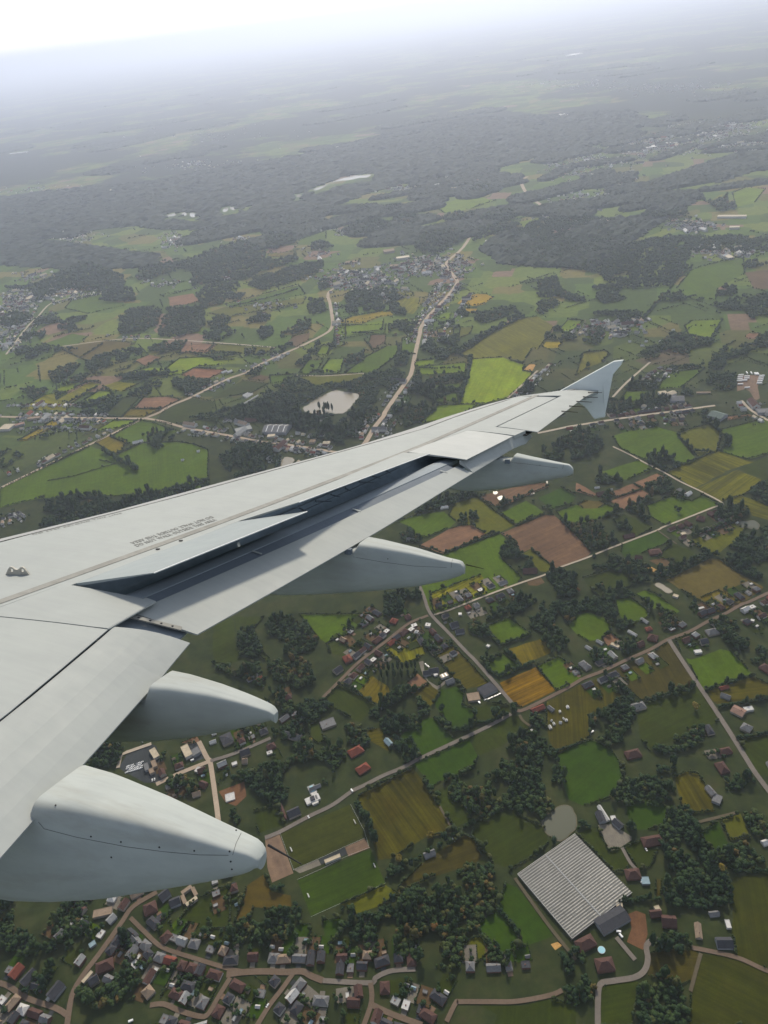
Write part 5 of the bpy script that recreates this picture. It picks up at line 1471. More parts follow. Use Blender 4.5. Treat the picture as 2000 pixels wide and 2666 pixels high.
def field_mat(k):
    c = vivid(KINDS[k], .64 if k in ('g3', 'g2b', 'co', 'co2', 'dry2', 'oc2', 'oc3', 'pitch', 'pitch2', 're') else .80); m, nt, b = new_mat("field_" + k, 0.95, 0.1)  # mostly near kinds darkened further: a vignette put into the field colours
    P = pos_vec(nt)
    A = lambda s, lo, hi, d=5: ramp_noise(nt, s, [(0.28, (lo, lo * 1.0, lo)), (0.72, (hi, hi, hi * .96))], P, d, .65)
    t = mul(nt, mul(nt, c, A(.012, .74, 1.24)), A(.11, .80, 1.20))
    t = mul(nt, t, A(.9, .80, 1.20, 3))
    if k[0] in 'glyc' and k != 'go':                             # sward: drifts of yellower and browner grass
        n = ramp_noise(nt, .028, [(.48, (0, 0, 0)), (.74, (1, 1, 1))], P, 5, .7)
        f = nt.nodes.new('ShaderNodeMath'); f.operation = 'MULTIPLY'; f.inputs[1].default_value = .38
        nt.links.new(n, f.inputs[0]); t = mul(nt, t, (1.5, 1.06, 1.1), f.outputs[0])
    uv = nt.nodes.new('ShaderNodeUVMap'); uv.uv_map = "rows"
    for sc, amt in (((.010, .30, 1), STRIPE.get(k, .06)), ((.004, .07, 1), STRIPE.get(k, .06) * .8)):
        mp = nt.nodes.new('ShaderNodeMapping'); mp.inputs['Scale'].default_value = sc
        nt.links.new(uv.outputs[0], mp.inputs['Vector'])
        s = ramp_noise(nt, 1.0, [(.38, (1 - amt, 1 - amt, 1 - amt * .8)), (.62, (1 + amt, 1 + amt * .9, 1 + amt * .6))], mp.outputs[0], 2, .5)
        t = mul(nt, t, s)
    nt.links.new(t, b.inputs['Base Color'])
    return m
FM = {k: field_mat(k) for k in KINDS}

def ground_mat():
    m, nt, b = new_mat("open_country", 0.95, 0.1)
    P = pos_vec(nt)
    mp = nt.nodes.new('ShaderNodeMapping'); mp.inputs['Scale'].default_value = (1, 1, 0); mp.inputs['Rotation'].default_value = (0, 0, .35)
    nt.links.new(P, mp.inputs['Vector'])
    v = nt.nodes.new('ShaderNodeTexVoronoi'); v.feature = 'F1'; v.distance = 'CHEBYCHEV'; v.inputs['Scale'].default_value = .0075; v.inputs['Randomness'].default_value = .85
    nt.links.new(mp.outputs[0], v.inputs['Vector'])
    sep = nt.nodes.new('ShaderNodeSeparateColor'); nt.links.new(v.outputs['Color'], sep.inputs[0])
    r = nt.nodes.new('ShaderNodeValToRGB'); r.color_ramp.interpolation = 'CONSTANT'; e = r.color_ramp.elements
    cs = [(0, (.062, .100, .018)), (.20, (.088, .145, .022)), (.40, (.130, .180, .028)), (.54, (.070, .110, .018)), (.68, (.135, .135, .034)), (.78, (.155, .195, .030)), (.87, (.19, .165, .045)), (.95, (.23, .15, .10))]
    while len(e) < len(cs): e.new(.5)
    for q, (p, c) in zip(e, cs): q.position = p; q.color = (*c, 1)
    nt.links.new(sep.outputs[0], r.inputs['Fac'])
    near = ramp_noise(nt, .02, [(.30, (.022, .032, .012)), (.48, (.038, .052, .016)), (.62, (.056, .064, .022)), (.78, (.070, .058, .032))], P, 6, .7)  # near ground darkened too, the vignette painted into its colour
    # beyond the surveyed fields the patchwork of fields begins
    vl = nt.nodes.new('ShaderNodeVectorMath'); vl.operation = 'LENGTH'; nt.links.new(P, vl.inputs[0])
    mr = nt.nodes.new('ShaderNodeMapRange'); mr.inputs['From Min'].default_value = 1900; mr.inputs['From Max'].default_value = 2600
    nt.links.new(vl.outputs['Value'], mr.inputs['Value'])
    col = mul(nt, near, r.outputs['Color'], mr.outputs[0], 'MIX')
    # scattered woods
    w = ramp_noise(nt, .00075, [(.45, (0, 0, 0)), (.49, (1, 1, 1))], P, 7, .62)
    m2 = nt.nodes.new('ShaderNodeMapRange'); m2.inputs['From Min'].default_value = 4800; m2.inputs['From Max'].default_value = 7000; nt.links.new(vl.outputs['Value'], m2.inputs['Value'])
    wf = nt.nodes.new('ShaderNodeMath'); wf.operation = 'MULTIPLY'; nt.links.new(w, wf.inputs[0]); nt.links.new(m2.outputs[0], wf.inputs[1])
    col = mul(nt, col, (.020, .030, .014), wf.outputs[0], 'MIX')
    col = mul(nt, col, ramp_noise(nt, .05, [(.3, (.75, .75, .75)), (.7, (1.25, 1.25, 1.2))], P, 5, .7))
    nt.links.new(mul(nt, col, (.74, .74, .74)), b.inputs['Base Color'])
    return m
me = bpy.data.meshes.new("ground"); bm = bmesh.new()
bmesh.ops.create_circle(bm, cap_ends=True, segments=96, radius=140000); bm.to_mesh(me); bm.free()
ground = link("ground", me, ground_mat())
tag(ground, "flat open country of fields, gardens and woods reaching the hazy horizon", None, None, 'structure')

# ------------------------------------------------------------------ reading the survey
def world(tile, x, y):
    ox, oy, s = TILES[tile]; return g(ox + x / s, oy + y / s)
def parse(txt):
    t = None
    for ln in txt.strip().splitlines():
        ln = ln.strip()
        if not ln: continue
        if ln[0] == '@': t = ln[1:]; continue
        if ln[0] == '#': yield ('#', None, None, ln[1:]); continue
        body, _, lab = ln.partition('|'); k, *ps = body.split()
        yield (k, t, [world(t, *map(float, p.split(','))) for p in ps], lab)
def ragged(poly, amp, step):
    out = []
    for (a, b) in zip(poly, poly[1:] + poly[:1]):
        L = math.dist(a, b); n = max(1, int(L / step))
        for i in range(n):
            t = i / n; q = amp if i else amp * .4
            out.append((a[0] + (b[0] - a[0]) * t + NP.uniform(-q, q), a[1] + (b[1] - a[1]) * t + NP.uniform(-q, q)))
    return out
def round_poly(poly, it=2):
    for _ in range(it):
        poly = [q for a, b in zip(poly, poly[1:] + poly[:1]) for q in ((a[0] * .75 + b[0] * .25, a[1] * .75 + b[1] * .25), (a[0] * .25 + b[0] * .75, a[1] * .25 + b[1] * .75))]
    return poly
from mathutils.geometry import tessellate_polygon
def flat(name, poly, z, mat, uv=True):
    f = tessellate_polygon([[Vector((x, y, 0)) for x, y in poly]])
    f = [t if (poly[t[1]][0] - poly[t[0]][0]) * (poly[t[2]][1] - poly[t[0]][1]) - (poly[t[2]][0] - poly[t[0]][0]) * (poly[t[1]][1] - poly[t[0]][1]) > 0 else (t[0], t[2], t[1]) for t in f]
    me = mesh(name, [(x, y, z) for x, y in poly], f)
    if uv:
        i = max(range(len(poly)), key=lambda i: math.dist(poly[i], poly[i - 1])); a, b = poly[i - 1], poly[i]
        L = math.dist(a, b); ux, uy = (b[0] - a[0]) / L, (b[1] - a[1]) / L
        lay = me.uv_layers.new(name="rows")
        co = np.array(poly)[[l.vertex_index for l in me.loops]]
        lay.data.foreach_set('uv', np.stack([co[:, 0] * ux + co[:, 1] * uy, -co[:, 0] * uy + co[:, 1] * ux], 1).ravel().astype(np.float32))
    return link(name, me, mat)
def inside(p, poly):
    x, y = p; c = False; j = len(poly) - 1
    for i in range(len(poly)):
        xi, yi = poly[i]; xj, yj = poly[j]
        if (yi > y) != (yj > y) and x < (xj - xi) * (y - yi) / (yj - yi) + xi: c = not c
        j = i
    return c
def bbox(poly): a = np.array(poly); return (*a.min(0), *a.max(0))

fields = []
for k, t, poly, lab in parse(FIELDS):
    bb = bbox(poly)
    lev = 1 + max([f['lev'] for f in fields if not (f['bb'][2] < bb[0] or f['bb'][0] > bb[2] or f['bb'][3] < bb[1] or f['bb'][1] > bb[3])], default=0)
    dist = math.hypot(*np.mean(poly, 0))
    i = max(range(len(poly)), key=lambda i: math.dist(poly[i], poly[i - 1]))
    nm = {'pav': 'paved_yard', 'asph': 'asphalt_yard', 'pav2': 'gravel_yard', 'pitch': 'football_pitch', 'pitch2': 'football_pitch', 'sand': 'sandy_ground', 're': 'bare_ground'}.get(k, 'field')
    lv = lev
    lp = [poly[i - 1], poly[i]] 
    base = poly if nm != 'field' else ragged(poly, min(2.2, .0011 * dist), 14 if dist < 2500 else 40)
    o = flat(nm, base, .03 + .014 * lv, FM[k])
    tag(o, lab, None, None, 'structure')
    fields.append(dict(kind=k, poly=poly, bb=bb, lev=lev, lab=lab, dist=dist, name=nm))

M_ROAD = {n: mottled("road_" + n, tuple(q * .8 for q in c), .9, .12, .03, .5, .15) for n, c in dict(tan=(.44, .35, .26), grey=(.19, .165, .14), pale=(.46, .39, .30), brown=(.165, .12, .085), track=(.115, .095, .06)).items()}
def smooth_line(pts, n=4):
    out = []
    for i in range(len(pts) - 1):
        p0, p1, p2, p3 = (np.array(pts[max(0, min(len(pts) - 1, i + q))]) for q in (-1, 0, 1, 2))
        for k in range(n):
            t = k / n; out.append(tuple(.5 * (2 * p1 + (p2 - p0) * t + (2 * p0 - 5 * p1 + 4 * p2 - p3) * t * t + (3 * p1 - p0 - 3 * p2 + p3) * t ** 3)))
    return out + [tuple(pts[-1])]
def ribbon(name, pts, w, z, mat, th=.12):
    P = [np.array(p) for p in pts]; rows = []
    for i, p in enumerate(P):
        t = P[min(i + 1, len(P) - 1)] - P[max(i - 1, 0)]; t = t / (np.hypot(*t) + 1e-9); n = np.array([-t[1], t[0]]) * w / 2
        rows.append([(*(p + n), z), (*(p - n), z)])
    return sheet(rows, th).build(name, mat)
roads = []; road_pts = []
for i, (k, t, pts, lab) in enumerate(parse(ROADS)):
    w = float(k); pts = smooth_line(pts)
    mat = M_ROAD['pale' if w in (5, 6, 7, 8) and pts[0][1] > 1500 else 'track' if w <= 4 and 'pale' not in lab and 'brick' not in lab else 'brown' if pts[0][1] < 1350 and ('village' in lab or 'bottom' in lab or 'lower left' in lab) else 'tan' if w >= 8 else 'pale' if 'pale' in lab else 'brown' if 'lane' in lab and w == 5 else 'grey' if 'long straight road' in lab or 'diagonal' in lab else 'brown' if pts[0][1] < 1350 and ('village' in lab or 'bottom' in lab or 'lower left' in lab) else 'tan' if w >= 7 else 'grey']
    o = ribbon("path" if w <= 4 else "road", pts, w, .52 + .012 * i, mat)
    tag(o, lab, None, None, 'structure')
    roads.append((w, pts)); road_pts += [(p[0], p[1], w) for a, b in zip(pts, pts[1:]) for p in [(a[0] + (b[0] - a[0]) * s / 6, a[1] + (b[1] - a[1]) * s / 6) for s in range(6)]]
RP = np.array(road_pts)
def on_road(p, m): return bool(np.any(np.hypot(RP[:, 0] - p[0], RP[:, 1] - p[1]) < RP[:, 2] / 2 + m))
strip = ribbon("path", [world('J', 190, 400), world('J', 215, 290), world('J', 265, 265), world('J', 480, 190)], 6, 1.25, M_ROAD['pale'])
tag(strip, "pale concrete strip edging the asphalt works yard", None, None, 'structure')

# water
def water_mat():  # muddy, slightly ruffled
    m, nt, b = new_mat("still_water", .24, .8)
    b.inputs['Base Color'].default_value = (.20, .175, .12, 1); b.inputs['IOR'].default_value = 1.33
    n = nt.nodes.new('ShaderNodeTexNoise'); n.inputs['Scale'].default_value = .25; n.inputs['Detail'].default_value = 3
    nt.links.new(pos_vec(nt), n.inputs['Vector'])
    bp = nt.nodes.new('ShaderNodeBump'); bp.inputs['Strength'].default_value = .06; bp.inputs['Distance'].default_value = .3
    nt.links.new(n.outputs['Fac'], bp.inputs['Height']); nt.links.new(bp.outputs[0], b.inputs['Normal'])
    return m
M_WATER = water_mat()
M_WATERG = M_WATER.copy(); M_WATERG.name = 'green_water'; M_WATERG.node_tree.nodes['Principled BSDF'].inputs['Base Color'].default_value = (.075, .080, .052, 1); M_WATERG.node_tree.nodes['Principled BSDF'].inputs['Specular IOR Level'].default_value = .3
M_BANK = mottled("pond_bank", (.10, .09, .055), .95, .2, .1, .8)
ponds = []
for k, t, pts, lab in parse('\n'.join(l if l[:1] in '@' else 'q ' + l for l in PONDS.strip().splitlines() if l != '@Q')):
    if 'forest pool' in lab:
        c_ = np.mean(pts, 0); d_ = c_ / np.hypot(*c_); pts = [tuple(c_ + (np.array(p) - c_) * 1.35 + d_ * np.dot(np.array(p) - c_, d_) * .25) for p in pts]
    poly = round_poly(pts, 1); dist = math.hypot(*np.mean(poly, 0))
    poly = ragged(poly, min(2.6, dist * .0013), 5 if dist < 2500 else 40)
    c = np.mean(poly, 0)
    tag(flat("pond_bank", [tuple(c + (np.array(p) - c) * (1 + 1.5 / max(8, math.dist(p, c)))) for p in poly], .51, M_BANK, False), "bare bank of the " + lab, None, None, 'structure')
    tag(flat("water", poly, .56, M_WATERG if 'grey' in lab else M_WATER, False), lab, None, None, 'structure'); ponds.append(poly)

# ------------------------------------------------------------------ trees
def leaf_mat(name, stops):
    m, nt, b = new_mat(name, .85, .15)
    at = nt.nodes.new('ShaderNodeAttribute'); at.attribute_name = "tint"
    r = nt.nodes.new('ShaderNodeValToRGB'); e = r.color_ramp.elements
    while len(e) < len(stops): e.new(.5)
    for q, (p, c) in zip(e, stops): q.position = p; q.color = (*c, 1)
    nt.links.new(at.outputs['Fac'], r.inputs['Fac'])
    t = mul(nt, r.outputs['Color'], ramp_noise(nt, .6, [(.3, (.60, .64, .57)), (.7, (1.5, 1.45, 1.28))], pos_vec(nt), 4, .7))
    nt.links.new(t, b.inputs['Base Color'])
    return m
M_LEAF = leaf_mat("broadleaf", [(0, (.014, .032, .014)), (.45, (.023, .044, .015)), (.75, (.036, .058, .018)), (.92, (.058, .062, .020)), (1, (.085, .060, .020))])
M_LEAFY = leaf_mat("yellow_leaf", [(0, (.11, .09, .018)), (1, (.15, .11, .02))])
M_LEAFO = leaf_mat("orange_leaf", [(0, (.10, .055, .018)), (1, (.14, .07, .02))])
M_TRUNK = mottled("bark", (.07, .055, .04), .9, .2, 2, 8)
def ico(sub):
    bm = bmesh.new(); bmesh.ops.create_icosphere(bm, subdivisions=sub, radius=1)
    v = np.array([p.co[:] for p in bm.verts]); f = np.array([[q.index for q in p.verts] for p in bm.faces]); bm.free(); return v, f
I1, I2 = ico(1), ico(2)
def crown_proto(seed, tall=1.0, lumps=9, base=I1, leaves=26):
    """an uneven crown of unit radius: ragged lumps round a centre and loose leaf clumps between them"""
    r = np.random.RandomState(seed); V = []; Fc = []; n = 0
    for i in range(lumps):
        a = r.uniform(0, 2 * np.pi); q = r.uniform(.1, .72) if i else 0; h = r.uniform(-.35, .55) if i else .2
        s = r.uniform(.36, .58) if i else .66
        v = base[0] * (1 + r.uniform(-.30, .30, (len(base[0]), 1))) * s * np.array([1, 1, .92])
        v = v + np.array([math.cos(a) * q, math.sin(a) * q, h]); V.append(v); Fc.append(base[1] + n); n += len(v)
    for i in range(leaves):
        d = r.normal(size=3); d[2] = abs(d[2]) * .9 - .2; d /= np.linalg.norm(d); c = d * r.uniform(.78, 1.08); s = r.uniform(.10, .22)
        t = r.normal(size=(3, 3)); V.append(c + t * s * .6); Fc.append(np.array([[n, n + 1, n + 2]])); n += 3
    v = np.concatenate(V); v[:, 2] = (v[:, 2] + .9) * tall; return v, np.concatenate(Fc)
CROWNS = [crown_proto(100 + i) for i in range(8)]
CROWNS_FAR = [crown_proto(200 + i, 1.0, 4, I1, 0) for i in range(6)]
CONES = [crown_proto(300 + i, 2.6, 8) for i in range(4)]
def tree_mass(name, pts, mat, parent=None):
    """pts: (x, y, radius, tint, kind) -> one mesh"""
    V = []; Fc = []; T = []; n = 0
    for x, y, rad, tint, kind in pts:
        p = (CROWNS, CROWNS_FAR, CONES)[kind]; v, f = p[NP.randint(len(p))]
        a = NP.uniform(0, 2 * np.pi); c, s = math.cos(a), math.sin(a)
        w = np.stack([v[:, 0] * c - v[:, 1] * s, v[:, 0] * s + v[:, 1] * c, v[:, 2] * NP.uniform(.85, 1.25)], 1) * rad
        w += (x, y, rad * .15); V.append(w); Fc.append(f + n); T.append(np.full(len(v), tint)); n += len(v)
    V = np.concatenate(V).astype(np.float32); Fc = np.concatenate(Fc).astype(np.int32); T = np.concatenate(T).astype(np.float32)
    me = bpy.data.meshes.new(name)
    me.vertices.add(len(V)); me.vertices.foreach_set('co', V.ravel())
    me.loops.add(Fc.size); me.loops.foreach_set('vertex_index', Fc.ravel())
    me.polygons.add(len(Fc)); me.polygons.foreach_set('loop_start', np.arange(0, Fc.size, 3, dtype=np.int32)); me.polygons.foreach_set('loop_total', np.full(len(Fc), 3, np.int32))
    me.update(calc_edges=True)
    me.attributes.new("tint", 'FLOAT', 'POINT').data.foreach_set('value', T)
    return link(name, me, mat, parent)
def by_water(p):
    d = math.hypot(*p); u = (p[0] / d, p[1] / d); k = min(2.6, d / H)
    return any(inside((p[0] + u[0] * q * k, p[1] + u[1] * q * k), w) for w in ponds for q in (0, 5, 8)) if any(math.dist(p, w[0]) < 400 for w in ponds) else False
from mathutils.noise import noise as GAP
def fill(poly, sp, rmin, rmax, tone=.35):
    x0, y0, x1, y1 = bbox(poly); out = []
    for x in np.arange(x0, x1 + sp, sp):
        for y in np.arange(y0, y1 + sp, sp):
            p = (x + NP.uniform(-.45, .45) * sp, y + NP.uniform(-.45, .45) * sp)
            if inside(p, poly) and not on_road(p, 1.0 if p[1] < 1500 else min(16, 4 + p[1] * .003)) and GAP((p[0] * .03, p[1] * .03, 7.7)) > -.27 and not by_water(p): out.append((*p, NP.uniform(rmin, rmax) * sp, tone))
    return out
woods = {}; cur = None
for k, t, pts, lab in parse(WOODS):
    if k == '#': cur = lab; woods[cur] = []; continue
    d = math.hypot(*np.mean(pts, 0)); tone = NP.uniform(.15, .5)
    if k == 'w':
        sp = 5.2 if d < 1300 else 6.2 if d < 2200 else 7.8 if d < 3500 else 12
        q = fill(pts, sp, .40, 1.0, tone)
    else:
        w = float(k[1:]); q = []
        for a, b in zip(pts, pts[1:]):
            L = math.dist(a, b); n = max(1, int(L / (w * .42)))
            for i in range(n):
                if NP.rand() < .90: q.append((a[0] + (b[0] - a[0]) * i / n + NP.uniform(-1, 1) * w * .15, a[1] + (b[1] - a[1]) * i / n + NP.uniform(-1, 1) * w * .15, w * NP.uniform(.3, .58), tone))
    woods[cur] += [(x, y, r, float(np.clip(tn + .45 * GAP((x * .014, y * .014, 2.2)) + NP.normal(0, .24) + (.35 if NP.rand() < .05 else 0), 0, 1)), (1 if d > 2000 else 2 if NP.rand() < .10 else 0)) for x, y, r, tn in q]
NTREE = 0
for lab, pts in woods.items():
    NTREE += len(pts)
    tag(tree_mass("woodland", pts, M_LEAF), lab, None, None, 'stuff')
# the great forest and farther woods as one rolling canopy each
def wet(p):
    d = math.hypot(*p); u = (p[0] / d, p[1] / d)
    return any(inside((p[0] + u[0] * q, p[1] + u[1] * q), w) for w in ponds if math.dist(p, w[0]) < 2500 for q in (-15, 0, 25, 50, 80, 110, 140, 170))
def canopy(name, img, step, hgt, lab):
    poly = [g(*p) for p in img]; x0, y0, x1, y1 = bbox(poly)
    xs = np.arange(x0, x1, step); ys = np.arange(y0, y1, step); V = []; idx = {}
    from mathutils import noise
    for i, x in enumerate(xs):
        for j, y in enumerate(ys):
            if inside((x, y), poly) and not wet((x, y)) and not on_road((x, y), 22):
                idx[i, j] = len(V)
                V.append((x + NP.uniform(-.3, .3) * step, y + NP.uniform(-.3, .3) * step, hgt * (.75 + .5 * noise.noise((x * .004, y * .004, 3.1))) + NP.uniform(-.5, .5) * hgt))
    for (i, j), a in idx.items():
        if any((i + p, j + q) not in idx for p in (-1, 0, 1) for q in (-1, 0, 1)): V[a] = (V[a][0] + NP.uniform(-.5, .5) * step, V[a][1] + NP.uniform(-.5, .5) * step, V[a][2] * NP.uniform(.1, .6))
    Fc = [(a, idx[i + 1, j], idx[i + 1, j + 1], idx[i, j + 1]) for (i, j), a in idx.items() if (i + 1, j) in idx and (i + 1, j + 1) in idx and (i, j + 1) in idx]
    base = len(V); edge = {}
    for q in Fc:
        for a, b in zip(q, q[1:] + q[:1]): edge[(a, b)] = 1
    side = [(a, b) for (a, b) in edge if (b, a) not in edge]
    V2 = list(V)
    for a, b in side:
        V2 += [(V[a][0], V[a][1], 0), (V[b][0], V[b][1], 0)]; Fc.append((b, a, len(V2) - 2, len(V2) - 1))
    me = mesh(name, V2, Fc)
    me.attributes.new("tint", 'FLOAT', 'POINT').data.foreach_set('value', NP.uniform(0, .5, len(V2)).astype(np.float32))
    tag(link(name, me, M_LEAFD), lab, None, None, 'stuff')
M_LEAFD = leaf_mat('forest_leaf', [(0, (.010, .021, .013)), (1, (.022, .034, .016))])  # darker than broadleaf, standing in for the smooth canopy's self-shadow
canopy("forest", [(-60, 520), (200, 490), (400, 470), (620, 430), (800, 400), (1000, 350), (1200, 310), (1400, 300), (1640, 285), (1700, 310), (1660, 345), (1500, 395), (1400, 410), (1300, 440), (1200, 455), (1050, 480), (960, 505), (900, 530), (800, 560), (700, 580), (560, 600), (420, 600), (350, 590), (250, 600), (200, 620), (100, 625), (-60, 650)], 24, 17, "great dark forest stretching across the middle distance")
canopy("far_woods", [(1420, 640), (1480, 600), (1560, 570), (1660, 560), (1700, 530), (1800, 500), (1830, 520), (1760, 560), (1700, 600), (1640, 640), (1600, 680), (1540, 700), (1440, 700), (1300, 690), (1240, 650), (1300, 600), (1380, 610)], 16, 15, "dark wood spreading below the upper right suburb")
canopy("far_woods", [(1830, 440), (1900, 400), (2020, 390), (2020, 440), (1960, 450), (1900, 470), (1860, 480)], 22, 15, "dark wood beyond the upper right town")
canopy("far_woods", [(-60, 590), (80, 620), (260, 640), (420, 660), (420, 700), (250, 700), (100, 700), (-60, 690)], 20, 14, "ragged wood at the left below the great forest")

LAST_TREE = [None]
pts = []
for fd in fields:
    if fd['dist'] < 1850 or fd['dist'] > 5200 or fd['name'] != 'field': continue
    for a, b in zip(fd['poly'], fd['poly'][1:] + fd['poly'][:1]):
        L = math.dist(a, b)
        if NP.rand() < .40 or L < 15: continue
        w = NP.uniform(2.0, 4.0) * min(1.7, fd['dist'] / 2200); n = int(L / (w * 1.1)); dens = NP.uniform(.4, .95)
        for i in range(n):
            if NP.rand() < dens: pts.append((a[0] + (b[0] - a[0]) * i / n + NP.uniform(-1, 1), a[1] + (b[1] - a[1]) * i / n + NP.uniform(-1, 1), w * NP.uniform(.45, 1.0), NP.uniform(0, .9), 1))
for _ in range(560):                                              # and between the unnamed fields
    y = NP.uniform(560, 1150); c = g(NP.uniform(-60, 2060), y)
    if not 1900 < math.hypot(*c) < 6000: continue
    a = .35 + NP.choice([0, math.pi / 2]) + NP.normal(0, .08); L = NP.uniform(40, 170); w = NP.uniform(2.2, 4.5) * min(1.8, math.hypot(*c) / 2300); dens = NP.uniform(.35, .9)
    for i in range(int(L / (w * 1.1))):
        p = (c[0] + math.cos(a) * i * w * 1.1, c[1] + math.sin(a) * i * w * 1.1)
        if NP.rand() < dens and not on_road(p, 2) and not any(inside(p, f['poly']) for f in fields if f['bb'][0] < p[0] < f['bb'][2] and f['bb'][1] < p[1] < f['bb'][3]) and not any(inside(p, q) for q in ponds):
            pts.append((p[0] + NP.uniform(-1, 1), p[1] + NP.uniform(-1, 1), w * NP.uniform(.45, 1.0), NP.uniform(0, .9), 1))
tag(tree_mass("hedgerows", pts, M_LEAF), "thin broken hedgerows dividing the far fields of the middle distance", None, None, 'stuff')
# the many small woods beyond the surveyed land
V, Fc, n = [], [], 0
for _ in range(240):
    y = 150 + 500 * NP.beta(1.5, 1.2); x = NP.uniform(-80, 2080); y -= (x - 1000) * .135
    if 250 < y + (x - 1000) * .135 < 430 and NP.rand() < .7: continue
    if y > 640 or y < 100 - (x - 1000) * .14 and y < 75: continue
    c = g(x, max(y, 85 - (x - 1000) * .135)); dd = math.hypot(*c)
    if dd > 26000 or any(math.dist(c, w[0]) < 650 for w in ponds): continue
    if any(f['bb'][0] - 60 < c[0] < f['bb'][2] + 60 and f['bb'][1] - 60 < c[1] < f['bb'][3] + 60 for f in fields): continue
    a = .35 + NP.normal(0, .35); L, wd = NP.uniform(80, 380) * min(2.5, max(1, dd / 6000)), NP.uniform(40, 130) * min(3, max(1, dd / 5000)); st = max(13, dd / 380)
    nu, nv = max(3, int(2 * L / st)), max(3, int(2 * wd / st)); base = n
    for i in range(nu + 1):
        for j in range(nv + 1):
            u, v = (i / nu * 2 - 1), (j / nv * 2 - 1); e = max(abs(u), abs(v))
            k = 1 - .25 * (u * u * v * v); X, Y = u * L * k + NP.uniform(-.35, .35) * st, v * wd * k + NP.uniform(-.35, .35) * st
            V.append((c[0] + math.cos(a) * X - math.sin(a) * Y, c[1] + math.sin(a) * X + math.cos(a) * Y, -.5 if e > .999 else NP.uniform(6, 17))); n += 1
    Fc += [(base + i * (nv + 1) + j, base + (i + 1) * (nv + 1) + j, base + (i + 1) * (nv + 1) + j + 1, base + i * (nv + 1) + j + 1) for i in range(nu) for j in range(nv)]
me = mesh("far_copses", V, Fc); me.attributes.new("tint", 'FLOAT', 'POINT').data.foreach_set('value', NP.uniform(0, .8, len(V)).astype(np.float32))
tag(link("far_copses", me, M_LEAFD), "countless small dark woods fading into the haze towards the horizon", None, None, 'stuff')
def single_tree(kind, p, rad, lab, group, name=None):
    root = LAST_TREE[0] = empty(name or {'p': 'poplar_tree', 'r': 'broadleaf_tree', 'y': 'yellow_tree', 'o': 'autumn_tree'}[kind], (p[0], p[1], 0))
    tag(root, lab, "tree", group)
    v, f = (CONES if kind == 'p' else CROWNS)[NP.randint(4 if kind == 'p' else 8)]
    k = (1.0, 1.0, 1.6) if kind == 'p' else (1, 1, 1.1)
    tr = rad * (.5 if kind != 'p' else .4)
    me = mesh("crown", [(a * rad * k[0], b * rad * k[1], c * rad * k[2] + tr * .6) for a, b, c in v], f)
    me.attributes.new("tint", 'FLOAT', 'POINT').data.foreach_set('value', np.full(len(v), np.clip(NP.normal(.35, .2), 0, 1), np.float32))
    link("crown", me, {'y': M_LEAFY, 'o': M_LEAFO}.get(kind, M_LEAF), root)
    mb = MB(); mb.tube((0, 0, 0), (.1, 0, tr + rad * .4), rad * .10, rad * .06, 7)
    for a in (0, 2.1, 4.2): mb.tube((.05, 0, tr * .9), (math.cos(a) * rad * .5, math.sin(a) * rad * .5, tr + rad * .9), rad * .05, rad * .02, 5)
    mb.build("trunk", M_TRUNK, root)
for ln in TREES.strip().splitlines():
    body, _, lab = ln.partition('|'); k, t, x, y, r = body.split()
    single_tree(k, world(t, float(x), float(y)), float(r), lab, {'p': "slim poplars", 'r': "lone trees in the fields"}.get(k))

# hedges round the nearer fields, one per field
M_HEDGE = leaf_mat("hedge_leaf", [(0, (.018, .032, .012)), (.6, (.030, .045, .016)), (1, (.05, .055, .02))])
for fd in fields:
    if fd['dist'] > 2600 or fd['name'] != 'field' or fd['kind'] in ('sand', 'bd', 're') or len(fd['poly']) > 12 and fd['dist'] > 1900: continue
    pts = []
    for a, b in zip(fd['poly'], fd['poly'][1:] + fd['poly'][:1]):
        L = math.dist(a, b)
        if NP.rand() < .42 or L < 12: continue
        w = NP.uniform(1.3, 2.8); n = int(L / (w * .95))
        for i in range(n):
            p = (a[0] + (b[0] - a[0]) * i / n + NP.uniform(-.4, .4), a[1] + (b[1] - a[1]) * i / n + NP.uniform(-.4, .4))
            if not on_road(p, .8) and NP.rand() < .93: pts.append((*p, w * NP.uniform(.6, 1.1) * (NP.uniform(1.5, 2.6) if NP.rand() < .12 else 1), NP.uniform(0, 1), 1))
    if pts:
        o = tree_mass("hedge", pts, M_HEDGE); tag(o, "dark hedge bordering the " + fd['lab'], "hedge", "hedges between the fields")
# ------------------------------------------------------------------ buildings
ROOFC = dict(wh=(.56, .55, .52), cr=(.52, .44, .31), lg=(.34, .345, .335), gr=(.19, .19, .19), dg=(.065, .066, .074), rd=(.23, .072, .048), rb=(.105, .058, .048), gn=(.15, .19, .165), bl=(.28, .38, .42), tn=(.30, .225, .16), tn2=(.30, .19, .145))
M_ROOF = {k: mottled("roof_" + k, tuple(q * .8 for q in c), .55 if k in ('wh', 'cr') else .88, .18, .25, 1.6, .4 if k == 'wh' else .12) for k, c in ROOFC.items()}
M_WALL = {k: mottled("wall_" + k, tuple(q * .8 for q in c), .9, .12, .3, 2.0) for k, c in dict(brick=(.17, .085, .06), white=(.62, .60, .55), render=(.38, .33, .27), metal=(.30, .31, .32)).items()}
M_CHIM = mottled("chimney_brick", (.16, .09, .07), .9, .2, .5, 3)
M_PANE, _nt, _b = new_mat("window_pane", .12, .6); _b.inputs['Base Color'].default_value = (.03, .035, .04, 1)
M_SKYL = mottled("skylight", (.68, .68, .66), .35, .1, .3, 2, .5)
M_CLUT = mottled("pale_plastic", (.62, .62, .60), .6, .12, 1, 4, .4)

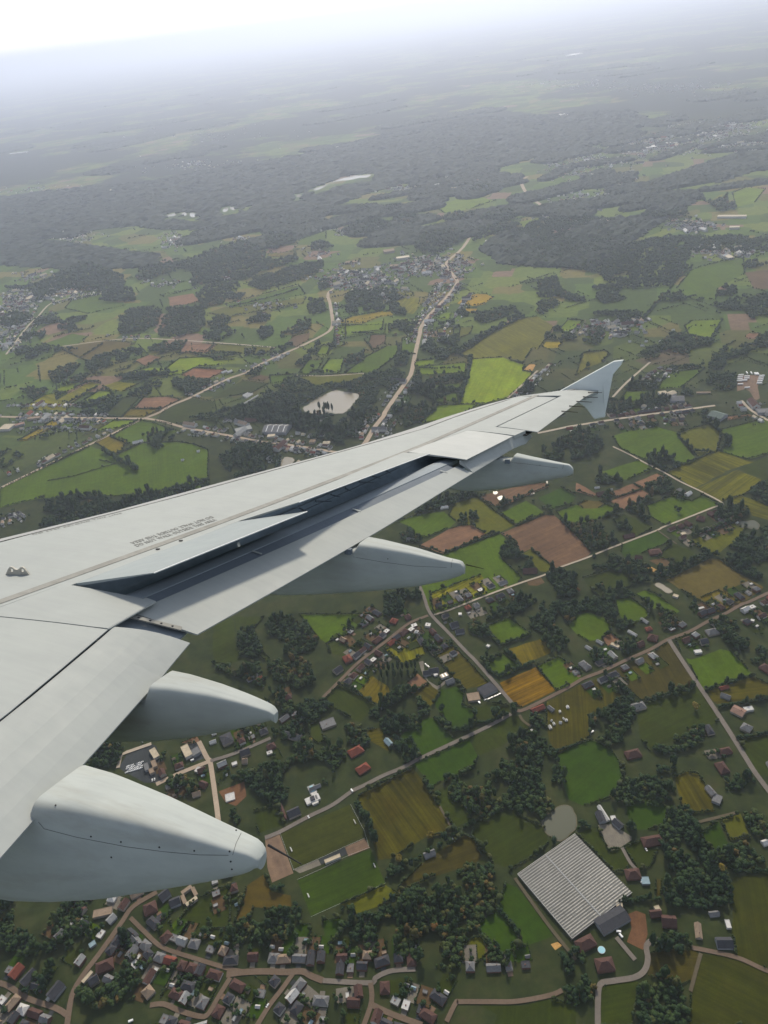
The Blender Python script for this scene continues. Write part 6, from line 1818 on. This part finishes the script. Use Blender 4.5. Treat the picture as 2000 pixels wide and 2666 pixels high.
_cache = {}
def house_meshes(L, Wd, h, roof, rng):
    """walls, roof and chimney of one building, the long side along x"""
    key = (round(L, 1), round(Wd, 1), round(h, 1), roof)
    if key in _cache: return _cache[key]
    a, b = L / 2, Wd / 2; wl, rf, ch = MB(), MB(), MB(); ov = .35
    if roof == 'flat':
        wl.box(-a, a, -b, b, 0, h); rf.box(-a - .1, a + .1, -b - .1, b + .1, h + .003, h + .22)
        for x0, x1, y0, y1 in ((-a - .1, a + .1, -b - .1, -b + .2), (-a - .1, a + .1, b - .2, b + .1), (-a - .1, -a + .2, -b + .2, b - .2), (a - .2, a + .1, -b + .2, b - .2)): rf.box(x0, x1, y0, y1, h + .222, h + .55)
        ch.box(-a * .3, -a * .3 + 1.4, -b * .2, -b * .2 + 1.2, h + .223, h + 1.1)
    else:
        rh = b * (.72 if roof == 'hip' else .80) if Wd < 15 else b * .35
        ax = a - b * .85 if roof == 'hip' else a
        ax = max(ax, .2)
        wl.add([(-a, -b, 0), (a, -b, 0), (a, b, 0), (-a, b, 0), (-a, -b, h), (a, -b, h), (a, b, h), (-a, b, h)], [(0, 1, 5, 4), (1, 2, 6, 5), (2, 3, 7, 6), (3, 0, 4, 7), (3, 2, 1, 0)])
        if roof == 'gable': wl.add([(-a, -b, h), (-a, b, h), (-a, 0, h + rh), (a, -b, h), (a, b, h), (a, 0, h + rh)], [(0, 2, 1), (3, 4, 5)])
        e = ov; ez = h - ov * rh / b + .05; xx = a + e; rx = ax + (e if roof == 'gable' else 0)
        rf.add([(-xx, -b - e, ez), (xx, -b - e, ez), (xx, b + e, ez), (-xx, b + e, ez), (-rx, 0, h + rh + .05), (rx, 0, h + rh + .05)],
               [(0, 1, 5, 4), (2, 3, 4, 5)] + ([(1, 2, 5), (3, 0, 4)] if roof == 'hip' else []))
        rf.tube((-rx, 0, h + rh + .06), (rx, 0, h + rh + .06), .16, .16, 6)
        ch.box(ax * .45 - .45, ax * .45 + .45, b * .12 - .4, b * .12 + .4, h + rh * .55, h + rh + .9)
    out = [mesh(nm, m.v, m.f) for nm, m in (("wall", wl), ("roof", rf), ("chimney", ch))]
    _cache[key] = out; return out
def place(name, cat, lab, p, ang, L, Wd, h, roof, rc, wc, group=None, chimney=True, panes=True):
    root = empty(name, (p[0], p[1], 0), ang); tag(root, lab, cat, group)
    ms = house_meshes(L, Wd, h, roof, RNG)
    for nm, me, mat in (("wall", ms[0], M_WALL[wc]), ("roof", ms[1], M_ROOF[rc]), ("chimney", ms[2], M_CHIM)):
        if nm == 'chimney' and not chimney: continue
        if not me.materials: me.materials.append(None)
        o = bpy.data.objects.new(nm, me); COL.objects.link(o); o.parent = root
        if nm == 'roof' and chimney is False: pass
        o.material_slots[0].link = 'OBJECT'; o.material_slots[0].material = mat
    return root
taken = []
def free(p, r):
    return all(math.hypot(p[0] - q[0], p[1] - q[1]) > r + q[2] for q in taken)
for ln in BUILD.strip().splitlines():
    body, _, lab = ln.partition('|'); nm, cat, t, x1, y1, x2, y2, wd, h, roof, rc = body.split()
    A, B = world(t, float(x1), float(y1)), world(t, float(x2), float(y2)); L = max(4, math.dist(A, B)); wd = float(wd)
    ang = math.atan2(B[1] - A[1], B[0] - A[0]); c = ((A[0] + B[0]) / 2, (A[1] + B[1]) / 2)
    home = cat in ('house',)
    r = place(nm, cat, lab, c, ang, L, wd, float(h), roof, rc, {'rd': 'brick', 'rb': 'brick', 'wh': 'white', 'cr': 'white', 'tn': 'render'}.get(rc, 'render' if home else 'metal'), None, home, home)
    for s in np.linspace(-.5, .5, max(1, int(L / wd) + 1)): taken.append((c[0] + math.cos(ang) * L * s, c[1] + math.sin(ang) * L * s, wd / 2 + 1))
    if 'skylight' in lab or nm in ('depot_hall', 'machine_hall'):
        for k in range(4 if L > 30 else 2):                       # pale bands across the roof
            x = -L / 2 + L * (k + .6) / (4.2 if L > 30 else 2.4); rh = wd / 2 * (.35 if wd >= 15 else .8) if roof == 'gable' else 0; mb = MB()
            for s in (-1, 1):
                if roof == 'gable': mb.add([(x, 0, float(h) + rh + .30), (x + 2.4, 0, float(h) + rh + .30), (x + 2.4, s * wd * .46, float(h) + rh * .08 + .34), (x, s * wd * .46, float(h) + rh * .08 + .34)], [(0, 1, 2, 3) if s < 0 else (3, 2, 1, 0)])
                else: mb.add([(x, 0, float(h) + .30), (x + 2, 0, float(h) + .30), (x + 2, s * wd * .45, float(h) + .30), (x, s * wd * .45, float(h) + .30)], [(0, 1, 2, 3) if s < 0 else (3, 2, 1, 0)])
            mb.build("skylight", M_SKYL, r)
# the white villa with its pool, terrace and dark roof lantern
A, B = world('E', 655, 1632), world('E', 770, 1580); ang = math.atan2(B[1] - A[1], B[0] - A[0]); L = math.dist(A, B)
v = empty("white_villa", ((A[0] + B[0]) / 2, (A[1] + B[1]) / 2, 0), ang); tag(v, "white flat roofed villa with a pale blue pool behind it", "house")
mb = MB(); mb.box(-L / 2, L / 2, -5, 5, 0, 3.2); mb.box(-3, 6, -9, -5.003, 0, 3.0); mb.box(1, 9, 5.003, 10, 0, 3.2); mb.build("wall", M_WALL['white'], v)
mb = MB(); mb.box(-L / 2 - .2, L / 2 + .2, -5.2, 5.2, 3.21, 3.6); mb.build("roof", M_ROOF['wh'], v)
mb = MB(); mb.box(-2.6, 3.2, -3.2, 3.2, 3.61, 5.6); mb.build("roof_lantern", M_ROOF['dg'], v)
mb = MB(); mb.box(L * .22, L * .36, -3.5, 3.5, 3.62, 3.7); mb.build("roof_light", M_ROOF['gr'], v)
mb = MB(); mb.box(0, 10.5, 10.1, 25, .55, .62); mb.build("terrace", M_ROOF['lg'], v)
pl = link("pool_water", mesh("pool", [(3.0, 13, .68), (8.0, 13, .68), (8.0, 23.5, .68), (3.0, 23.5, .68)], [(0, 1, 2, 3)]), mottled("pool_blue", (.30, .55, .62), .1, .05, .2, 1, .6), v)
taken.append((v.location.x, v.location.y, 18))
# courtyard building: four wings round a dark yard
q = [world('I', *p) for p in ((1345, 540), (1425, 482), (1385, 402), (1312, 455))]
c = np.mean(q, 0); ct = empty("courtyard_building", (c[0], c[1], 0)); tag(ct, "cream courtyard building with one bright wing, under the big fairing", "building")
for i in range(4):
    a, b = np.array(q[i]), np.array(q[(i + 1) % 4]); d = b - a; l = np.hypot(*d); an = math.atan2(d[1], d[0])
    mid = (a + b) / 2 - c; wdt = 4.5
    sh = .48 if i % 2 == 0 else .34
    mb = MB(); P = lambda x, y: (mid[0] + math.cos(an) * x - math.sin(an) * y, mid[1] + math.sin(an) * x + math.cos(an) * y)
    mb.prism([P(-l * sh, -wdt / 2), P(l * sh, -wdt / 2), P(l * sh, wdt / 2), P(-l * sh, wdt / 2)], 0, 4.2); w_ = mb.build("wing", M_WALL['render'], ct)
    mb = MB(); mb.prism([P(-l * sh - .2, -wdt / 2 - .2), P(l * sh + .2, -wdt / 2 - .2), P(l * sh + .2, wdt / 2 + .2), P(-l * sh - .2, wdt / 2 + .2)], 4.21, 4.6); mb.build("roof", M_ROOF['cr' if i == 0 else 'tn'], w_)
taken.append((c[0], c[1], 16))
# round blue garden pool
c = world('F', 220, 1243); pr = empty("garden_pool", (c[0], c[1], 0)); tag(pr, "round pale blue garden pool beside the brick house", "pool")
mb = MB(); mb.tube((0, 0, 0), (0, 0, 1.25), 4.2, 4.2, 20); mb.build("pool_wall", M_WALL['white'], pr)
mb = MB(); mb.tube((0, 0, 1.255), (0, 0, 1.29), 3.9, 3.9, 20); mb.build("pool_water", bpy.data.materials['pool_blue'], pr)

# the greenhouse: 29 glazed spans
q = [np.array(world('G', 1154, 604)), np.array(world('G', 1645, 260)), np.array(world('F', 485, 752)), np.array(world('G', 1630, 1150))]
u = (q[1] - q[0] + q[2] - q[3]) / 2; w = (q[3] - q[0] + q[2] - q[1]) / 2; ctr = sum(q) / 4
Lu, Lw = np.hypot(*u), np.hypot(*w); ang = math.atan2(u[1], u[0]); sgn = 1 if u[0] * w[1] - u[1] * w[0] > 0 else -1
gh = empty("greenhouse", (ctr[0], ctr[1], 0), ang); tag(gh, "huge square greenhouse of pale glazed ridges, below the grey green pond", "greenhouse")
m, nt, b = new_mat("whitened_glass", .45, .4)
P_ = obj_vec(nt)
cc = ramp_noise(nt, .035, [(.30, (.115, .114, .100)), (.70, (.175, .172, .150))], P_, 4, .6)
c2 = ramp_noise(nt, .9, [(.3, (.75, .75, .75)), (.7, (1.25, 1.25, 1.25))], P_, 2)
nt.links.new(mul(nt, cc, c2), b.inputs['Base Color'])
rr = ramp_noise(nt, .5, [(.3, (.28,) * 3), (.7, (.62,) * 3)], P_); nt.links.new(rr, b.inputs['Roughness'])
M_GLASS = m
NS = 29; sp = Lw / NS; gl, fr, rg = MB(), MB(), MB()
for i in range(NS):
    y0 = -Lw / 2 + i * sp; ym = y0 + sp / 2; y1 = y0 + sp; nx = 16
    for k in range(nx):
        xa, xb = -Lu / 2 + Lu * k / nx, -Lu / 2 + Lu * (k + 1) / nx - .08
        z = lambda: NP.uniform(-.02, .02)
        t1, t2 = z(), z()
        gl.add([(xa, y0 + .1, 4.2), (xb, y0 + .1, 4.2), (xb, ym, 4.62 + t1), (xa, ym, 4.62 + t2)], [(0, 1, 2, 3)])
        if (i * 7 + k * 3) % 11 == 0: t1 += .35; t2 += .35          # a vent standing open
        gl.add([(xa, ym, 4.62), (xb, ym, 4.62), (xb, y1 - .1, 4.2 + max(0, t1)), (xa, y1 - .1, 4.2 + max(0, t2))], [(0, 1, 2, 3)])
    rg.box(-Lu / 2, Lu / 2, ym - .07, ym + .07, 4.66, 4.74)
    fr.box(-Lu / 2, Lu / 2, y0 - .16, y0 + .16, 4.02, 4.16)
gl.build("glass_roof", M_GLASS, gh); rg.build("ridge_bar", M_ROOF['lg'], gh); fr.build("gutter", M_ROOF['gr'], gh)
mb = MB()
mb.box(-Lu / 2 - .1, Lu / 2 + .1, -Lw / 2 - .25, -Lw / 2 - .17, 0, 4.3); mb.box(-Lu / 2 - .1, Lu / 2 + .1, Lw / 2 + .17, Lw / 2 + .25, 0, 4.3)
mb.box(-Lu / 2 - .3, -Lu / 2 - .2, -Lw / 2, Lw / 2, 0, 4.3); mb.box(Lu / 2 + .2, Lu / 2 + .3, -Lw / 2, Lw / 2, 0, 4.3); mb.build("glass_wall", M_GLASS, gh)
mb = MB(); mb.box(-Lu / 2 - .7, -Lu / 2 - .3, -Lw / 2 - .6, Lw / 2 + .6, 4.25, 4.7); mb.box(-Lu / 2 - .7, Lu / 2 + .5, -Lw / 2 - .7, -Lw / 2 - .3, 4.25, 4.7); mb.box(-Lu / 2 - .7, Lu / 2 + .5, Lw / 2 + .3, Lw / 2 + .7, 4.25, 4.7); mb.build("white_rim", M_ROOF['wh'], gh)
mb = MB(); mb.box(-Lu * .03 - .9, -Lu * .03 + .9, -Lw / 2, Lw / 2, 4.80, 4.88); mb.build("service_walk", M_ROOF['lg'], gh)
taken.append((ctr[0], ctr[1], 60))

# houses in rows along the streets
def img(p):
    d = np.array([p[0], p[1], -H]); w_ = d @ FWD; return CX + F * (d @ RIGHT) / w_, CY - F * (d @ UP) / w_
ORD = "first second third fourth fifth sixth seventh eighth ninth tenth eleventh twelfth thirteenth fourteenth fifteenth sixteenth seventeenth eighteenth nineteenth twentieth".split()
CW = dict(dg="dark grey roofed", rb="brown roofed", gr="grey roofed", rd="red roofed", tn="tan roofed", wh="white roofed", lg="pale grey roofed")
FORMW = dict(gable="gabled", hip="hipped", flat="flat roofed")
def name_all(objs, where):
    """objs: (root, words, position); every label gets its place in its row"""
    groups = {}
    for o, wds, p in objs: groups.setdefault(wds, []).append((o, img(p)))
    for wds, L_ in groups.items():
        xs = [q[1][0] for q in L_]; ys = [q[1][1] for q in L_]
        if len(L_) == 1: L_[0][0]['label'] = "only %s %s" % (wds, where); continue
        hor = (max(xs) - min(xs)) >= (max(ys) - min(ys)); L_.sort(key=lambda q: q[1][0] if hor else q[1][1])
        for i, (o, _) in enumerate(L_):
            o['label'] = "%s %s, %s from %s" % (wds, where, ORD[min(i, 19)], "left" if hor else "top")
plots = {}; house_n = 0; garden_trees = []; bushes = []; sheds_all = []; far_houses = []
def walk(pts, step):
    pts = [np.array(p) for p in pts]; d = step * .5
    for a, b in zip(pts, pts[1:]):
        L = np.hypot(*(b - a)); t = (b - a) / (L + 1e-9)
        while d < L: yield a + t * d, t; d += step * NP.uniform(.85, 1.3)
        d -= L
SIZES = [(13.5, 9.5, 4.6, 'gable'), (11.5, 9.0, 5.0, 'gable'), (12.5, 10.5, 3.6, 'hip'), (15.5, 9.0, 3.4, 'gable'), (10.0, 9.5, 5.2, 'hip'), (9.5, 7.5, 3.2, 'flat'), (17.0, 10.0, 3.6, 'hip')]
def rect_clear(c, r):
    return not on_road(c, r * .8) and free(c, r) and not any(inside(c, p) for p in ponds)
for where, txt, sides, step, back in ROWS:
    pts = [g(*map(float, p.split(','))) for p in txt.split()]; made = []; shed_m = []; tr_m = []
    for c, t in walk(pts, step):
        n = np.array([-t[1], t[0]])
        for s in [{'L': 1, 'R': -1}[q] for q in sides]:
            if NP.rand() < .10: continue
            L, wd, h, rf = SIZES[NP.randint(len(SIZES))]; p = c + n * s * (back + NP.uniform(-2, 3)) + t * NP.uniform(-2, 2)
            if not rect_clear(p, wd * .52): continue
            rc = NP.choice(['dg', 'rb', 'gr', 'rd', 'tn', 'lg', 'wh'], p=[.40, .30, .14, .025, .055, .05, .03])
            if rf == 'flat': rc = NP.choice(['lg', 'wh', 'gr', 'dg'], p=[.25, .25, .3, .2])
            ang = math.atan2(t[1], t[0]) + NP.choice([0, math.pi / 2], p=[.72, .28]) + NP.normal(0, .04)
            o = place("village_house", "house", None, p, ang, L, wd, h, rf, rc, NP.choice(['brick', 'white', 'render'], p=[.6, .2, .2]), "houses " + where)
            made.append((o, "%s %s house" % (FORMW[rf] + " " + CW[rc].replace(' roofed', ''), '') if rf == 'flat' else "%s %s house" % (CW[rc], FORMW[rf]), p)); taken.append((*p, wd * .52)); house_n += 1
            gd = p + n * s * (wd / 2 + 11); ax, ay = t * 8.0, n * s * 10
            poly = [tuple(gd - ax - ay), tuple(gd + ax - ay), tuple(gd + ax + ay), tuple(gd - ax + ay)]
            if not on_road(gd, 5): plots.setdefault(NP.choice(['g3', 'g2b', 'g2', 'pav', 'bd'], p=[.32, .17, .05, .18, .28]), []).append(poly)
            fr = p - n * s * (wd / 2 + 3.2)
            if NP.rand() < .5: plots.setdefault(NP.choice(['pav', 'pav2', 'asph']), []).append([tuple(fr - t * 3 - n * s * 3), tuple(fr + t * 3 - n * s * 3), tuple(fr + t * 3 + n * s * 3), tuple(fr - t * 3 + n * s * 3)])
            if NP.rand() < .72:
                sp_ = gd + t * NP.uniform(-6, 6) + n * s * NP.uniform(-7, 6)
                if rect_clear(sp_, 3): shed_m.append((sp_, math.atan2(t[1], t[0]), NP.choice(['wh', 'lg', 'gr', 'tn', 'wh', 'bl'])))
            for q_ in np.linspace(-9, 10, 11):                   # clipped hedge along the plot line
                hp = gd + t * 8.2 + n * s * (q_ + NP.uniform(-.4, .4))
                if rect_clear(hp, 1.2): bushes.append((*hp, NP.uniform(.8, 1.3), NP.uniform(0, .8), 1))
            for _ in range(NP.randint(1, 4)):
                tp = gd + t * NP.uniform(-11, 11) + n * s * NP.uniform(-14, 16)
                if rect_clear(tp, 2.0): bushes.append((*tp, NP.uniform(1.3, 3.0), NP.uniform(.1, .9), 0))
            for _ in range(NP.randint(1, 4)):
                tp = gd + t * NP.uniform(-10, 10) + n * s * NP.uniform(-12, 12)
                if rect_clear(tp, 2.2): tr_m.append((tp, NP.uniform(1.8, 4.2)))
    name_all(made, where)
    sm = []
    for p, a, rc in shed_m:
        if not rect_clear(p, 2.5): continue
        o = place("garden_shed", "shed", None, p, a, 5.2, 3.4, 2.3, 'gable' if NP.rand() < .5 else 'flat', rc, 'white' if rc == 'wh' else 'render', "garden sheds " + where, False, False)
        taken.append((*p, 2.5)); sm.append((o, "%s garden shed" % dict(CW, bl="pale blue")[rc].replace(' roofed', ''), p))
    name_all(sm, where)
    garden_trees.append((where, tr_m))
NT = 0; rest_trees = []
for where, tr in garden_trees:
    made = []
    for p, r in tr:
        if not free(p, r * .3) or NT >= 215: rest_trees.append((*p, r, NP.uniform(.2, .9), 0)); continue
        single_tree('r', p, r, None, "garden trees " + where, "garden_tree"); NT += 1
        made.append((LAST_TREE[0], "small garden tree" if r < 2.8 else "leafy garden tree", p))
    name_all(made, where)
# gardens, one ground sheet per kind of surface
NAMES = dict(g3="dark lawns", g2b="green lawns", g2="light lawns", pav="paved terraces", bd="bare kitchen plots", pav2="gravel forecourts", asph="asphalt forecourts")
for k, L_ in plots.items():
    mb = MB()
    for i, p in enumerate(L_): mb.add([(x, y, .40 + .004 * (i % 11)) for x, y in p], [(0, 1, 2, 3) if (p[1][0] - p[0][0]) * (p[2][1] - p[0][1]) - (p[2][0] - p[0][0]) * (p[1][1] - p[0][1]) > 0 else (3, 2, 1, 0)])
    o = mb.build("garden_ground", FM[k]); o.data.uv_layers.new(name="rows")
    tag(o, "%s in the gardens behind and before the village houses" % NAMES[k], None, None, 'structure')

# the far villages: houses too small to tell apart, merged
def far_mesh(name, items, lab):
    mats = ['dg', 'rb', 'gr', 'wh', 'lg', 'cr', 'rd', 'tn']; by = {k: MB() for k in mats}; wl = MB()
    for x, y, a, L, wd, h, rc in items:
        ca, sa = math.cos(a), math.sin(a); P = lambda u, v_, z: (x + ca * u - sa * v_, y + sa * u + ca * v_, z)
        a_, b_ = L / 2, wd / 2; rh = b_ * .75
        wl.add([P(-a_, -b_, 0), P(a_, -b_, 0), P(a_, b_, 0), P(-a_, b_, 0), P(-a_, -b_, h), P(a_, -b_, h), P(a_, b_, h), P(-a_, b_, h), P(-a_, 0, h + rh), P(a_, 0, h + rh)], [(0, 1, 5, 4), (1, 2, 6, 9, 5), (2, 3, 7, 6), (3, 0, 4, 8, 7)])
        by[rc].add([P(-a_ - .3, -b_ - .3, h), P(a_ + .3, -b_ - .3, h), P(a_ + .3, 0, h + rh + .2), P(-a_ - .3, 0, h + rh + .2), P(a_ + .3, b_ + .3, h), P(-a_ - .3, b_ + .3, h)], [(0, 1, 2, 3), (3, 2, 4, 5)])
    V, Fc, mi = list(wl.v), list(wl.f), [0] * len(wl.f); used = [M_WALL['white']]
    for k in mats:
        if by[k].v:
            n = len(V); V += by[k].v; Fc += [tuple(i + n for i in q) for q in by[k].f]; mi += [len(used)] * len(by[k].f); used.append(M_ROOF[k])
    me = mesh(name, V, Fc)
    for mt in used: me.materials.append(mt)
    me.polygons.foreach_set('material_index', mi)
    tag(link(name, me), lab, None, None, 'stuff')
items = []; gtr = []
def farhouse(p, a):
    k = NP.rand(); rc = NP.choice(['dg', 'rb', 'gr', 'wh', 'lg', 'cr', 'rd', 'tn'], p=[.24, .22, .14, .13, .10, .08, .05, .04])
    L, wd, h = (NP.uniform(9, 15), NP.uniform(7, 10), NP.uniform(3.2, 5.2)) if k < .93 else (NP.uniform(20, 45), NP.uniform(12, 20), NP.uniform(5, 8))
    items.append((p[0], p[1], a, L, wd, h, rc))
for txt, sides, step, back in FAR_ROWS:
    pts = [g(*map(float, p.split(','))) for p in txt.split()]
    for c, t in walk(pts, step):
        n = np.array([-t[1], t[0]])
        for s in [{'L': 1, 'R': -1}[q] for q in sides]:
            if NP.rand() < .12: continue
            p = c + n * s * (back + NP.uniform(-2, 5))
            if on_road(p, 4) or not free(p, 4) or any(inside(p, q) for q in ponds): continue
            farhouse(p, math.atan2(t[1], t[0]) + NP.choice([0, math.pi / 2]) + NP.normal(0, .06))
            if NP.rand() < .5:
                q = p + n * s * NP.uniform(10, 25) + t * NP.uniform(-6, 6)
                items.append((q[0], q[1], math.atan2(t[1], t[0]), NP.uniform(4, 8), NP.uniform(3, 5), 2.4, NP.choice(['wh', 'lg', 'wh', 'gr'])))
            for _ in range(NP.randint(0, 4)):
                q = p + n * s * NP.uniform(5, 30) + t * NP.uniform(-10, 10); gtr.append((q[0], q[1], NP.uniform(2.0, 4.5), NP.uniform(.1, .8), 1))
for x, y, hw, hh, n in FAR_BLOBS:
    a0 = NP.uniform(0, 3.14)
    for _ in range(n):
        p = g(x + NP.normal(0, .55) * hw, y + NP.normal(0, .55) * hh)
        if on_road(p, 4): continue
        farhouse(p, a0 + NP.choice([0, math.pi / 2]) + NP.normal(0, .25))
        if NP.rand() < .6:
            q = (p[0] + NP.uniform(-25, 25), p[1] + NP.uniform(-25, 25)); gtr.append((*q, NP.uniform(2.5, 5.5), NP.uniform(.1, .7), 1))
far_mesh("distant_houses", items, "roofs of the far villages strung along the roads and fading into haze")
tag(tree_mass("village_trees", rest_trees + bushes + gtr, M_LEAF), "garden trees, bushes and hedges scattered between the roofs of the villages", None, None, 'stuff')

# cars, trailers, small white sheds
M_CAR = mottled("white_paint", (.72, .72, .70), .3, .03, 1, 5, .5); M_CARG = mottled("grey_paint", (.25, .26, .28), .3, .03, 1, 5, .5)
def nearest_dir(p):
    i = int(np.argmin(np.hypot(RP[:, 0] - p[0], RP[:, 1] - p[1]))); j = min(i + 1, len(RP) - 1)
    return math.atan2(RP[j, 1] - RP[i, 1], RP[j, 0] - RP[i, 0])
def car(p, ang, lab, van=False, grp=None, mat=None, z=.62):
    r = empty("parked_van" if van else "parked_car", (p[0], p[1], z), ang); tag(r, lab, "van" if van else "car", grp)
    mb = MB(); L = 5.2 if van else 4.5
    if van: mb.box(-L / 2, L / 2, -.98, .98, .35, 2.35)
    else: mb.box(-L / 2, L / 2, -.9, .9, .32, .92); mb.add([(-1.5, -.82, .92), (1.1, -.82, .92), (1.1, .82, .92), (-1.5, .82, .92), (-1.0, -.7, 1.48), (.5, -.7, 1.48), (.5, .7, 1.48), (-1.0, .7, 1.48)], [(4, 5, 6, 7), (0, 1, 5, 4), (2, 3, 7, 6)])
    mb.build("body", mat or M_CAR, r)
    mb = MB()
    if van: mb.box(L / 2 - .9, L / 2 + .012, -.9, .9, 1.3, 2.0)
    else: mb.add([(1.12, -.8, .93), (1.12, .8, .93), (.52, .68, 1.47), (.52, -.68, 1.47), (-1.52, -.8, .93), (-1.52, .8, .93), (-1.02, .68, 1.47), (-1.02, -.68, 1.47)], [(0, 1, 2, 3), (5, 4, 7, 6)])
    mb.build("windscreen", M_PANE, r)
    for sx in (-1, 1):
        for sy in (-1, 1):
            mb = MB(); mb.tube((sx * L * .3, sy * .72, .32), (sx * L * .3, sy * .93, .32), .32, .32, 10); mb.build("wheel", M_DARK, r)
    return r
for t, x, y, lab in CARS:
    p = world(t, x, y); car(p, nearest_dir(p) + (math.pi / 2 if 'row' in lab else 0), lab, 'van' in lab)
# the works yard's rows of cars
made = []
for i in range(10):
    for j in range(4):
        if NP.rand() < .22: continue
        p = world('J', 265 + i * 14 + j * 3, 432 - i * 4.2 + -j * 17 + 5)
        made.append((car(p, .6, None, False, "cars in the works yard", M_CAR if NP.rand() < .75 else M_CARG, .24), j))
rows_ = "top third second bottom".split()
for j, nm in ((3, "top"), (2, "upper middle"), (1, "lower middle"), (0, "bottom")):
    L_ = [o for o, k in made if k == j]
    for i, o in enumerate(L_): o['label'] = "%s car in the %s row of the works yard" % (ORD[i], nm)
def trailer(p, ang, lab, grp):
    r = empty("lorry_trailer", (p[0], p[1], .3), ang); tag(r, lab, "trailer", grp)
    mb = MB(); mb.box(-6.5, 6.5, -1.3, 1.3, 1.0, 3.9); mb.build("box_body", M_CAR, r)
    mb = MB(); mb.box(-6.3, 6.3, -.5, .5, .7, .99); mb.build("chassis", M_CARG, r)
    for x in (-4.6, -3.3):
        for s in (-1, 1):
            mb = MB(); mb.tube((x, s * .75, .5), (x, s * 1.2, .5), .5, .5, 10); mb.build("wheel", M_DARK, r)
tl = {"left side": [], "middle": [], "right side": [], "top edge": []}
for t, x, y, f in TRAILERS: tl["top edge" if f else "left side" if x < 1440 else "middle" if x < 1560 else "right side"].append((t, x, y, f))
a0 = math.atan2(*(np.array(world('N', 1500, 470)) - np.array(world('N', 1420, 474)))[::-1])
for k, L_ in tl.items():
    L_.sort(key=lambda q: q[1] if k == 'top edge' else q[2])
    for i, (t, x, y, f) in enumerate(L_): trailer(world(t, x, y), a0 + (math.pi / 2 if f else 0), "white lorry trailer, %s from the %s, on the %s of the gravel yard" % (ORD[i], "left" if f else "top", k), "lorry trailers on the gravel yard")
names = ["white field hut by the olive brown field's lower hedge", "largest white hut in the olive brown shed field", "white hut right of the largest one in the shed field", "tiny white hut at the right of the shed field", "white hut above the others in the shed field", "tiny white hut left in the shed field", "flat white trough at the left of the shed field", "small white hut near the grey hay shed", "tiny white hut between the right hand ones"]
for (t, x, y, L, wd), lab in zip(SHEDS, names): place("field_hut", "shed", lab, world(t, x, y), RNG.uniform(0, 3), L, wd, 2.3, 'gable', 'wh', 'white', None, False, False)
# goals and fences of the pitches
def goal(a, b, lab):
    A, B = world('H', *a), world('H', *b); d = np.array(B) - np.array(A); c = (np.array(A) + B) / 2; L = np.hypot(*d)
    r = empty("football_goal", (*c, .3), math.atan2(d[1], d[0])); tag(r, lab, "goal", "football goals"); h = L / 2
    mb = MB(); mb.tube((-h, 0, 2.4), (h, 0, 2.4), .12, .12); mb.build("crossbar", M_CAR, r)
    for s in (-1, 1):
        mb = MB(); mb.tube((s * h, 0, 0), (s * h, 0, 2.4), .12, .12); mb.build("goal_post", M_CAR, r)
    mb = MB(); mb.add([(-h, .02, 2.35), (h, .02, 2.35), (h, 1.6, .05), (-h, 1.6, .05)], [(0, 1, 2, 3)])
    mb.build("net", mottled("goal_net", (.35, .36, .34), .9), r)
for a, b, lab in (((1064, 232), (1080, 268), "right goal of the upper football pitch"), ((516, 472), (530, 508), "left goal of the upper football pitch"), ((1236, 610), (1250, 646), "right goal of the lower football pitch"), ((664, 870), (678, 905), "left goal of the lower football pitch")): goal(a, b, lab)
def fence(pts, lab, h=1.1, mat=None, nm="pitch_fence"):
    P = [world('H', *p) for p in pts]; r = empty(nm, (*P[0], .25)); tag(r, lab, "fence", "white fences of the pitches")
    rail = MB()
    for a, b in zip(P, P[1:]):
        A, B = (a[0] - P[0][0], a[1] - P[0][1], h), (b[0] - P[0][0], b[1] - P[0][1], h); rail.tube(A, B, .10, .10, 6)
        L = math.dist(a, b); n = int(L / 6)
        for i in range(n + 1):
            mb = MB(); x, y = A[0] + (B[0] - A[0]) * i / max(1, n), A[1] + (B[1] - A[1]) * i / max(1, n); mb.box(x - .06, x + .06, y - .06, y + .06, 0, h - .08); mb.build("post", M_CLUT, r)
    rail.build("rail", M_CLUT, r)
fence([(430, 345), (548, 665)], "pale fence on the car park side of the upper pitch")
fence([(548, 662), (765, 568), (990, 464), (1165, 388)], "white fence along the lower side of the upper pitch")
fence([(580, 748), (790, 655), (1010, 545), (1205, 470)], "white fence along the upper side of the lower pitch")
fence([(700, 1070), (1340, 780)], "white fence along the lower side of the lower pitch", 1.4)
fence([(1040, 100), (1160, 330), (1195, 460)], "pale fence behind the right goal of the upper pitch")
# ------------------------------------------------------------------ the hazy air between the camera and the horizon
mb = MB(); R_ = 150000.0; mb.box(-R_, R_, -R_, R_, -1.5, H + 320)
m = bpy.data.materials.new("haze_air"); m.use_nodes = True; nt = m.node_tree
nt.nodes.remove(nt.nodes['Principled BSDF'])
pv = nt.nodes.new('ShaderNodeVolumePrincipled'); pv.inputs['Color'].default_value = (.77, .835, 1.0, 1); pv.inputs['Density'].default_value = 0.70e-4; pv.inputs['Anisotropy'].default_value = .56
nt.links.new(pv.outputs[0], nt.nodes['Material Output'].inputs['Volume'])
haze = mb.build("haze", m); tag(haze, "pale bluish summer haze filling the air down to the fields", None, None, 'stuff')
